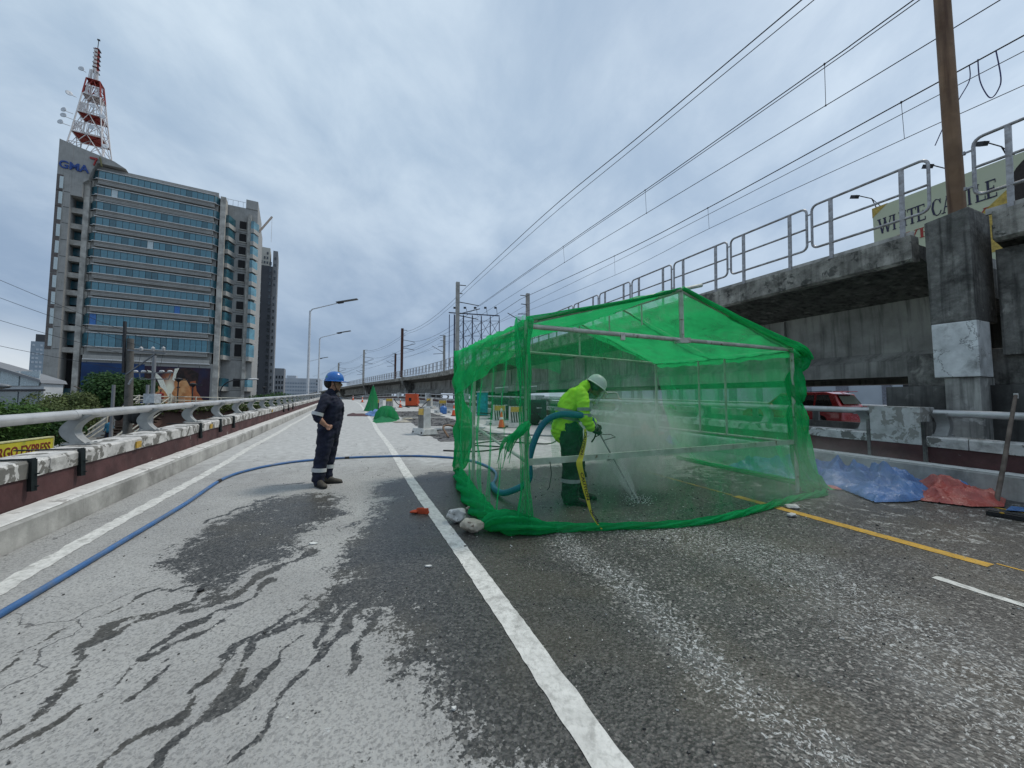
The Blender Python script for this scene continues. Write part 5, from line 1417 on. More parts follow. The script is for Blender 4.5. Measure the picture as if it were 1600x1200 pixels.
# ------------------------------------------------------------------ trees
def leaf_mat(name, c, c2):
    m, t_ = new_mat(name); tcn = t_.n('ShaderNodeTexCoord'); n1 = t_.noise(tcn.outputs['Object'], .9, 4); n2 = t_.noise(tcn.outputs['Object'], 9, 2)
    cc = t_.mix(t_.ramp(n1, .35, .65), c, c2); cc = t_.mix(t_.ramp(n2, .4, .65, 0, .5), cc, [v_ * 1.5 for v_ in c2])
    d = t_.n('ShaderNodeBsdfPrincipled', {'Base Color': cc, 'Roughness': .6, 'Specular IOR Level': .2}); tr = t_.n('ShaderNodeBsdfTranslucent', {'Color': cc})
    mx = t_.n('ShaderNodeMixShader', {0: .25, 1: d.outputs[0], 2: tr.outputs[0]}); t_.n('ShaderNodeOutputMaterial', {'Surface': mx.outputs[0]}); return m


LF1 = leaf_mat('leaf_dark', (.018, .045, .014), (.035, .085, .022)); LF2 = leaf_mat('leaf_mid', (.035, .08, .018), (.07, .14, .03)); LF3 = leaf_mat('leaf_olive', (.05, .07, .025), (.10, .13, .045))
BARK = mat('bark', (.10, .08, .06), .9, var=.3)


def tree(label, loc, r, h, lm, n=2600, leaf=.28, flat_=.6, cat='tree', name='tree', lobes=9, trunk=True):
    t = thing(name, label, cat, loc)
    mb = MB(); zc_ = h - r * flat_
    if trunk:
        mb.tube([(0, 0, 0), (.1, 0, zc_ * .5), (0, .1, zc_)], [r * .09, r * .07, r * .05], 7)
        for k in range(6):
            a = k * 1.05; mb.tube([(0, 0, zc_ * .6), (math.cos(a) * r * .35, math.sin(a) * r * .35, zc_ * .95), (math.cos(a) * r * .7, math.sin(a) * r * .7, zc_ + r * .1)], [r * .04, r * .03, r * .01], 5)
        mb.build('trunk', BARK, t, world=False)
    L_ = []
    for k in range(lobes):
        a = random.uniform(0, 2 * PI); q = r * math.sqrt(random.random()) * .68
        L_.append((Vector((math.cos(a) * q, math.sin(a) * q, zc_ + random.uniform(-.3, .35) * r * flat_)), r * random.uniform(.32, .52)))
    L_.append((Vector((0, 0, zc_)), r * .6))
    vs = []; per = n // len(L_)
    cr_ = MB()
    for c_, rr in L_:
        for k in range(per):
            d = Vector((random.gauss(0, 1), random.gauss(0, 1), random.gauss(0, 1))).normalized()
            q = c_ + Vector((d.x * rr, d.y * rr, d.z * rr * (flat_ + .15))) * random.uniform(.72, 1.05)
            nrm = (d + Vector((random.gauss(0, .5), random.gauss(0, .5), random.gauss(0, .5) + .4))).normalized()
            a_ = nrm.orthogonal().normalized(); b_ = nrm.cross(a_); ang = random.uniform(0, 6.3)
            a2 = a_ * math.cos(ang) + b_ * math.sin(ang); b2 = nrm.cross(a2); s_ = leaf * random.uniform(.6, 1.3)
            cr_.v.extend([tuple(q + a2 * s_), tuple(q + b2 * s_ * .55 + nrm * s_ * .15), tuple(q - a2 * s_), tuple(q - b2 * s_ * .55 + nrm * s_ * .1)])
            o = len(cr_.v) - 4; cr_.f.append([o, o + 1, o + 2, o + 3]); cr_.mi.append(0); cr_.sm.append(False)
    me = bpy.data.meshes.new('crown'); me.from_pydata(cr_.v, [], cr_.f); me.materials.append(lm)
    link_mesh('crown', me, t)
    return t


tree('broad dark green tree in front of the blue poster panel', (-53.2, 51, -5.6), 4.9, 12.9, LF1, 9000, .20, .75)
tree('dark tree just right of the street pole, hiding the poster edge', (-52.2, 53, -5.6), 2.4, 11.6, LF1, 5000, .20, .8)
tree('olive tree between the pavilion and the dark trees', (-50.5, 44, -5.6), 3.7, 9.6, LF3, 8000, .15, .75)
tree('bright green tree at the left edge beside the pipe rail', (-24.8, 17.5, -5.6), 2.6, 8.3, LF2, 12000, .085, .8)
tree('dark green bush below the white pavilion', (-32, 26, -5.6), 3.0, 7.7, LF1, 9000, .11, .8)
tree('low dark tree left of the footbridge stairs', (-33.6, 29.5, -5.6), 2.4, 8.0, LF3, 7000, .11, .8)
tree('wide flat dark green rain tree beyond the left parapet, under the apartment tower', (-47.5, 76, -5.6), 6.6, 10.2, LF1, 12000, .22, .42)
tree('small green tree low between rail brackets in the middle of the left parapet', (-19.5, 25, -5.6), 2.2, 5.9, LF2, 5000, .10)
tree('bright green bush behind the left rail, right of the street pole', (-15.6, 18.6, -5.6), 1.7, 5.9, LF2, 5000, .075)
tree('green bush behind the rail left of the standing worker', (-15.2, 31, -5.6), 2.3, 6.9, LF2, 4500, .11)
tree('low rounded bush on the horizon left of the lamp posts', (-33, 67, -5.6), 3.0, 8.2, LF3, 2600, .2, .45)
for i in range(7):
    tree('one of the hazy green trees along the far street', (-62 - i * 9 + random.uniform(-3, 3), 120 + i * 9, -5.6), 5, 9 + random.uniform(-1, 1.5), LF1, 900, .5).__setitem__('group', 'trees along the far street')

# ------------------------------------------------------------------ footbridge with stairs, planted edge
FBB = mat('footbridge_brown', (.12, .07, .055), .8, bump=0, var=.15, scale=.5); CREAMP = mat('cream_paint', (.50, .49, .42), .7, bump=0, var=.15, dirt=(.2, .18, .14), dirt_amt=.6, dirt_scale=2)
t = thing('footbridge', 'brown elevated footbridge with a planted edge and cream railings below the poster', 'footbridge', (-30, 33, -5.6))
fp = [(-27.5, 28.5), (-24.0, 33.0), (-22.5, 44.0), (-21, 58)]
fpv = [Vector((-29.0, 29.2, 0)), Vector((-27.0, 33.0, 0)), Vector((-25.6, 40.0, 0)), Vector((-26.0, 52.0, 0)), Vector((-29, 66, 0))]
def fb(q, a, z):
    i = min(int(q), len(fpv) - 2); f = q - i; p = fpv[i].lerp(fpv[i + 1], f); d = (fpv[i + 1] - fpv[i]).normalized()
    return Vector((p.x + d.y * a, p.y - d.x * a, z))
qs = [k * .25 for k in range(17)]
mb = MB(); mb.sweep([(0, -.2), (0, 1.3), (-2.6, 1.3), (-2.6, -.2)], lambda q, a, z: fb(q, a, z), qs); mb.build('fascia', FBB, t)
mb = MB(); mb.sweep([(.15, 1.28), (.15, 1.5), (-.1, 1.5), (-.1, 1.31)], lambda q, a, z: fb(q, a, z), qs); mb.build('planter', CREAMP, t)
for q in np.arange(0, 4.0, .33):
    mb = MB(); mb.bar(fb(q, -.2, 1.4), fb(q, -.2, 2.35), .07); mb.build('railing_post', CREAMP, t)
for z in (1.75, 2.05, 2.35):
    mb = MB(); mb.tube([fb(q, -.2, z) for q in qs], .035, 5); mb.build('railing_bar', CREAMP, t)
for q in (0.6, 1.6, 2.6, 3.6):
    mb = MB(); mb.bar(fb(q, -1.3, -5.6), fb(q, -1.3, -.2), .5); mb.build('column', CON, t)
hd = MB()
for k in range(5200):
    q = random.uniform(0, 3.98); p = fb(q, random.uniform(-.1, .45), 1.45 + random.gauss(0, .16)); s_ = .09
    a_ = Vector((random.gauss(0, 1), random.gauss(0, 1), random.gauss(0, 1))).normalized() * s_; b_ = Vector((random.gauss(0, 1), random.gauss(0, 1), random.gauss(0, 1))).normalized() * s_
    o = len(hd.v); hd.v.extend([tuple(p + a_), tuple(p + b_), tuple(p - a_), tuple(p - b_)]); hd.f.append([o, o + 1, o + 2, o + 3]); hd.mi.append(0); hd.sm.append(False)
me = bpy.data.meshes.new('hedge'); me.from_pydata(hd.v, [], hd.f); me.materials.append(LF3); o = link_mesh('hedge', me, None); tag(o, kind='stuff')

t = thing('stairway', 'footbridge stairs with cream posts and three people, left of the street pole', 'stairs', (-29.3, 28, -5.6))
x0, x1 = -30.7, -28.0
STEPB = mat('step_brown', (.14, .10, .075), .85, bump=0, var=.2)
for k in range(22):
    z = 1.2 - k * .20; y_ = 31.5 - k * .28
    mb = MB(); mb.box(((x0 + x1) / 2, y_, z), (x1 - x0, .3, .08)); mb.build('step', STEPB, t)
for k in range(6):
    mb = MB(); mb.bar((x0, 31.7, 1.35 + k * .2), (x1 + 1.0, 31.7, 1.35 + k * .2), .05); mb.build('slat', CREAMP, t)
for k, (xx, yy, zz) in enumerate(((x0, 31.6, 2.5), (x1, 31.5, 2.6), (x0, 29.2, 1.3), (x1, 29.2, 1.4), (x0, 27.0, -.3), (x1, 27.0, -.1))):
    mb = MB(); mb.bar((xx, yy, zz - 2.2), (xx, yy, zz), .11); mb.build('post', CREAMP, t)
for xx in (x0, x1):
    for dz in (.0, .35, .7):
        mb = MB(); mb.bar((xx, 31.6, 1.7 + dz), (xx, 26, -2.2 + dz), .06); mb.build('handrail', CREAMP, t)
mb = MB(); mb.bar((x0 + .1, 31.6, .9), (x0 + .1, 25.6, -3.4), .08, .4); mb.bar((x1 - .1, 31.6, .9), (x1 - .1, 25.6, -3.4), .08, .4); mb.build('stringer', FBB, t)
mb = MB(); mb.box((-29.0, 33.0, 1.2), (3.6, 2.8, .2)); mb.build('landing', FBB, t)

# ------------------------------------------------------------------ street poles
POLEC = mat('street_pole_concrete', (.12, .115, .105), .85, var=.25, scale=2, dirt=(.03, .03, .03), dirt_amt=.6)
t = thing('utility_pole', 'dark utility pole with a cross arm and white insulators in front of the tower', 'utility pole', (-25.8, 26, -5.6))
mb = MB(); mb.tube([(-25.75, 26, -5.6), (-26.05, 26, 6.15)], [.30, .19], 12); mb.build('pole', POLEC, t)
mb = MB(); mb.bar((-26.15, 25.75, 3.8), (-26.25, 25.75, 7.3), .13); mb.build('extension', DARKST, t)
mb = MB(); mb.bar((-26.0, 25.8, 5.35), (-23.3, 25.7, 5.1), .09); mb.bar((-26.0, 25.8, 3.7), (-24.0, 25.7, 5.1), .07); mb.build('cross_arm', GRAYB, t)
INS = mat('porcelain', (.5, .5, .5), .25, bump=0)
for xx in (-25.0, -24.2, -23.5):
    mb = MB(); mb.lathe([(.03, 0), (.12, .03), (.05, .08), (.13, .12), (.06, .17), (.12, .22), (.04, .3), (.0, .32)], (xx, 25.7, 5.25), 10); mb.build('insulator', INS, t)
mb = MB(); mb.lathe([(.04, 0), (.07, .05), (.04, .1), (.07, .15), (.04, .2), (.07, .25), (.03, .5)], (0, 0, 0), 8); R_ = Matrix.Rotation(.5, 3, 'Y'); mb.v = [tuple(R_ @ Vector(p) + Vector((-25.6, 25.6, 3.0))) for p in mb.v]; mb.build('fuse_cutout', INS, t)
for xx in (-26.9, -24.6):
    mb = MB(); mb.bar((xx, 25.9, -5.6), (xx, 25.9, 3.0), .13); mb.build('conduit', GRAYB, t)
for xx in (-26.35, -25.4, -25.15):
    mb = MB(); mb.ell((xx, 25.8, 1.0 - (xx + 26) * .2), (.28, .25, .5), 10, 6); mb.build('cable_bundle', BLACK, t)
mb = MB(); mb.box((-23.6, 25.2, 2.05), (.72, .5, .62)); mb.box((-23.75, 24.94, 2.25), (.15, .02, .1)); mb.build('meter_box', mat('meter_box_paint', (.45, .48, .5), .5, bump=0), t, bevel=.02)
mb = MB(); mb.bar((-23.6, 25.2, -5.6), (-23.6, 25.2, 1.74), .16); mb.bar((-24.1, 25.2, -5.6), (-24.1, 25.2, 1.4), .24); mb.build('box_post', GRAYB, t)
for xx in (-25.0, -24.2, -23.5):
    mb = MB(); mb.tube([(xx, 25.7, 5.1), (xx - .15, 25.7, 4.2), (xx + .3, 25.7, 3.4)], .012, 4); mb.build('jumper', WIRE, t)
t = thing('utility_pole', 'thinner pole with a ring shaped cross arm behind the dark utility pole', 'utility pole', (-35.5, 38, -5.6))
mb = MB(); mb.tube([(-35.5, 38, -5.6), (-35.6, 38, 6.6)], [.2, .15], 8); mb.build('pole', GRAYB, t)
mb = MB(); mb.bar((-37.3, 38, 4.9), (-33.6, 38, 4.9), .1); mb.tube([(-36.8, 37.8, 4.8), (-36.7, 37.8, 4.25), (-33.9, 37.8, 4.25), (-33.7, 37.8, 4.8)], .05, 6); mb.build('cross_arm', GRAYB, t)
for xx in (-37.2, -36.4, -34.6, -33.8):
    mb = MB(); mb.ell((xx, 37.8, 5.0), (.28, .14, .14), 8, 6); mb.build('insulator', INS, t)
# small street lamps
def small_lamp(label, x, y, z, kind):
    t = thing('street_lamp', label, 'street lamp', (x, y, -5.6))
    mb = MB()
    if kind == 'arc':
        mb.tube([(x, y, -5.6), (x, y, z - 1.6)] + [(x + 2.0 * (1 - math.cos(a)), y, z - 1.6 + 1.6 * math.sin(a)) for a in np.linspace(.2, PI / 2, 6)] + [(x + 3.6, y, z + .1)], .07, 6); mb.build('pole', DARKST, t)
        mb = MB(); mb.ell((x + 4.2, y, z + .12), (.75, .22, .13), 12, 6); mb.build('lamp_head', LAMPH, t)
    else:
        mb.tube([(x, y, -5.6), (x, y, z)], .05, 6); mb.build('pole', DARKST, t)
        mb = MB(); mb.lathe([(.05, -.3), (.3, -.05), (.3, 0), (0, .1)], (x, y, z + .1), 10); mb.bar((x, y, z), (x + .8, y, z), .08); mb.build('lamp_head', DARKST, t)
LAMPH = mat('lamp_head_white', (.6, .6, .6), .5, bump=0)
small_lamp('curved arm street lamp in front of the right wing of the tower', -38.0, 50, 5.0, 'arc')
small_lamp('dark lamp post in front of the poster, taller of the two', -29.6, 34, 3.9, 'post')
small_lamp('dark lamp post in front of the poster, shorter of the two', -28.3, 34, 3.45, 'post')
small_lamp('tiny lamp post right of the curved street lamp', -37.5, 58, 4.4, 'post')
t = thing('street_lamp', 'dark flat lamp head entering at the left edge above the pipe rail', 'street lamp', (-17.5, 12, -5.6))
mb = MB(); mb.tube([(-17.6, 12, -5.6), (-17.6, 12, 1.8), (-16.9, 12, 2.1)], .06, 6); mb.build('pole', DARKST, t)
mb = MB(); mb.ell((-16.3, 12, 2.15), (.62, .2, .1), 12, 6); mb.build('lamp_head', mat('lamp_glass_grey', (.16, .17, .18), .3, bump=0), t)

# elevated road far beyond the left parapet
mb = MB(); mb.box((-29, 66, 1.6), (16, .6, .9)); tag(mb.build('far_overpass', CON_LT), 'grey overpass edge behind the rail, under the round tree', 'overpass')

# yellow sign below the parapet
t = thing('banner_sign', 'yellow sign with dark red CARGO EXPRESS lettering behind the left parapet', 'sign', (-9.4, 7.8, .3))
YS = mat('sign_yellow', (.55, .50, .04), .7, bump=0, var=.1, patch=(.30, .36, .06), patch_at=(.55, .7), patch_scale=5)
a, b_ = Vector((-8.42, 6.2, 0)), Vector((-9.33, 7.86, 0))
d = (b_ - a).normalized(); nrm = Vector((d.y, -d.x, 0))
def SG(q, z, o=0): p = b_ + d * q + nrm * o; return Vector((p.x, p.y, z))
mb = MB(); mb.prism([(-2.6, .40), (0, .40), (0, .885), (-2.6, .885)], lambda q, z: SG(q, z, -.05), lambda q, z: SG(q, z, 0)); mb.build('panel', YS, t)
mb = MB(); mb.prism([(-2.6, .885), (0.02, .885), (.02, .91), (-2.6, .91)], lambda q, z: SG(q, z, -.06), lambda q, z: SG(q, z, .01)); mb.prism([(.0, .4), (.02, .4), (.02, .91), (0, .91)], lambda q, z: SG(q, z, -.06), lambda q, z: SG(q, z, .01)); mb.build('frame', mat('sign_frame', (.6, .58, .3), .6, bump=0), t)
Mx = Matrix.Translation(SG(-1.98, .63, .004) - t.location) @ Matrix(((d.x, 0, nrm.x, 0), (d.y, 0, nrm.y, 0), (0, 1, 0, 0), (0, 0, 0, 1)))
text_mesh('lettering', 'CARGO EXPRESS', .25, mat('sign_dark_red', (.20, .03, .02), .6, bump=0), t, Mx, extrude=.003, sx=.86, offset=.003, fit=1.88)
fo = MB()
for k in range(900):
    p = SG(random.uniform(-2.6, -.1) , .40 + random.random() ** 2 * .16, random.uniform(.02, .2)); s_ = .03
    a_ = Vector((random.gauss(0, 1), random.gauss(0, 1), random.gauss(0, 1))).normalized() * s_; c_ = Vector((random.gauss(0, 1), random.gauss(0, 1), random.gauss(0, 1))).normalized() * s_
    o = len(fo.v); fo.v.extend([tuple(p + a_), tuple(p + c_), tuple(p - a_), tuple(p - c_)]); fo.f.append([o, o + 1, o + 2, o + 3]); fo.mi.append(0); fo.sm.append(False)
me = bpy.data.meshes.new('foliage'); me.from_pydata(fo.v, [], fo.f); me.materials.append(leaf_mat('leaf_yellow_green', (.12, .16, .03), (.22, .24, .06))); o = link_mesh('foliage', me); tag(o, kind='stuff')
# dark street side clutter visible between the brackets: parked vehicles roofs and stalls
for i, (x_, y_, c_) in enumerate(((-17.5, 24, DKG), (-22, 29, DARKST), (-14, 28, DKG), (-20, 21, MAROON), (-12.5, 36, WPN))):
    t_ = car('parked_car', ['dark parked car far below the left parapet', 'black parked car below the footbridge', 'grey parked car below the left parapet, further on', 'maroon parked car below the street pole', 'white parked car farthest below the left parapet'][i], (x_, y_, -5.6), random.uniform(1.3, 2.0), c_ if c_ is not WPN else WHCAR)
# ------------------------------------------------------------------ net tent
def net_mat(name, col, a0, tcol, fold=.35):
    """knitted shade net: the thread share grows when seen obliquely, folds double it"""
    m, t_ = new_mat(name)
    tcn = t_.n('ShaderNodeTexCoord'); v = tcn.outputs['Object']
    lw = t_.n('ShaderNodeLayerWeight', {'Blend': .5})
    cosv = t_.math('MAXIMUM', t_.math('SUBTRACT', 1.0, lw.outputs['Facing']), .12)
    n1 = t_.noise(t_.mapping(v, scale=(1, 1, .35)), 3.0, 5, .6, .6)
    dens = t_.math('MULTIPLY', t_.ramp(n1, .35, .75, 1 - fold, 1 + fold * 1.6), -math.log(1 - a0))
    # 1-(1-a)^(1/cos)
    ex = t_.math('EXPONENT', t_.math('MULTIPLY', t_.math('DIVIDE', dens, cosv), -1.0))
    alpha = t_.math('SUBTRACT', 1.0, ex, clamp=True)
    fine = t_.noise(v, 26, 4, .7)
    cc = t_.mix(t_.ramp(fine, .3, .7), [x * .8 for x in col], [min(1, x * 1.2) for x in col])
    d = t_.n('ShaderNodeBsdfDiffuse', {'Color': cc}); tr = t_.n('ShaderNodeBsdfTranslucent', {'Color': t_.mix(.0, tcol, tcol)})
    mx = t_.n('ShaderNodeMixShader', {0: .5, 1: d.outputs[0], 2: tr.outputs[0]})
    tp = t_.n('ShaderNodeBsdfTransparent', {'Color': (1, 1, 1)})
    fx = t_.n('ShaderNodeMixShader', {0: alpha, 1: tp.outputs[0], 2: mx.outputs[0]})
    t_.n('ShaderNodeOutputMaterial', {'Surface': fx.outputs[0]})
    return m


NETC, NETT = (.022, .38, .135), (.03, .66, .21)
NET_R = net_mat('net_roof', (.03, .33, .13), .48, (.04, .58, .18), .45)
NET_F = net_mat('net_front', NETC, .15, NETT, .5)
NET_S = net_mat('net_side', NETC, .16, NETT, .4)
NET_B = net_mat('net_back', NETC, .34, NETT, .3)
NET_D = net_mat('net_gathered', (.018, .34, .12), .68, NETT, .2)
NET_H = net_mat('net_heap', (.06, .20, .13), .80, NETT, .15)
FR = mat('tent_frame_paint', (.50, .52, .46), .6, .1, var=.15, scale=6, bump=.2, bscale=40, patch=(.16, .07, .035), patch_at=(.60, .68), patch_scale=9, dirt=(.2, .2, .15), dirt_amt=.5, dirt_scale=5)

FL = lambda h: W(3.92, 1.82, h)
FRr = lambda h: W(3.93, 6.53, h)
BL = lambda h: W(6.2, 1.9, h)
BR = lambda h: W(7.0, 6.6, h)
HT, HM = 2.29, .78
tent = thing('net_tent', 'green net tent on a pale rusty pipe frame around the water jet worker', 'tent', W(5.4, 4.2))


def part(name, fn, m_=FR, **k):
    mb = MB(); fn(mb); return mb.build(name, m_, tent, **k)


for a, hx in ((FL, 0), (FRr, 0), (BL, 0), (BR, 0)): part('post', lambda mb: mb.tube([a(.0), a(HT + .04)], .028, 10))
part('front_beam', lambda mb: mb.tube([FL(HT - .02), FRr(HT - .02)], .03, 10))
part('back_beam', lambda mb: mb.tube([BL(HT - .02), BR(HT - .02)], .022, 8))
part('side_beam', lambda mb: mb.tube([FL(HT - .03), BL(HT - .03)], .025, 8))
part('side_beam', lambda mb: mb.tube([FRr(HT - .03), BR(HT - .03)], .024, 8))
fa, ba = W(3.92, 4.17, 2.95), W(6.6, 4.25, 2.95)
ext = fa + (fa - FL(HT)) * .17
part('rafter', lambda mb: mb.tube([FL(HT + .02), ext + Vector((0, 0, .02))], .026, 10))
part('rafter', lambda mb: mb.tube([fa, FRr(HT + .02)], .022, 8))
part('rafter', lambda mb: mb.tube([BL(HT), ba], .02, 8)); part('rafter', lambda mb: mb.tube([ba, BR(HT)], .02, 8))
part('ridge_pole', lambda mb: mb.tube([fa, ba], .022, 8))
part('king_post', lambda mb: mb.bar(fa - Vector((0, 0, .02)), W(3.92, 4.17, HT), .055, .03)); part('king_post', lambda mb: mb.bar(ba, W(6.6, 4.25, HT - .02), .03))
mr = fa.lerp(ba, .48); part('purlin_brace', lambda mb: mb.tube([mr, FRr(HT - .03).lerp(BR(HT - .03), .5)], .018, 8)); part('purlin_brace', lambda mb: mb.tube([mr, FL(HT - .03).lerp(BL(HT - .03), .5)], .018, 8))
for q in (.3, .62): p_ = fa.lerp(ba, q); part('hanger', lambda mb: mb.tube([p_, p_ - Vector((0, 0, .34))], .013, 6))
part('joint_plate', lambda mb: mb.box(W(3.91, 4.17, HT - .03), (.2, .06, .07), .0)); part('joint_plate', lambda mb: mb.box(W(3.9, 3.15, HT - .05), (.05, .05, .09)))
part('lower_rail', lambda mb: mb.bar(FL(.735), FRr(.80), .035, .07)); part('lower_rail', lambda mb: mb.tube([FL(.74), BL(.95)], .02, 8)); part('lower_rail', lambda mb: mb.tube([FRr(.79), BR(.77)], .018, 8))
for q in (.40, .60):
    a, b_ = FRr(HT - .03).lerp(BR(HT - .03), q), FRr(.79).lerp(BR(.77), q); part('stud', lambda mb: mb.tube([a, b_], .02, 8))
part('wire_tie', lambda mb: mb.tube([W(3.9, 2.1, .73), W(3.9, 2.12, .6), W(3.88, 2.08, .45), W(3.88, 2.05, .42)], .005, 5), DARKST)


def nz(p, sc, am): return mnoise.noise(Vector((p[0] * sc, p[1] * sc, p[2] * sc))) * am
up = Vector((0, 0, 1))


def cloth(name, corner, nu, nv, disp, m_, parent=tent):
    """corner(a,b) -> base point; disp(a,b,p) -> offset vector"""
    mb = MB(); mb.grid(lambda a, b: (lambda p: p + disp(a, b, p))(corner(a, b)), nu, nv)
    return mb.build(name, m_, parent)


out_f = -(W(1, 0) - W(0, 0)).normalized()       # towards the camera along the road
out_r = er.copy()
out_l = -er
# roof slopes (drape over the frame, sagging between the pipes)
eaveL0, eaveL1 = W(3.86, 1.74, HT + .02), W(7.05, 1.82, HT - .02)
r0, r1 = fa + Vector((0, 0, .035)) + out_f * .06, W(6.95, 4.3, 2.93)
cloth('roof_net', lambda a, b: eaveL0.lerp(eaveL1, a).lerp(r0.lerp(r1, a), b), 30, 18, lambda a, b, p: -up * (.10 * math.sin(PI * a) * math.sin(PI * b)) + up * (nz(p, 3, .03) + nz(p, 11, .014)) + up * .012 * math.sin(a * 60 + 8 * mnoise.noise(p * 1.5)), NET_R)
eaveR0, eaveR1 = W(3.84, 6.74, HT - .13), W(7.1, 6.85, HT - .13)
cloth('roof_net', lambda a, b: r0.lerp(r1, a).lerp(eaveR0.lerp(eaveR1, a), b), 30, 20, lambda a, b, p: -up * (.09 * math.sin(PI * a) * math.sin(PI * b)) + up * (nz(p, 3, .035) + nz(p, 11, .014)) + up * .012 * math.sin(a * 60 + 8 * mnoise.noise(p * 1.5)), NET_R)
# rolled edge along the right front rafter and the left front rafter
def bundle(name, pts, rads, m_=NET_D, ridges=9, amp=.28, twist=1.5, n=30, parent=tent, flatz=1.0):
    pts = smooth_pts(pts, 6); N = len(pts)
    mb = MB(); mb.smooth = True
    rs_ = np.interp(np.linspace(0, 1, N), np.linspace(0, 1, len(rads)), rads)
    vs = []; ref = None
    for i, p in enumerate(pts):
        d = (pts[min(i + 1, N - 1)] - pts[max(i - 1, 0)]).normalized()
        if ref is None: ref = d.orthogonal().normalized()
        x_ = (ref - d * ref.dot(d)).normalized(); ref = x_; y_ = d.cross(x_)
        for k in range(n):
            th = 2 * PI * k / n
            rr = rs_[i] * (1 + amp * math.sin(ridges * th + twist * i * .35) + amp * .9 * mnoise.noise(Vector((math.cos(th) * 1.4, math.sin(th) * 1.4, i * .22 + p.x))))
            o = x_ * math.cos(th) * rr + y_ * math.sin(th) * rr; o.z *= flatz
            vs.append(p + o)
    mb.add(vs, [(i * n + k, i * n + (k + 1) % n, (i + 1) * n + (k + 1) % n, (i + 1) * n + k) for i in range(N - 1) for k in range(n)])
    return mb.build(name, m_, parent)


bundle('net_edge_roll', [fa + up * .04 + out_f * .03, W(3.86, 5.0, 2.72), W(3.85, 5.9, 2.48), W(3.84, 6.6, 2.30), W(3.86, 6.82, 2.12)], [.02, .028, .034, .05, .07], NET_D)
bundle('net_edge_roll', [FL(HT + .05), W(3.87, 2.6, 2.54), W(3.86, 3.4, 2.74), fa + up * .03], [.03, .02, .018, .02], NET_D)
# gable veil between rafter and beam
cloth('gable_net', lambda a, b: (FL(HT).lerp(FRr(HT), a)).lerp((FL(HT + .02).lerp(fa, min(1, a * 2)) if a < .5 else fa.lerp(FRr(HT + .02), a * 2 - 1)), b) + out_f * .02, 28, 6, lambda a, b, p: out_f * nz(p, 4, .02), NET_S)

HEM = smooth_pts([W(7.02, 1.85), W(5.9, 1.66), W(4.9, 1.55), W(4.15, 1.52), W(3.88, 1.80), W(3.62, 2.66), W(3.38, 3.72), W(3.48, 4.9), W(3.66, 6.0), W(3.74, 6.78), W(4.3, 7.1), W(5.4, 7.15), W(7.1, 7.2)], 8)
def hem_at(i0, i1, a):
    f = (i0 + (i1 - i0) * a) * 8; k = min(int(f), len(HEM) - 2); return HEM[k].lerp(HEM[k + 1], f - k)
# front panel: from the beam down to a hem pulled out towards the camera
cloth('front_net', lambda a, b: FL(HT).lerp(FRr(HT), a).lerp(hem_at(4, 9, a) + up * .05, b), 90, 34,
      lambda a, b, p: out_f * (.10 * math.sin(PI * b) * math.sin(PI * a) + .035 * math.sin(a * 46 + 3 * mnoise.noise(Vector((a * 7, b * 2, 0)))) * b ** 1.5 * (1 - .4 * a) + nz(p, 2.5, .03)), NET_F)
# left panel, gathered in folds
cloth('left_net', lambda a, b: W(7.05, 1.84, HT).lerp(FL(HT) + out_l * .04, a).lerp(hem_at(0, 4, a) + up * .05, b), 70, 34,
      lambda a, b, p: out_l * (.05 * math.sin(a * 38 + 4 * mnoise.noise(Vector((a * 3, b * 2, 5)))) * (.4 + .6 * b) + nz(p, 2.2, .05)), NET_S)
# doubled flap hanging from the left eave down to a slanting fold
cloth('left_flap', lambda a, b: W(7.03, 1.78, HT - .03).lerp(FL(HT - .05) + out_l * .06, a).lerp(W(7.03, 1.76, 1.42).lerp(W(3.98, 1.74, 1.98), a), b), 34, 12,
      lambda a, b, p: out_l * (.03 * math.sin(a * 20 + b * 12) + nz(p, 3, .03)), net_mat('net_flap', NETC, .42, NETT, .3))
# right panel and a partial back panel
cloth('right_net', lambda a, b: FRr(HT).lerp(BR(HT), a).lerp(hem_at(9, 12, a) + up * .04, b), 40, 30,
      lambda a, b, p: out_r * (.04 * math.sin(a * 22 + 4 * mnoise.noise(Vector((a * 3, b * 2, 9)))) * b + nz(p, 2.4, .04)), NET_B)
cloth('back_net', lambda a, b: W(6.9, 3.7, HT).lerp(BR(HT), a).lerp(W(7.2, 3.9, .02).lerp(W(7.25, 7.1, .02), a), b), 40, 26,
      lambda a, b, p: out_f * (.04 * math.sin(a * 26 + 4 * mnoise.noise(Vector((a * 3, b * 2, 19)))) * b + nz(p, 2.4, .04)), NET_S)
cloth('back_net', lambda a, b: BL(HT).lerp(W(6.6, 3.8, HT), a).lerp(BL(HT - .12).lerp(W(6.6, 3.8, HT - .35), a), b), 24, 5,
      lambda a, b, p: out_f * nz(p, 3, .03) - up * (b * .10 * (.5 + mnoise.noise(p * 2.2))), NET_B)
cloth('gable_net', lambda a, b: (BL(HT).lerp(BR(HT), a)).lerp((BL(HT + .02).lerp(ba, min(1, a * 2)) if a < .5 else ba.lerp(BR(HT + .02), a * 2 - 1)), b), 28, 6, lambda a, b, p: out_f * nz(p, 4, .03), net_mat('net_gable', (.03, .33, .13), .42, (.04, .58, .18), .3))
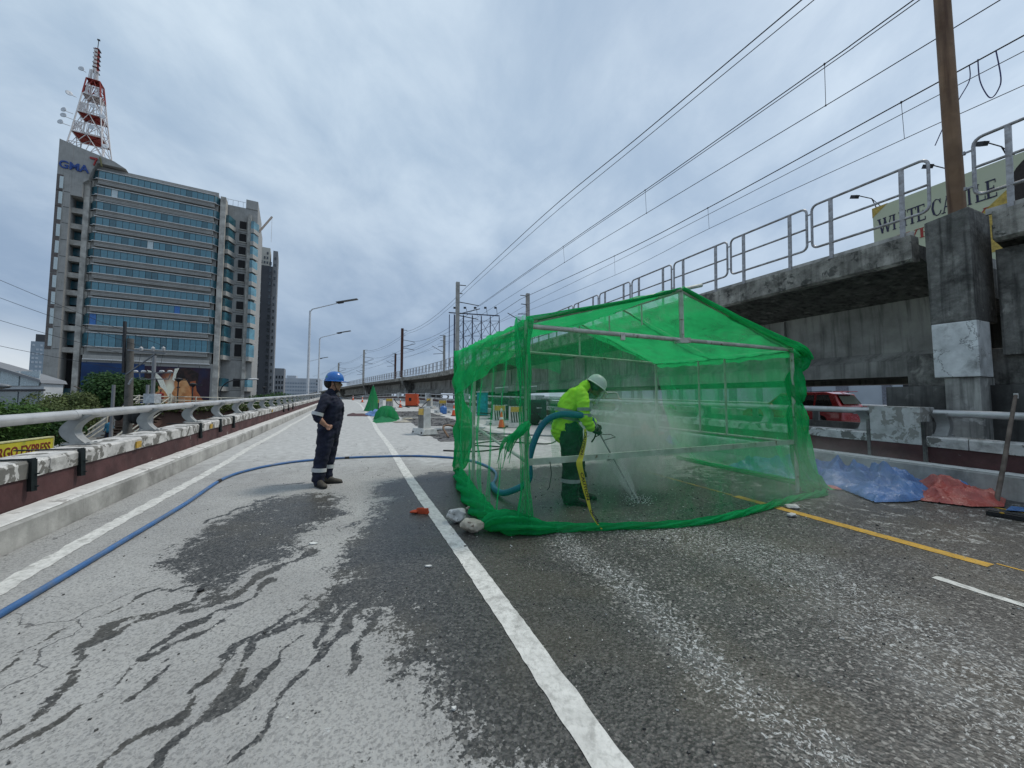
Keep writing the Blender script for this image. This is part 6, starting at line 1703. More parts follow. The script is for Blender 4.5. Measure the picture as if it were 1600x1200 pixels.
# gathered bundles
bundle('gathered_net', [W(3.88, 1.76, HT + .06), W(3.86, 1.75, 2.05), W(3.87, 1.77, 1.6), W(3.88, 1.78, 1.12), W(3.87, 1.77, 1.0), W(3.86, 1.76, .85), W(3.84, 1.76, .45), W(3.82, 1.74, .08)], [.085, .075, .055, .05, .06, .035, .045, .10], net_mat('net_post_wrap', (.02, .36, .13), .42, NETT, .3), ridges=5)
bundle('net_knot', [W(3.80, 1.78, 1.18), W(3.74, 1.66, 1.10), W(3.72, 1.55, 1.02), W(3.70, 1.5, .9)], [.03, .045, .03, .01], NET_D, ridges=4)
for _a in range(6): bundle('net_strand', [W(3.80, 1.75, 1.12), W(3.76, 1.62 - .03 * _a, 1.0), W(3.75, 1.52 - .03 * _a + .05 * (_a % 2), .82 - .05 * (_a % 3))], [.014, .009, .003], NET_D, ridges=2, n=8)
bundle('gathered_net', [W(3.92, 6.60, HT + .03), W(3.92, 6.75, HT - .1), W(3.9, 6.74, 2.05), W(3.92, 6.66, 1.96)], [.06, .11, .10, .05], NET_D, ridges=7, amp=.2)
bundle('gathered_net', [W(3.92, 6.62, 1.98), W(3.94, 6.60, 1.8), W(3.93, 6.60, 1.55), W(3.92, 6.60, 1.42)], [.05, .11, .12, .06], NET_D, ridges=7, amp=.2)
bundle('gathered_net', [W(3.92, 6.60, 1.42), W(3.93, 6.58, 1.2), W(3.93, 6.58, .8), W(3.92, 6.64, .4), W(3.85, 6.78, .12), W(3.75, 6.9, .05)], [.06, .12, .10, .10, .14, .06], net_mat('net_post_fold', (.02, .36, .13), .5, NETT, .3), ridges=5)
bundle('gathered_net', [W(7.05, 1.80, HT), W(7.0, 1.82, 1.8), W(6.9, 1.86, 1.3), W(6.75, 1.9, .9), W(6.7, 1.86, .5), W(6.9, 1.82, .12)], [.03, .05, .08, .17, .13, .10], NET_D, ridges=5)
bundle('net_hem', [hem_at(0, 4, a) + up * (.05 + .02 * math.sin(a * 9)) for a in np.linspace(0, 1, 14)], [.07, .10, .12, .13, .12, .10, .11], NET_D, ridges=5, flatz=.8)
bundle('net_hem', [hem_at(4, 9, a) + up * .032 for a in np.linspace(0, 1, 24)], [.10, .06, .045, .045, .045, .045, .05, .05, .05, .08], NET_D, ridges=4, flatz=.75)
bundle('net_hem', [hem_at(9, 11.9, a) + up * .035 for a in np.linspace(0, 1, 16)], [.08, .06, .05, .05], NET_D, ridges=4, flatz=.75)
bundle('net_puddle', [W(4.05, 1.35, .05), W(4.0, 1.45, .10), W(3.86, 1.62, .12), W(3.78, 1.9, .06), W(3.74, 2.1, .03)], [.03, .12, .13, .09, .03], NET_D, ridges=6, flatz=.75)
bundle('net_knot', [W(5.0, 4.95, 1.28), W(5.02, 5.03, 1.31), W(5.0, 5.15, 1.27)], [.01, .035, .01], NET_D, ridges=3)
cloth('net_tail', lambda a, b: W(3.72, 6.75, .28 - .2 * a).lerp(W(3.80 - .1 * a, 7.12, .03 + .02 * a), b), 10, 8, lambda a, b, p: up * abs(nz(p, 5, .07)), NET_D)

# caution tape hanging on the front net
TAPE = mat('tape_yellow', (.55, .46, .03), .4, bump=0, var=.12, scale=10); TXT = mat('tape_black', (.01, .01, .01), .5, bump=0)
tape = thing('caution_tape', 'yellow caution tape hanging down the net in front of the hi-vis worker', 'tape', W(3.5, 2.55))
def TP(px, h, s):      # lateral metres along the front, height, distance along the road
    return W(s, px, h)
tp_pts = smooth_pts([TP(2.51, 1.10, 3.80), TP(2.50, .98, 3.79), TP(2.44, .80, 3.78), TP(2.40, .72, 3.76), TP(2.42, .58, 3.74), TP(2.46, .35, 3.70), TP(2.50, .15, 3.66), TP(2.58, .02, 3.60)], 8)
N_ = len(tp_pts); wd_ = [.010 + .024 * max(0, math.sin(PI * min(1, (i / N_) * 1.15 + .02))) * (1 if i / N_ < .9 else .6) for i in range(N_)]
rt = Vector((1, 0, 0))
mb = MB()
vs = []
for i, p in enumerate(tp_pts):
    tw = .35 * math.sin(i * .16); r_ = Vector((math.cos(tw), math.sin(tw), 0)); vs += [p - r_ * wd_[i], p + r_ * wd_[i]]
mb.add(vs, [(2 * i, 2 * i + 1, 2 * i + 3, 2 * i + 2) for i in range(N_ - 1)])
mb.build('ribbon', TAPE, tape)
for k, (i0, i1) in enumerate(((3, 22), (30, 44), (45, 54))):
    a, b_ = tp_pts[i0], tp_pts[i1]; d = (b_ - a).normalized(); n_ = Vector((0, -1, 0)); yv = n_.cross(d).normalized()
    n_ = d.cross(yv)
    Mx = Matrix.Translation(a + n_ * .03 - yv * .012 - tape.location) @ Matrix(((d.x, yv.x, n_.x, 0), (d.y, yv.y, n_.y, 0), (d.z, yv.z, n_.z, 0), (0, 0, 0, 1)))
    L_ = (b_ - a).length
    text_mesh('tape_lettering', 'CAUTION', .042, TXT, tape, Mx, extrude=.0008, sx=L_ / .24, offset=.001)


# ------------------------------------------------------------------ people
def remesh_body(name, chains, mats_, parent, voxel=.011, wrinkle=.0, seed=0, smooth_it=3, cloth_idx=()):
    """one continuous skin from overlapping lofts. chain = (points[(x,y,z,r_inplane,r_depth)], material index)"""
    mb = MB()
    for pts, mi, *_ in chains:
        P_ = [Vector(p[:3]) for p in pts]; N = len(P_); n = 16
        # densify
        rings = []
        ref = Vector((0, 1, 0))
        for i in range(N):
            d = (P_[min(i + 1, N - 1)] - P_[max(i - 1, 0)]).normalized()
            y_ = ref - d * ref.dot(d)
            if y_.length < .15: y_ = Vector((1, 0, 0)) - d * d.x
            y_.normalize(); x_ = y_.cross(d).normalized()
            rings.append([P_[i] + x_ * math.cos(2 * PI * k / n) * pts[i][3] + y_ * math.sin(2 * PI * k / n) * pts[i][4] for k in range(n)])
        vs = [v for r in rings for v in r]
        fs = [(i * n + k, i * n + (k + 1) % n, (i + 1) * n + (k + 1) % n, (i + 1) * n + k) for i in range(N - 1) for k in range(n)] + [tuple(range(n - 1, -1, -1)), tuple((N - 1) * n + k for k in range(n))]
        mb.add(vs, fs)
        for e in (0, -1):
            r1_, r2_ = pts[e][3], pts[e][4]; mb.ell(P_[e], (min(r1_, r2_) * .98,) * 3, 12, 8)
    me = mb.mesh(name + '_src', mats_[0])
    o = bpy.data.objects.new('tmp', me); C.objects.link(o)
    md = o.modifiers.new('r', 'REMESH'); md.mode = 'VOXEL'; md.voxel_size = voxel; md.use_smooth_shade = True
    sm_ = o.modifiers.new('s', 'SMOOTH'); sm_.iterations = smooth_it; sm_.factor = .5
    dg = bpy.context.evaluated_depsgraph_get(); dg.update()
    nm = bpy.data.meshes.new_from_object(o.evaluated_get(dg))
    bpy.data.objects.remove(o); bpy.data.meshes.remove(me)
    nm.name = name; nm.materials.clear()
    for m_ in mats_: nm.materials.append(m_)
    V = np.zeros(len(nm.vertices) * 3); nm.vertices.foreach_get('co', V); V = V.reshape(-1, 3)
    # nearest chain -> material
    best = np.full(len(V), 1e9); idx = np.zeros(len(V), int)
    for pts, mi, *_ in chains:
        A = np.array(pts)
        for i in range(len(A) - 1):
            a, b_ = A[i, :3], A[i + 1, :3]; ab = b_ - a; t_ = np.clip(((V - a) @ ab) / (ab @ ab + 1e-9), 0, 1)
            r_ = A[i, 3:].mean() * (1 - t_) + A[i + 1, 3:].mean() * t_
            d = np.linalg.norm(V - (a + t_[:, None] * ab), axis=1) / np.maximum(r_, .01)
            ok = d < best; best[ok] = d[ok]; idx[ok] = mi
    if wrinkle:
        Nn = np.zeros(len(V) * 3); nm.vertices.foreach_get('normal', Nn); Nn = Nn.reshape(-1, 3)
        for i in range(len(V)):
            if idx[i] in cloth_idx:
                p = Vector(V[i]); q = Vector((p.x * 7 + p.z * 3, p.y * 7, p.z * 11 - p.x * 6 + seed))
                w_ = mnoise.noise(q) + .6 * mnoise.noise(q * 2.1)
                V[i] += Nn[i] * w_ * wrinkle
        nm.vertices.foreach_set('co', V.ravel())
    nf = len(nm.polygons); pi = []
    for p in nm.polygons:
        vv = [idx[k] for k in p.vertices]; pi.append(max(set(vv), key=vv.count))
    nm.polygons.foreach_set('material_index', pi); nm.polygons.foreach_set('use_smooth', [True] * nf); nm.update()
    ob = bpy.data.objects.new(name, nm); C.objects.link(ob); ob.parent = parent
    return ob


SKIN = mat('skin', (.33, .175, .115), .55, bump=.1, var=.12, scale=20); SKIN2 = mat('skin_dark', (.17, .09, .06), .55, bump=0, var=.1)
NAVYC = mat('navy_coverall', (.010, .013, .030), .85, bump=.3, bscale=120, var=.3, scale=6)
REFL = mat('reflective_band', (.50, .51, .52), .4, bump=0, var=.1)
HAIRM = mat('hair', (.012, .010, .009), .7, bump=.2)
BOOT = mat('boot_leather', (.055, .048, .038), .7, bump=.3, var=.3)
HELB = mat('helmet_blue', (.012, .12, .42), .22, bump=0, var=.08, scale=4, spec=.6, patch=(.02, .20, .16), patch_at=(.62, .66), patch_scale=9); HELW = mat('helmet_white', (.70, .72, .68), .3, bump=0, var=.05)
HIVIS = mat('hivis_jacket', (.42, .85, .03), .75, bump=.35, bscale=60, var=.12, scale=4, emit=None); REFD = mat('hivis_band', (.26, .28, .28), .45, bump=0)
OLIVE = mat('dark_trousers', (.012, .03, .022), .85, bump=.3, bscale=90, var=.3); GLOVE = mat('black_glove', (.02, .02, .022), .8, bump=.3)


def helmet(parent, loc, rot, m_, r=(.148, .122, .13), cat=None):
    """brim towards +x; returns shell part"""
    R_ = rot; c_ = Vector(loc)
    mb = MB(); n, m = 24, 10; vs = []
    for j in range(m + 1):
        t_ = PI / 2 * j / m
        for k in range(n):
            th = 2 * PI * k / n; ridge = 1 + .03 * max(0, 1 - abs(math.sin(th)) * 6) * math.sin(t_)
            vs.append(c_ + R_ @ (Vector((r[0] * math.cos(t_) ** .8 * math.cos(th), r[1] * math.cos(t_) ** .8 * math.sin(th), r[2] * math.sin(t_))) * ridge))
    mb.smooth = True; mb.add(vs, [(j * n + k, j * n + (k + 1) % n, (j + 1) * n + (k + 1) % n, (j + 1) * n + k) for j in range(m) for k in range(n)])
    # brim
    vs = []
    for k in range(n):
        th = 2 * PI * k / n; ex = .018 + .062 * max(0, math.cos(th)) ** 2
        for q, dz in ((0, 0), (1, -.012), (1, -.020), (0, -.012)):
            vs.append(c_ + R_ @ Vector(((r[0] + q * ex) * math.cos(th), (r[1] + q * min(ex, .03)) * math.sin(th), dz)))
    mb.add(vs, [(k * 4 + q, k * 4 + (q + 1) % 4, ((k + 1) % n) * 4 + (q + 1) % 4, ((k + 1) % n) * 4 + q) for k in range(n) for q in range(4)])
    return mb.build('helmet', m_, parent, world=False)


def hand_chains(w_, dirv, side, curl=.9, mi=1, sc=1.0, thumb=1):
    """palm + five separate bent fingers. w_: wrist, dirv: pointing direction, side: across the palm"""
    w_ = Vector(w_); d = Vector(dirv).normalized(); s_ = Vector(side); s_ = (s_ - d * s_.dot(d)).normalized(); n_ = d.cross(s_)
    ch = [([(*w_, .026 * sc, .022 * sc), (*(w_ + d * .04 * sc), .034 * sc, .022 * sc), (*(w_ + d * .085 * sc), .036 * sc, .02 * sc)], mi)]
    for k, L in enumerate((.066, .075, .070, .055)):
        b = w_ + d * .082 * sc + s_ * (k - 1.5) * .020 * sc; p = [b]; a = .15
        for q in range(3):
            a += curl; l = L * (.42, .32, .26)[q] * sc; p.append(p[-1] + (d * math.cos(a) + n_ * math.sin(a)) * l)
        ch.append(([(*v, .0095 * sc, .0095 * sc) for v in p], mi))
    b = w_ + d * .03 * sc - s_ * .03 * sc
    ch.append(([(*b, .013 * sc, .013 * sc), (*(b + (d * .5 - s_ * .6 + n_ * .5) * .035 * sc), .012 * sc, .012 * sc), (*(b + (d * .95 - s_ * .5 + n_ * 1.0) * .05 * sc), .010 * sc, .010 * sc)], mi))
    return ch


def band(parent, name, pts, m_):
    """ring of fabric round a limb: pts [(x,y,z,rx,ry)] two or more"""
    mb = MB(); mb.smooth = True; n = 24; P_ = [Vector(p[:3]) for p in pts]; vs = []
    for i in range(len(P_)):
        d = (P_[-1] - P_[0]).normalized(); y_ = Vector((0, 1, 0)); y_ = (y_ - d * d.y).normalized(); x_ = y_.cross(d).normalized()
        for k in range(n): vs.append(P_[i] + x_ * math.cos(2 * PI * k / n) * pts[i][3] + y_ * math.sin(2 * PI * k / n) * pts[i][4])
    mb.add(vs, [(i * n + k, i * n + (k + 1) % n, (i + 1) * n + (k + 1) % n, (i + 1) * n + k) for i in range(len(P_) - 1) for k in range(n)])
    return mb.build(name, m_, parent, world=False)


def boot(parent, loc, ang, m_=BOOT, L=.29):
    c_, s_ = math.cos(ang), math.sin(ang); mb = MB(); mb.smooth = True
    secs = [(-.09, .03, .075, .03), (-.085, .045, .11, .04), (-.03, .05, .14, .045), (.03, .05, .12, .043), (.09, .038, .085, .047), (.15, .034, .07, .048), (.19, .03, .055, .038), (.205, .02, .035, .02)]
    n = 16; vs = []
    for (x_, _, top, hw_) in secs:
        for k in range(n):
            th = 2 * PI * k / n; y_ = hw_ * math.cos(th); z_ = top / 2 + top / 2 * math.sin(th) * (1 if math.sin(th) > 0 else 1); z_ = max(z_, .0)
            vs.append(Vector((loc[0] + x_ * c_ - y_ * s_, loc[1] + x_ * s_ + y_ * c_, loc[2] + z_)))
    mb.add(vs, [(i * n + k, i * n + (k + 1) % n, (i + 1) * n + (k + 1) % n, (i + 1) * n + k) for i in range(len(secs) - 1) for k in range(n)] + [tuple(range(n)), tuple((len(secs) - 1) * n + k for k in range(n))])
    mb.tube([Vector((loc[0] - .045 * c_, loc[1] - .045 * s_, loc[2] + .05)), Vector((loc[0] - .05 * c_, loc[1] - .05 * s_, loc[2] + .2))], [.052, .056], 14)
    o = mb.build('boot', m_, parent, world=False)
    sb = MB(); R_ = Matrix.Rotation(ang, 3, 'Z')
    sb.prism([(-.10, -.03), (-.06, -.045), (.08, -.05), (.17, -.048), (.21, -.02), (.21, .02), (.17, .048), (.08, .05), (-.06, .045), (-.10, .03)], lambda x, y: R_ @ Vector((x, y, 0)) + Vector(loc), lambda x, y: R_ @ Vector((x, y, .022)) + Vector(loc))
    sb.build('sole', BLACK, o, world=False)
    return o


# --- the standing worker in navy, looking towards the tent
man = thing('person', 'standing worker in navy coveralls and a blue helmet watching the tent', 'person', W(6.88, -.35, .002), .42)
mc = [
    ([(.03, .0, .80, .16, .17), (.035, 0, .90, .175, .185), (.045, 0, 1.02, .19, .19), (.055, 0, 1.16, .195, .20), (.05, 0, 1.28, .185, .21), (.03, 0, 1.37, .145, .205), (.025, 0, 1.43, .09, .12)], 0),
    ([(.03, 0, 1.42, .068, .07), (.06, 0, 1.53, .058, .06)], 1),
    ([(.12, 0, 1.495, .045, .035), (.105, 0, 1.535, .08, .062), (.09, 0, 1.59, .098, .075), (.08, 0, 1.66, .103, .079), (.07, 0, 1.72, .088, .072), (.06, 0, 1.76, .04, .04)], 1),
    ([(.186, 0, 1.625, .012, .011), (.205, 0, 1.592, .018, .015), (.19, 0, 1.578, .014, .014)], 1),
    ([(.176, -.022, 1.553, .010, .012), (.180, 0, 1.553, .010, .012), (.176, .022, 1.553, .010, .012)], 1),
    ([(.15, 0, 1.50, .025, .02), (.165, 0, 1.515, .018, .018)], 1),
    ([(.172, -.045, 1.655, .012, .012), (.182, 0, 1.65, .012, .012), (.172, .045, 1.655, .012, .012)], 1),
    ([(.075, -.078, 1.62, .016, .008), (.07, -.086, 1.59, .015, .008)], 1), ([(.075, .078, 1.62, .016, .008), (.07, .086, 1.59, .015, .008)], 1),
    # near arm
    ([(-.02, -.15, 1.37, .085, .09), (-.045, -.215, 1.31, .078, .075), (-.09, -.25, 1.20, .073, .066), (-.135, -.265, 1.10, .070, .064), (-.12, -.27, 1.05, .066, .062)], 0),
    ([(-.13, -.27, 1.08, .055, .05), (-.075, -.275, 1.02, .044, .042), (-.015, -.27, .955, .032, .030)], 1),
    # far arm
    ([(.0, .15, 1.37, .085, .09), (-.02, .215, 1.30, .078, .075), (-.06, .25, 1.18, .07, .066), (-.07, .26, 1.08, .066, .062)], 0), ([(-.07, .26, 1.10, .05, .05), (.0, .25, 1.02, .042, .04), (.06, .23, .95, .032, .03)], 1),
    # legs
    ([(.0, -.085, .88, .14, .12), (-.015, -.095, .70, .125, .115), (-.045, -.10, .50, .105, .10), (-.085, -.10, .30, .095, .09), (-.095, -.10, .12, .095, .09), (-.095, -.10, .075, .09, .085)], 0),
    ([(.07, .085, .88, .13, .12), (.065, .095, .70, .12, .11), (.05, .10, .50, .098, .095), (.03, .10, .30, .085, .085), (.02, .10, .12, .085, .085), (.02, .10, .09, .08, .08)], 0),
]
mc += hand_chains((-.01, -.27, .95), (.75, .0, -.35), (0, .3, 1), 1.25, 1) + hand_chains((.06, .23, .95), (.75, -.1, -.4), (0, -.3, 1), 1.25, 1)
mb_ = remesh_body('body', mc, [NAVYC, SKIN], man, .0095, .014, 3, 2, (0,))
helmet(man, (.092, 0, 1.665), Matrix.Rotation(.04, 3, 'Y'), HELB, (.142, .12, .148))
mb = MB(); mb.box((.237, -.0, 1.735), (.004, .03, .03)); mb.build('helmet_sticker', HELW, man, world=False)
mb = MB(); mb.smooth = True; mb.ell((.02, 0, 1.63), (.085, .083, .10), 14, 10); mb.build('hair', HAIRM, man, world=False)
mb = MB(); mb.smooth = True; mb.tube([(.07, -.088, 1.67), (.11, -.083, 1.56), (.14, -.05, 1.495), (.145, 0, 1.48), (.14, .05, 1.495), (.11, .083, 1.56), (.07, .088, 1.67)], .006, 6); mb.build('chin_strap', BLACK, man, world=False)
mb = MB(); mb.ell((.125, 0, 1.497), (.045, .05, .028), 12, 8); mb.build('lowered_mask', BLACK, man, world=False)
mb = MB()
for sy in (-1, 1): mb.ell((.172, sy * .033, 1.628), (.012, .026, .017), 10, 6)
mb.tube([(.17, -.06, 1.635), (.08, -.088, 1.64)], .004, 5); mb.tube([(.17, .06, 1.635), (.08, .088, 1.64)], .004, 5); mb.tube([(.184, -.015, 1.632), (.184, .015, 1.632)], .004, 5)
mb.build('glasses', DARKST, man, world=False)
mb = MB(); mb.add([(.155, -.035, 1.425), (.155, .035, 1.425), (.185, .015, 1.36), (.185, -.015, 1.36), (.14, -.035, 1.425), (.14, .035, 1.425), (.17, .015, 1.36), (.17, -.015, 1.36)], [(0, 1, 2, 3), (7, 6, 5, 4), (0, 4, 5, 1), (1, 5, 6, 2), (2, 6, 7, 3), (3, 7, 4, 0)]); mb.build('undershirt', SKIN, man, world=False)
mb = MB()
for sy in (-1, 1): mb.add([(.10, sy * .02, 1.44), (.03, sy * .115, 1.45), (.06, sy * .12, 1.40), (.17, sy * .05, 1.37), (.11, sy * .02, 1.455), (.03, sy * .12, 1.465), (.06, sy * .13, 1.41), (.185, sy * .05, 1.375)], [(0, 1, 2, 3), (4, 5, 6, 7), (0, 1, 5, 4), (1, 2, 6, 5), (2, 3, 7, 6), (3, 0, 4, 7)])
mb.build('collar', NAVYC, man, world=False)
band(man, 'reflective_band', [(-.122, -.262, 1.155, .085, .080), (-.135, -.266, 1.105, .086, .080)], REFL)
band(man, 'reflective_band', [(-.064, .255, 1.155, .08, .076), (-.07, .26, 1.105, .08, .076)], REFL)
band(man, 'reflective_band', [(-.088, -.10, .285, .107, .103), (-.092, -.10, .225, .108, .103)], REFL)
band(man, 'reflective_band', [(.03, .10, .31, .098, .098), (.025, .10, .25, .098, .098)], REFL)
boot(man, (-.085, -.13, 0), math.radians(-62)); boot(man, (.045, .07, 0), math.radians(-6))
mb = MB(); mb.box((.235, -.05, 1.20), (.01, .09, .1)); mb.build('chest_pocket', NAVYC, man, world=False)

# --- the jetting worker
jw = thing('person', 'stooping worker in yellow-green hi-vis jacket and white helmet inside the tent', 'person', W(4.73, 2.89, .002), 0.0)
jc = [
    ([(-.05, 0, .95, .15, .16), (-.055, 0, 1.12, .14, .16), (-.01, 0, 1.32, .14, .17), (.06, 0, 1.46, .13, .18), (.14, 0, 1.54, .10, .14)], 0),
    ([(.16, 0, 1.54, .065, .07), (.24, 0, 1.575, .06, .062), (.31, 0, 1.60, .055, .06)], 1),
    ([(.375, 0, 1.495, .05, .04), (.365, 0, 1.54, .085, .066), (.355, 0, 1.60, .10, .077), (.35, 0, 1.66, .10, .078), (.34, 0, 1.71, .06, .05)], 1),
    ([(.44, 0, 1.57, .015, .013), (.452, 0, 1.545, .017, .015)], 1),
    ([(.13, -.17, 1.48, .07, .07), (.13, -.25, 1.30, .05, .05), (.14, -.27, 1.19, .048, .048), (.20, -.22, 1.08, .042, .042), (.25, -.18, 1.02, .034, .034)], 1),
    ([(.13, .17, 1.48, .07, .07), (.19, .25, 1.30, .05, .05), (.22, .26, 1.20, .048, .048), (.30, .16, 1.12, .042, .042), (.35, .08, 1.06, .034, .034)], 1),
    ([(-.035, -.10, 1.02, .155, .14), (-.035, -.115, .80, .14, .13), (-.03, -.125, .55, .12, .12), (-.035, -.13, .30, .12, .115), (-.04, -.13, .12, .125, .12), (-.04, -.13, .06, .12, .115)], 0),
    ([(.04, .10, 1.0, .14, .13), (.07, .12, .78, .13, .12), (.10, .13, .55, .115, .11), (.12, .14, .30, .115, .11), (.13, .14, .12, .12, .115), (.13, .14, .06, .115, .11)], 0),
]
jc += hand_chains((.25, -.18, 1.02), (.8, .2, -.45), (0, .8, .5), .95, 2, 1.15) + hand_chains((.35, .08, 1.06), (.75, -.25, -.45), (0, -.8, .5), .95, 2, 1.15)
remesh_body('body', jc, [OLIVE, SKIN2, GLOVE], jw, .0105, .014, 11, 2, (0,))
jk = [
    ([(-.10, 0, .985, .19, .215), (-.085, 0, 1.05, .185, .21), (-.065, 0, 1.16, .178, .21), (-.02, 0, 1.30, .178, .215), (.045, 0, 1.42, .17, .225), (.10, 0, 1.50, .145, .215), (.155, 0, 1.56, .10, .15), (.19, 0, 1.585, .078, .09)], 0),
    ([(.11, -.15, 1.50, .10, .10), (.13, -.23, 1.40, .092, .088), (.135, -.27, 1.28, .086, .082), (.145, -.285, 1.18, .082, .078), (.19, -.25, 1.10, .076, .072), (.235, -.21, 1.04, .066, .064)], 0),
    ([(.11, .15, 1.50, .10, .10), (.16, .23, 1.40, .092, .088), (.20, .27, 1.28, .086, .082), (.23, .27, 1.20, .082, .078), (.28, .20, 1.14, .074, .070), (.33, .12, 1.09, .064, .062)], 0),
    ([(.165, 0, 1.585, .095, .10), (.20, 0, 1.615, .085, .09)], 0),
]
remesh_body('jacket', jk, [HIVIS], jw, .0105, .020, 5, 2, (0,))
for (x_, z_, rx, ry) in ((-.045, 1.255, .196, .232), (-.06, 1.165, .196, .228)):
    b0 = Vector((x_, 0, z_)); dr = Vector((.22, 0, .97)).normalized()
    band(jw, 'reflective_band', [(*(b0 - dr * .025), rx, ry), (*(b0 + dr * .025), rx, ry)], REFD)
for q in (.0, 1.0):
    for sg, cx in ((-1, .136), (1, .205)):
        z_ = 1.285 - q * .085
        band(jw, 'reflective_band', [(cx - .0 + q * .006, sg * .272, z_ + .022, .096, .092), (cx + q * .008, sg * .275, z_ - .022, .096, .092)], REFD)
band(jw, 'reflective_band', [(-.035, -.13, .34, .135, .13), (-.037, -.13, .29, .136, .131)], REFD); band(jw, 'reflective_band', [(.12, .14, .32, .13, .125), (.122, .14, .27, .13, .125)], REFD)
Rh = Matrix.Rotation(.62, 3, 'Y')
helmet(jw, (.365, 0, 1.635), Rh, HELW, (.145, .122, .145))
mb = MB()
for sy in (-1, 1): mb.ell((.345, sy * .098, 1.60), (.045, .028, .055), 12, 8)
mb.build('ear_muffs', DARKST, jw, world=False)
def visor_mat():
    m, t_ = new_mat('clear_visor'); g_ = t_.n('ShaderNodeBsdfGlossy', {'Color': (.8, .8, .8), 'Roughness': .1}); tp = t_.n('ShaderNodeBsdfTransparent', {'Color': (.75, .8, .78)})
    mx = t_.n('ShaderNodeMixShader', {0: .25, 1: tp.outputs[0], 2: g_.outputs[0]}); t_.n('ShaderNodeOutputMaterial', {'Surface': mx.outputs[0]}); return m
mb = MB(); mb.grid(lambda a, b: Rh @ Vector((.165 * math.cos((a - .5) * 2.0), .15 * math.sin((a - .5) * 2.0), -.01 - b * .22 + 0)) + Vector((.365, 0, 1.635)), 12, 6); mb.build('face_shield', visor_mat(), jw, world=False)
mb = MB(); mb.smooth = True; mb.ell((.32, 0, 1.62), (.085, .082, .095), 14, 10); mb.build('hair', HAIRM, jw, world=False)
boot(jw, (.0, -.15, 0), math.radians(-25), BLACK, .3); boot(jw, (.17, .14, 0), math.radians(-10), BLACK, .3)

# lance with trigger unit and hoses
LA = thing('jet_lance', 'long steel water jet lance held in both hands by the stooping worker', 'lance', W(4.73, 2.89) + Vector((.6, -.1, .5)))
O_ = W(4.73, 2.89, .002)
lp = lambda x, y, z: O_ + Vector((x, y, z))
mb = MB(); mb.tube([lp(.27, -.08, 1.16), lp(.86, -.16, .045)], [.011, .009], 8); mb.build('barrel', STEEL, LA)
mb = MB(); mb.tube([lp(.30, -.05, 1.16), lp(.42, -.07, .93)], .010, 8); mb.tube([lp(.415, -.07, .95), lp(.40, -.11, .90)], .008, 6); mb.build('side_tube', STEEL, LA)
mb = MB(); mb.box(lp(.36, -.11, .985), (.10, .05, .07), rot=Matrix.Rotation(1.08, 3, 'Y')); mb.build('valve_body', DARKST, LA, bevel=.006)
mb = MB(); mb.tube([lp(.33, -.11, .96), lp(.30, -.12, .88), lp(.26, -.12, .83)], .011, 6); mb.tube([lp(.38, -.1, .93), lp(.31, -.11, .90), lp(.27, -.12, .85)], .007, 6); mb.build('trigger_grip', BLACK, LA)
mb = MB(); mb.tube([lp(.43, -.14, .86), lp(.60, -.1, .9), lp(.56, .0, .93), lp(.42, -.02, .93)], .005, 6); mb.build('thin_hose', BLACK, LA)
mb = MB(); mb.tube([lp(.80, -.15, .15), lp(.865, -.16, .03)], [.014, .012], 8); mb.build('nozzle', DARKST, LA)

BLUEH = mat('blue_hose', (.04, .12, .29), .42, bump=.1, var=.15, scale=3, dirt=(.13, .15, .17), dirt_amt=.75, dirt_scale=5); TEALH = mat('teal_hose', (.01, .13, .22), .5, bump=.1, var=.15, scale=5)
hz = .024
hp = [W(s, u, hz) for s, u in [(2.6, -2.12), (3.2, -2.09), (3.65, -2.06), (4.19, -2.03), (5.0, -1.99), (6.23, -1.93), (7.76, -1.91), (8.55, -1.63), (9.05, -1.16), (9.25, -0.65), (9.32, 0.18), (9.16, 1.27), (8.75, 2.0), (8.38, 2.31), (7.91, 2.5), (7.3, 2.56), (6.75, 2.5), (6.3, 2.33), (5.95, 2.15)]]
mb = MB(); mb.tube(smooth_pts(hp, 10), .024, 12)
t = thing('hose', 'long blue hose curving across the left lane from the bottom left corner into the tent', 'hose', W(5, -1.9)); mb.build('tube', BLUEH, t)
HPS = smooth_pts(hp, 10)
for _i in (58, 97, 131):
    mb = MB(); mb.tube([HPS[_i], HPS[_i + 1]], .0262, 12); mb.build('tape_wrap', BLACK, t)
mb = MB(); mb.tube([W(5.97, 2.16, hz), W(5.8, 2.1, hz + .01)], .034, 12); mb.build('coupling', STEEL, t)
mb = MB(); mb.tube(smooth_pts([W(5.82, 2.1, .05), W(5.45, 2.02, .055), W(5.1, 2.05, .10), lp(-.62, -.12, .30), lp(-.60, -.13, .60), lp(-.50, -.12, .92), lp(-.36, -.14, 1.13), lp(-.18, -.22, 1.215), lp(.0, -.34, 1.215), lp(.12, -.30, 1.20), lp(.20, -.16, 1.16), lp(.28, -.09, 1.13)], 8), [.048] * 70 + [.04] * 0 if False else .045, 14)
tag(mb.build('jet_hose', TEALH), 'thick teal sleeve hose arching from the tent floor under the arm of the jetting worker', 'hose')

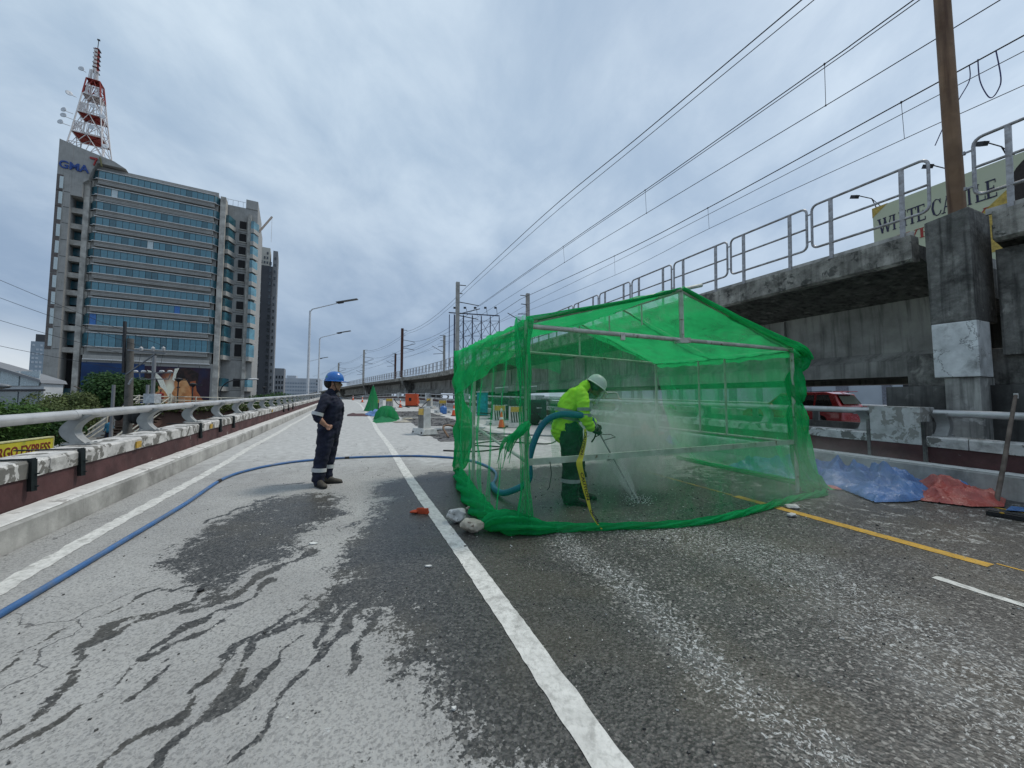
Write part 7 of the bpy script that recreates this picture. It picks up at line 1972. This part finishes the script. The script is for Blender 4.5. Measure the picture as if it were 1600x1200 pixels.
# water jet and mist (real scattering media)
def vol_mat(name, dens, col, fall=True, noise_sc=2.0, power=1.5, lo=.25):
    m, t_ = new_mat(name); tcn = t_.n('ShaderNodeTexCoord')
    sp = t_.n('ShaderNodeVectorMath', {0: tcn.outputs['Object']}, operation='LENGTH')
    f = t_.ramp(sp.outputs['Value'], 1.0, .05)
    f = t_.math('POWER', f, power)
    n_ = t_.noise(t_.mapping(tcn.outputs['Object'], scale=(noise_sc,) * 3), 1.0, 5, .6, .5)
    dd = t_.math('MULTIPLY', t_.math('MULTIPLY', f, t_.ramp(n_, .3, .7, lo, 1.3)), dens)
    v = t_.n('ShaderNodeVolumePrincipled', {'Color': col, 'Density': dd, 'Anisotropy': .2}); t_.n('ShaderNodeOutputMaterial', {'Volume': v.outputs[0]})
    return m


def blob(name, c_, r, m_, rot=(0, 0, 0)):
    mb = MB(); mb.ell((0, 0, 0), (1, 1, 1), 24, 14)
    me = mb.mesh(name, m_); o = bpy.data.objects.new(name, me); C.objects.link(o); o.location = c_; o.scale = r; o.rotation_euler = rot
    tag(o, kind='stuff'); return o


MISTM = vol_mat('mist_volume', 2.9, (.93, .97, .94), noise_sc=2.2, power=1.0, lo=.35)
blob('water_mist', lp(1.08, .60, .78), (1.15, 1.0, 1.0), MISTM)
blob('water_mist', lp(3.2, -.05, .35), (1.9, 1.0, .75), vol_mat('mist_thin', .30, (.92, .96, .93), noise_sc=1.6, power=1.0))
# fan of spray round the nozzle
mb = MB(); a = Vector(lp(.865, -.16, .03)); b_ = Vector(lp(.56, -.12, .62)); mb.tube([b_, a.lerp(b_, .4), a.lerp(b_, .1), a + Vector((.02, 0, -.01))], [.10, .085, .045, .02], 16)
o = mb.build('water_spray', None or vol_mat('spray_volume', 1, (1, 1, 1)))
def spray_mat():
    m, t_ = new_mat('spray_medium'); v = t_.n('ShaderNodeVolumePrincipled', {'Color': (.97, .99, .98), 'Density': 3.2}); t_.n('ShaderNodeOutputMaterial', {'Volume': v.outputs[0]}); return m
o.data.materials[0] = spray_mat(); tag(o, kind='stuff')
mb = MB(); 
for k in range(420):
    q = random.random(); p = a.lerp(b_, q * .8) + Vector((random.gauss(0, .015 + .05 * q), random.gauss(0, .03), random.gauss(0, .012))); 
    if k > 260: p = a + Vector((random.gauss(0, .10), random.gauss(0, .12), abs(random.gauss(0, .05))))
    mb.ell(p, (.0035, .0035, .006), 4, 3)
WATERM = mat('white_droplets', (.85, .9, .88), .2, bump=0)
tag(mb.build('water_droplets', WATERM), kind='stuff')
# ------------------------------------------------------------------ rocks, glove, litter
def rock(label, loc, r, sc, m_, seed, cuts=0):
    bm = bmesh.new(); bmesh.ops.create_icosphere(bm, subdivisions=4, radius=1)
    rnd = random.Random(seed)
    planes = [(Vector((rnd.gauss(0, 1), rnd.gauss(0, 1), rnd.gauss(0, 1))).normalized(), rnd.uniform(.62, .85)) for _ in range(cuts)]
    for v in bm.verts:
        p = v.co.copy()
        for n_, d_ in planes:
            k = p.dot(n_)
            if k > d_: p -= n_ * (k - d_)
        p += p.normalized() * (mnoise.noise(p * 1.9 + Vector((seed, 0, 0))) * .14 + mnoise.noise(p * 5 + Vector((0, seed, 0))) * .06 + mnoise.noise(p * 14 + Vector((0, seed, 0))) * .022)
        v.co = Vector((p.x * sc[0], p.y * sc[1], p.z * sc[2])) * r
    zmin = min(v.co.z for v in bm.verts)
    for v in bm.verts: v.co.z -= zmin + .004
    me = bpy.data.meshes.new('rock'); bm.to_mesh(me); bm.free(); me.materials.append(m_)
    for p in me.polygons: p.use_smooth = True
    o = bpy.data.objects.new('rock', me); C.objects.link(o); o.location = loc; tag(o, label, 'rock'); return o


RK1 = mat('grey_rock', (.52, .52, .50), .9, var=.25, scale=12, bump=1.0, bscale=30, patch=(.16, .16, .155), patch_at=(.58, .66), patch_scale=18)
RK2 = mat('tan_rock', (.46, .42, .34), .9, var=.3, scale=12, bump=1.0, bscale=28, patch=(.15, .12, .09), patch_at=(.58, .66), patch_scale=16)
rock('angular pale grey rock beside the white line, behind the tan one', W(4.42, 1.16, 0), .105, (1.15, .95, .80), RK1, 3, 9)
rock('rounded tan rock in front of the grey one, between white line and tent', W(4.05, 1.23, 0), .115, (1.12, .9, .72), RK2, 8, 4)
rock('small stone at the yellow line by the right corner of the tent', W(3.42, 5.55, 0), .07, (1.6, 1, .4), RK1, 5, 5)
rock('broken stone fragment on the wet asphalt in front of the yellow line', W(3.18, 5.15, 0), .05, (1.3, 1, .5), RK1, 6, 5)
rock('dark pebble beside the left hem of the tent', W(4.85, 1.42, 0), .03, (1, 1, .8), RK2, 9, 3)
# orange glove
GLV = mat('orange_glove', (.50, .075, .025), .8, bump=.4, bscale=80, var=.25)
g0 = W(4.87, .86, .012)
ch = [([(*(Vector((0, 0, .012))), .05, .016), (.05, .01, .014, .05, .014), (.09, .01, .012, .045, .012)], 0)]
for k, L in enumerate((.07, .08, .075, .06)): ch.append(([(.08, .045 - k * .024, .012, .012, .011), (.08 + L, .06 - k * .03, .012, .010, .010)], 0))
ch.append(([(.03, -.05, .012, .012, .012), (.07, -.085, .012, .011, .011)], 0)); ch.append(([(0, 0, .012, .045, .014), (-.06, 0, .012, .05, .012)], 0))
gt_ = thing('glove', 'flattened orange work glove on the white line left of the two rocks', 'glove', g0, 2.9)
remesh_body('glove_shell', ch, [GLV], gt_, .006, .002, 2, 1, (0,))
PAPER = mat('white_litter', (.65, .65, .62), .8, bump=0)
for i, (s, u, r, lab) in enumerate([(3.40, .64, .035, 'white paper scrap on the dark wet lane left of the white line'), (4.29, -.31, .05, 'white dried patch of plaster on the wet left lane'), (1.86, .48, .014, 'tiny white chip near the bottom of the white line'), (3.6, -1.0, .03, 'dark flat scrap on the dry left lane')]):
    mb = MB(); n = 7; pts = [(r * random.uniform(.5, 1.1) * math.cos(2 * PI * k / n), r * .7 * random.uniform(.4, 1.1) * math.sin(2 * PI * k / n)) for k in range(n)]
    mb.prism(pts, lambda x, y: W(s, u, .004) + Vector((x, y, 0)), lambda x, y: W(s, u, .010 + random.random() * .008) + Vector((x, y, 0)))
    tag(mb.build('litter', PAPER if i < 3 else BLACK), lab, 'litter')
# washed out grit, countless
deb = MB()
for k in range(2600):
    q = random.random()
    if q < .55: s, u = random.gauss(4.9, .8), random.gauss(4.0, 1.3)
    elif q < .8: s, u = random.uniform(1.2, 3.6), random.uniform(1.2, 6)
    else: s, u = random.uniform(2, 9), random.uniform(-2, 9)
    if not (1 < s < 9 and -2.6 < u < 9): continue
    r = random.uniform(.002, .006) * (1.8 if random.random() < .10 and q < .55 else 1)
    p = W(s, u, r * .6); deb.m = 0 if random.random() < .7 else 1
    R_ = Matrix.Rotation(random.uniform(0, 6), 3, 'Z') @ Matrix.Rotation(random.uniform(-.6, .6), 3, 'X'); deb.box(p, (r * 2.2, r * 1.5, r * 1.2), rot=R_)
tag(deb.build('grit', [mat('grit_dark', (.06, .06, .058), .8, bump=0), mat('grit_pale', (.45, .45, .42), .8, bump=0)]), kind='stuff')


# ------------------------------------------------------------------ tarps (crumpled sheets)
def heap(name, label, poly, hgt, m_, seed, res=.045, sc=2.6, cat='tarp', edge=.35, bias=None, parent=None, group=None, under=0.0, wire=False):
    """poly in (s,u). ridged folds, falling to the ground at the rim"""
    P = np.array(poly); s0, u0 = P.min(0); s1, u1 = P.max(0)
    ns, nu = int((s1 - s0) / res) + 2, int((u1 - u0) / res) + 2
    S, U = np.meshgrid(s0 + np.arange(ns) * res, u0 + np.arange(nu) * res, indexing='ij')
    Q = np.stack([S.ravel(), U.ravel()], 1); sd = poly_sd(Q, poly).reshape(S.shape)
    mb = MB(); mb.smooth = True; idx = {}
    def hfun(s, u, d):
        e = min(1, max(0, d) / edge); p = Vector((s * sc, u * sc, seed))
        wv = p + Vector((mnoise.noise(p * .8 + Vector((5, 0, 0))), mnoise.noise(p * .8 + Vector((0, 7, 0))), 0)) * .9
        q = 0.0
        for kk in range(6):
            an = seed * 1.7 + kk * 1.13; f_ = (.7, 1.0, 1.5, 2.1, 3.1, 4.3)[kk] * sc / 2; ph = (s * math.cos(an) + u * math.sin(an)) * f_ + seed * kk + mnoise.noise(p * .35 + Vector((kk * 3, 0, 0))) * .8
            q += abs((ph % 1.0) * 2 - 1) * (.30, .26, .20, .14, .09, .06)[kk]
        rg = 1 - abs(mnoise.noise(wv)) * 2.2; rg2 = 1 - abs(mnoise.noise(wv * 2.3 + Vector((3, 3, 3)))) * 2.2; r3 = mnoise.noise(wv * 5.5)
        z = hgt * (e ** .6) * (.05 + .95 * q * (.55 + .6 * max(0, rg))) + .03 * hgt * r3 * e
        if bias: z *= bias(s, u)
        return max(z, .008) + .012
    for i in range(ns):
        for j in range(nu):
            if sd[i, j] > -res * 1.0:
                s, u = S[i, j], U[i, j]
                if sd[i, j] < 0:
                    bd = 1e9
                    for k in range(len(poly)):
                        a_, b2 = np.array(poly[k]), np.array(poly[(k + 1) % len(poly)]); ab = b2 - a_
                        tt = min(1, max(0, ((np.array((s, u)) - a_) @ ab) / (ab @ ab + 1e-9))); q_ = a_ + tt * ab; dd = np.hypot(*(q_ - (s, u)))
                        if dd < bd: bd = dd; bq = q_
                    s, u = bq
                idx[(i, j)] = len(mb.v); mb.v.append(tuple(W(s, u, hfun(s, u, sd[i, j]))))
    for i in range(ns - 1):
        for j in range(nu - 1):
            q = [(i, j), (i + 1, j), (i + 1, j + 1), (i, j + 1)]
            if all(k in idx for k in q): mb.f.append([idx[k] for k in q]); mb.mi.append(0); mb.sm.append(False if 'tarp' in name else True)
    o = mb.build(name, m_, parent)
    if parent is None: tag(o, label, cat, group)
    return o


def tarp_mat(name, c, c2, rough=.42):
    return mat(name, c, rough, bump=.5, bscale=26, var=.18, scale=5, spec=.5, dirt=c2, dirt_amt=.6, dirt_scale=3.5, bdist=.02)


TB = tarp_mat('tarp_blue', (.06, .16, .38), (.14, .22, .36)); TRD = tarp_mat('tarp_red', (.38, .075, .06), (.42, .17, .13)); TG_ = tarp_mat('tarp_green', (.02, .14, .07), (.04, .10, .06)); TO = tarp_mat('tarp_orange', (.48, .14, .06), (.35, .17, .1))
heap('tarp', 'crumpled blue tarpaulin strip lying along the right kerb beside the tent', [(3.0, 7.45), (3.15, 6.95), (3.9, 7.5), (4.7, 7.2), (5.8, 7.35), (6.0, 8.3), (5.0, 9.1), (4.1, 9.15), (3.2, 9.18), (2.7, 9.1), (2.95, 8.35)], .46, TB, 1.0, .026, 3.0, edge=.62)
heap('tarp', 'crumpled red tarpaulin at the right end of the blue one', [(3.25, 8.0), (2.95, 7.75), (2.55, 8.0), (2.38, 8.45), (2.55, 9.15), (3.3, 9.15), (3.45, 8.7)], .46, TRD, 4.3, .024, 3.2, edge=.5)
heap('tarp', 'small blue rag beside the wooden pole foot', [(2.30, 8.2), (2.36, 8.6), (2.2, 8.75), (2.08, 8.45)], .06, TB, 6.1, .03, 5)
heap('tarp', 'red underside of the blue tarpaulin showing beside the tent corner', [(3.75, 7.35), (4.1, 7.1), (5.0, 7.1), (4.6, 7.5), (4.0, 7.75)], .08, TRD, 2.2, .035, 3)
heap('tarp', 'dark green tarpaulin heap behind the far side of the tent', [(7.4, 7.2), (8.0, 6.9), (10.2, 8.4), (10.0, 9.1), (8.8, 9.1), (7.6, 8.4)], .5, TG_, 7.1, .06, 1.8)
heap('tarp', 'orange tarpaulin folded on the green heap behind the tent', [(8.7, 7.9), (10.6, 8.8), (10.4, 9.15), (9.4, 9.1), (8.4, 8.6)], .85, TO, 9.1, .06, 2.0)
heap('tarp', 'blue tarpaulin corner on the green heap behind the tent', [(7.7, 7.7), (8.6, 8.0), (8.5, 8.6), (7.8, 8.5)], .66, TB, 3.7, .05, 2.2)

# wooden pole leaning on the rail, and a squeegee on the road
mb = MB(); a, b_ = W(2.50, 8.62, .02), W(2.52, 9.68, 1.60); mb.tube([a, a.lerp(b_, .35) + Vector((.01, 0, 0)), a.lerp(b_, .7), b_], [.030, .028, .026, .022], 8)
t = thing('wooden_pole', 'weathered wooden pole leaning against the right pipe rail', 'pole', W(2.5, 8.6)); mb.build('shaft', mat('weathered_wood', (.14, .11, .09), .85, bump=.5, bscale=20, var=.35, scale=5), t)
mb = MB(); mb.tube([b_ - Vector((0, 0, .06)), b_ + Vector((0, 0, .02))], .025, 8); mb.build('tape_tip', PAPER, t)
t = thing('squeegee', 'black squeegee bar lying on the asphalt at the right edge', 'squeegee', W(2.15, 7.75))
mb = MB(); mb.bar(W(2.33, 7.72, .03), W(1.85, 7.80, .03), .05, .05); mb.build('bar', BLACK, t)
mb = MB(); mb.bar(W(2.33, 7.78, .03), W(1.85, 7.86, .03), .012, .06); mb.build('blade', DARKST, t); mb = MB(); mb.box(W(2.2, 7.73, .06), (.03, .03, .015)); mb.build('clip', YLINE, t)

# ------------------------------------------------------------------ cones
ORG = mat('cone_orange', (.62, .085, .02), .5, bump=0, var=.1); WHB = mat('cone_white_band', (.62, .62, .60), .5, bump=0); ORD = mat('cone_dull_red', (.33, .05, .035), .6, bump=0, var=.2)


def cone_proto():
    t = thing('traffic_cone', 'x', 'traffic cone')
    mb = MB(); mb.box((0, 0, .018), (.36, .36, .036)); mb.build('base', BLACK, t, world=False, bevel=.01)
    mb = MB(); mb.lathe([(.15, .036), (.14, .05), (.028, .70), (.02, .71), (0, .71)], (0, 0, 0), 18); mb.build('cone_body', ORG, t, world=False)
    mb = MB(); mb.lathe([(.0905, .37), (.072, .47), (.069, .47), (.0875, .37)], (0, 0, 0), 18); mb.build('reflective_band', WHB, t, world=False)
    mb = MB(); mb.lathe([(.0, .70), (.045, .71), (.05, .76), (.045, .82), (0, .84)], (0, 0, 0), 12); mb.build('warning_light', WHB, t, world=False)
    return t


cp = cone_proto(); ctree = make_tree(cp)
cl = [(24.2, 6.09, 'left cone of the pair beside the left edge of the tent'), (21.8, 5.9, 'right cone of the pair beside the left edge of the tent'), (15.5, 6.0, 'pale orange cone between the two striped barriers seen through the net'),
      (37.6, 4.3, 'dull cone with a white lamp left of the orange generator'), (52.0, 8.5, 'small cone right of the orange generator at the far wall'), (55.5, 1.7, 'cone on the road just right of the standing worker, nearest of the far group'),
      (58.5, 3.2, 'left one of two touching far cones behind the green net pile'), (60, 3.7, 'right one of two touching far cones behind the green net pile'), (70, 1.6, 'farthest small cone near the crest'), (66, -1.5, 'tiny cone at the shoulder of the standing worker')]
for i, (s, u, lab) in enumerate(cl):
    p = W(s, u, .006)
    if i == 0: cp.location = p; cp['label'] = lab; cp['group'] = 'traffic cones on the flyover'
    else: copy_thing(cp, p, random.uniform(-.3, .3), lab, ctree)

# ------------------------------------------------------------------ white striped barriers
PLAS = mat('barrier_plastic', (.62, .62, .59), .55, bump=.2, var=.12, scale=5, dirt=(.3, .29, .26), dirt_amt=.6, dirt_scale=4); YELB = mat('barrier_yellow', (.55, .36, .06), .5, bump=0); BLK = mat('barrier_black', (.02, .02, .02), .6, bump=0)


def barrier_proto(stripes=True):
    """striped faces on -x and -y"""
    t = thing('road_barrier', 'x', 'road barrier')
    mb = MB(); mb.prism([(-.62, -.28), (.62, -.28), (.62, .28), (-.62, .28)], lambda x, y: Vector((x, y, .0)), lambda x, y: Vector((x * .95, y * .8, .20))); mb.build('foot', PLAS, t, world=False, bevel=.02)
    mb = MB(); mb.prism([(-.30, -.14), (.30, -.14), (.30, .14), (-.30, .14)], lambda x, y: Vector((x, y, .2)), lambda x, y: Vector((x * .95, y * .85, .93))); mb.build('upright', PLAS, t, world=False, bevel=.02)
    mb = MB(); mb.box((0, -.136, .79), (.50, .016, .22)); mb.build('yellow_panel', YELB, t, world=False)
    for k in range(5):
        mb = MB(); x_ = -.24 + k * .11; mb.prism([(x_, .22), (x_ + .05, .22), (x_ - .0, .67), (x_ - .05, .67)], lambda x, z: Vector((x + .03, -.148 + (z - .2) * .02, z)), lambda x, z: Vector((x + .03, -.130 + (z - .2) * .02, z))); mb.build('black_stripe', BLK, t, world=False)
    for k in range(4):
        mb = MB(); mb.box((-.2 + k * .13, -.10, .935), (.05, .10, .02)); mb.build('slot', BLK, t, world=False)
    for x_ in (-.45, .45):
        mb = MB(); mb.box((x_, -.262, .05), (.12, .02, .08)); mb.build('slot', BLK, t, world=False)
    return t


bp_ = barrier_proto(); btree = make_tree(bp_)
bl = [(14.0, 2.45, -1.0, 'nearest white barrier with yellow top and black stripes, left of the milled trench'), (28.2, 6.25, .15, 'striped barrier behind the blue jug'), (36.0, 6.75, -.6, 'plain looking white barrier right of the generator'),
      (29.2, 1.95, -1.1, 'white barrier standing among the green net piles, edge on'), (17.1, 6.5, .2, 'left striped barrier seen through the tent net'), (15.7, 6.75, .2, 'right striped barrier seen through the tent net'), (34.0, 3.0, .1, 'orange and black striped barrier behind the green net piles')]
for i, (s, u, rz, lab) in enumerate(bl):
    p = W(s, u, .006)
    if i == 0: bp_.location = p; bp_['label'] = lab; bp_['group'] = 'white striped road barriers'; bp_.rotation_euler = (0, 0, rz)
    else: copy_thing(bp_, p, rz, lab, btree)

# ------------------------------------------------------------------ generator, jug, cabinets, light trailers
GORG = mat('generator_orange', (.52, .075, .02), .55, bump=0, var=.12, scale=2)
t = thing('generator', 'orange steel generator cabinet standing on the carriageway left of the tent', 'generator', W(40.5, 5.8), .12)
mb = MB(); mb.box((0, 0, .68), (1.15, 1.5, 1.24)); mb.build('housing', GORG, t, world=False, bevel=.04)
mb = MB(); mb.box((0, 0, .05), (1.2, 1.6, .1)); mb.build('skid', BLACK, t, world=False)
mb = MB(); mb.box((-.1, -.765, .72), (.24, .04, .32)); mb.build('control_window', BLACK, t, world=False, bevel=.02)
mb = MB(); mb.box((-.585, 0, .75), (.02, 1.2, .8)); 
for k in range(7): mb.box((-.6, 0, .45 + k * .1), (.03, 1.1, .03))
mb.build('louvres', ORD, t, world=False)
mb = MB(); mb.tube([(-.4, -.5, 1.3), (-.4, -.5, 1.38), (-.4, .5, 1.38), (-.4, .5, 1.3)], .02, 6); mb.tube([(.3, .4, 1.3), (.3, .4, 1.45)], .04, 8); mb.build('lifting_eye', DARKST, t, world=False)
t = thing('jerrycan', 'blue water jug in front of a striped barrier', 'jug', W(26.6, 5.95), .1)
mb = MB(); mb.lathe([(0, 0), (.22, .01), (.24, .05), (.24, .42), (.2, .5), (.07, .55), (.06, .62), (0, .62)], (0, 0, 0), 16); mb.build('body', mat('jug_blue', (.06, .18, .45), .35, bump=0), t, world=False)
mb = MB(); mb.lathe([(0, .60), (.075, .61), (.075, .67), (0, .675)], (0, 0, 0), 12); mb.build('cap', BLACK, t, world=False)
mb = MB(); mb.tube([(.14, 0, .5), (.17, 0, .6), (.06, 0, .62)], .015, 6); mb.build('handle', bpy.data.materials['jug_blue'], t, world=False)
for i, (s, u, lab) in enumerate(((24.8, 6.5, 'grey sack right of the blue jug'), (25.4, 5.2, 'small grey sack left of the blue jug'))):
    heap('sack', lab, [(s, u), (s + .6, u + .05), (s + .65, u + .5), (s + .05, u + .5)], .38, mat('sack_grey', (.40, .39, .36), .9, var=.2) if i == 0 else bpy.data.materials['sack_grey'], 3 + i, .06, 2, cat='sack')
t = thing('portable_cabinet', 'teal portable cabinet seen through the left part of the net', 'cabinet', W(24.5, 8.1), .1)
mb = MB(); mb.box((0, 0, .78), (.72, .7, 1.5)); mb.build('housing', mat('teal_paint', (.01, .25, .30), .5, bump=0, var=.15), t, world=False, bevel=.03)
mb = MB(); mb.box((0, -.355, .9), (.5, .02, .9)); mb.build('door', mat('teal_door', (.015, .33, .38), .5, bump=0), t, world=False); mb = MB(); mb.box((.18, -.37, .9), (.03, .03, .12)); mb.build('handle', DARKST, t, world=False)
mb = MB(); mb.box((0, 0, 1.56), (.82, .8, .06)); mb.build('lid', WHITEW, t, world=False)
DGR = mat('machine_green', (.025, .05, .045), .6, bump=0, var=.3)


def light_tower(label, s, u, rz, bodyw):
    t = thing('compressor_trailer', label, 'trailer', W(s, u), rz)
    mb = MB(); mb.box((0, 0, .75), (bodyw, 1.1, .9)); mb.build('housing', DGR, t, world=False, bevel=.06)
    mb = MB(); mb.box((0, -.56, .8), (bodyw * .7, .02, .5)); mb.build('door', DARKST, t, world=False)
    mb = MB(); mb.box((0, 0, .27), (bodyw * 1.05, 1.0, .08)); mb.bar((-bodyw / 2, 0, .3), (-bodyw / 2 - .9, 0, .35), .07); mb.build('chassis', DARKST, t, world=False)
    for sx in (-1, 1):
        mb = MB(); R_ = Matrix.Rotation(PI / 2, 3, 'X'); mb.lathe([(0, -.08), (.2, -.08), (.27, -.06), (.27, .06), (.2, .08), (0, .08)], (0, 0, 0), 16); mb.v = [tuple(R_ @ Vector(p) + Vector((sx * .3, -.6, .275))) for p in mb.v]; mb.build('tyre', BLACK, t, world=False)
        mb = MB(); mb.box((sx * bodyw * .3, -.57, .8), (.25, .02, .04)); mb.build('handle', WHITEW, t, world=False)
    mb = MB(); mb.tube([(.1, 0, 1.2), (.1, 0, 1.55)], .04, 8); mb.tube([(.55, -.1, 1.15), (.62, -.1, 1.3), (.7, -.1, 1.25), (.72, -.1, .3)], .03, 6); mb.build('mast', STEEL, t, world=False)
    R_ = Matrix.Rotation(-.55, 3, 'X') @ Matrix.Rotation(-.1, 3, 'Y')
    mb = MB(); mb.box((.1, 0, 1.68), (.75, .6, .04), rot=R_); mb.build('raised_lid', mat('lid_pale', (.50, .56, .55), .4, bump=0) if 'lid_pale' not in bpy.data.materials else bpy.data.materials['lid_pale'], t, world=False)
    mb = MB(); mb.box((.12, -.02, 1.71), (.16, .16, .03), rot=R_); mb.build('plate', DARKST, t, world=False)


light_tower('dark compressor trailer with a pale raised lid behind the left striped barriers', 21.2, 8.1, .05, 1.0)
light_tower('dark compressor trailer with a pale raised lid just left of the jetting worker', 17.2, 8.0, .05, 1.8)

# ------------------------------------------------------------------ green net piles on the carriageway
t = thing('net_pile', 'green net draped over a pole and slumped onto the road behind the standing worker', 'net pile', W(27, 1.6))
def drape(cx, cu, hgt, r, seed, m_=NET_H, cone=1.2, sx=1.0):
    mb = MB(); mb.smooth = True; n, m = 40, 18; vs = []
    for j in range(m + 1):
        f = j / m
        for k in range(n):
            th = 2 * PI * k / n; rr = r * (f ** cone) * (1 + .25 * math.sin(4 * th + seed) * f + .16 * math.sin(11 * th + seed + 2 * f)) + .02 + (.09 if hgt < 1.5 else 0) * (f > 0)
            z = hgt * (1 - f) ** (1.0 if hgt > 1.5 else .8) * (1 + .18 * f * math.sin(3 * th + seed * 2)) + .015
            vs.append(W(cx, cu, 0) + Vector((rr * math.cos(th) * sx, rr * math.sin(th), z + .04 * mnoise.noise(Vector((k * .4, j * .4, seed))))))
    mb.add(vs, [(j * n + k, j * n + (k + 1) % n, (j + 1) * n + (k + 1) % n, (j + 1) * n + k) for j in range(m) for k in range(n)]); return mb
drape(31, 1.53, 1.95, .46, 1.0, cone=.9).build('tall_net', NET_H, t)
mb = MB(); mb.tube([W(31, 1.53, 0), W(31, 1.53, 2.0)], .03, 6); mb.build('pole', STEEL, t)
drape(21.6, 1.78, .72, .46, 2.0, cone=.45).build('slumped_net', NET_H, t)
drape(24.5, 2.0, .6, .5, 3.3, cone=.45).build('slumped_net', NET_H, t)
heap('x', '', [(19.2, 1.1), (20.4, 1.0), (22.5, 1.3), (22, 2.4), (20.0, 2.1)], .22, NET_H, 5.5, .08, 1.6, parent=t).name = 'ground_net'
heap('tarp', 'blue tarpaulin on the road left of the green net pile', [(25.6, .8), (27.6, .9), (27.0, 2.0), (24.6, 1.9), (24.4, 1.2)], .38, TB, 2.5, .08, 1.4)
heap('tarp', 'dark red tarpaulin sticking out left of the blue one behind the worker', [(25.0, -.2), (26.6, -.2), (27.2, .9), (24.6, 1.0)], .12, MAROON, 8.5, .08, 1.4)
heap('sandbag', 'dirty sandbag at the foot of the slumped net, front one', [(19.3, 2.0), (19.9, 1.9), (20.0, 2.7), (19.4, 2.8)], .2, mat('sandbag', (.30, .28, .23), .9, var=.3), 1.5, .06, 2, cat='sandbag')
heap('sandbag', 'dirty sandbag at the foot of the slumped net, rear one', [(21.6, 2.6), (22.2, 2.6), (22.3, 3.2), (21.7, 3.2)], .2, bpy.data.materials['sandbag'], 3.5, .06, 2, cat='sandbag')
heap('tarp', 'flat green net scrap behind the left side of the tent', [(19.5, 7.2), (21.5, 7.4), (21.2, 8.9), (19.2, 8.6)], .18, NET_H, 4.5, .08, 1.6)
# handles / scaffolding bits
for i, (p, lab) in enumerate((([(12.6, 3.0, .02), (13.2, 2.95, .30), (13.5, 3.3, .32), (13.2, 3.9, .03)], 'rusty bent hook by the foot of the nearest barrier'), ([(30.5, 4.9, .05), (31.0, 5.4, .55), (31.3, 5.9, .9)], 'long black handle of a barrow left of the blue jug'), ([(30.0, 4.6, .6), (30.8, 5.2, .2), (31.4, 5.6, .05)], 'thin black rod crossing the barrow handle'), ([(33.5, 3.3, .9), (34.5, 3.8, .4), (35.0, 4.8, .1)], 'black pipe slanting down behind the net pile'))):
    mb = MB(); mb.tube(smooth_pts([W(*q) for q in p], 4), .035 if i != 2 else .02, 6); tag(mb.build('metal_rod', RUST if i == 0 else BLACK), lab, 'rod')
for i, (a, b_, lab) in enumerate(((W(15.2, 2.7, .05), W(15.4, 5.2, .05), 'long timber lying across the milled trench beside the nearest barrier'), (W(22.8, 2.8, .06), W(22.9, 5.2, .06), 'pale board across the trench further on'))):
    mb = MB(); mb.bar(a, b_, .18, .06); tag(mb.build('timber', CON_LT if i else WHITEW), lab, 'timber')
mb = MB(); mb.tube(smooth_pts([W(9.8, 2.2, .02), W(9.4, 3.0, .02), W(9.9, 3.9, .02), W(10.6, 3.2, .02), W(11.2, 4.2, .02), W(10.2, 5.4, .02), W(11.5, 6.5, .02)], 8), .018, 6); tag(mb.build('black_hose', BLACK), 'thin black hose snaking on the pale slab behind the tent', 'hose')
mb = MB(); mb.tube(smooth_pts([W(13.6, 4.4, .03), W(12.9, 5.4, .03), W(12.0, 6.6, .03), W(11.6, 7.8, .03)], 6), .03, 8); tag(mb.build('metal_rod', STEEL), 'pale pipe lying on the road behind the tent', 'rod')

# tiny people on the stairs
def small_person(label, loc, shirt, legs, rz=0):
    t = thing('person', label, 'person', loc, rz)
    ch = [([(0, 0, .85, .13, .15), (0, 0, 1.1, .12, .16), (0, 0, 1.36, .10, .18), (0, 0, 1.45, .06, .08)], 0), ([(0, 0, 1.45, .05, .05), (0, 0, 1.52, .05, .05)], 2), ([(0, 0, 1.52, .07, .06), (0, 0, 1.6, .095, .08), (0, 0, 1.68, .08, .07), (0, 0, 1.72, .03, .03)], 2),
          ([(0, .09, .86, .09, .09), (.02, .1, .45, .07, .07), (-.02, .1, .06, .05, .05), (.07, .1, .04, .04, .04)], 1), ([(0, -.09, .86, .09, .09), (.08, -.1, .45, .07, .07), (.04, -.1, .06, .05, .05), (.13, -.1, .04, .04, .04)], 1),
          ([(0, .19, 1.36, .055, .055), (.0, .24, 1.1, .045, .045), (.08, .23, .9, .035, .035)], 0), ([(0, -.19, 1.36, .055, .055), (.0, -.24, 1.1, .045, .045), (.08, -.23, .9, .035, .035)], 0)]
    ch += hand_chains((.08, .23, .9), (.3, 0, -.9), (1, 0, 0), .4, 2) + hand_chains((.08, -.23, .9), (.3, 0, -.9), (1, 0, 0), .4, 2)
    remesh_body('body', ch, [shirt, legs, SKIN2], t, .016, .01, 1, 2, (0, 1))
    mb = MB(); mb.smooth = True; mb.ell((-.015, 0, 1.655), (.10, .088, .085), 12, 8); mb.build('hair', HAIRM, t, world=False)


small_person('person in a dark red shirt at the top of the footbridge stairs', (-29.2, 31.9, 1.25), mat('shirt_red', (.22, .02, .02), .8), OLIVE, -1.4)
small_person('person in a bright pink red shirt on the upper steps', (-29.25, 31.0, .90 - .12), mat('shirt_pink', (.62, .06, .06), .8), NAVYC, -1.4)
small_person('person in a blue shirt low on the footbridge stairs, seen under the pipe rail', (-29.45, 28.2, -1.10), mat('shirt_blue', (.04, .20, .32), .8), NAVYC, -1.4)
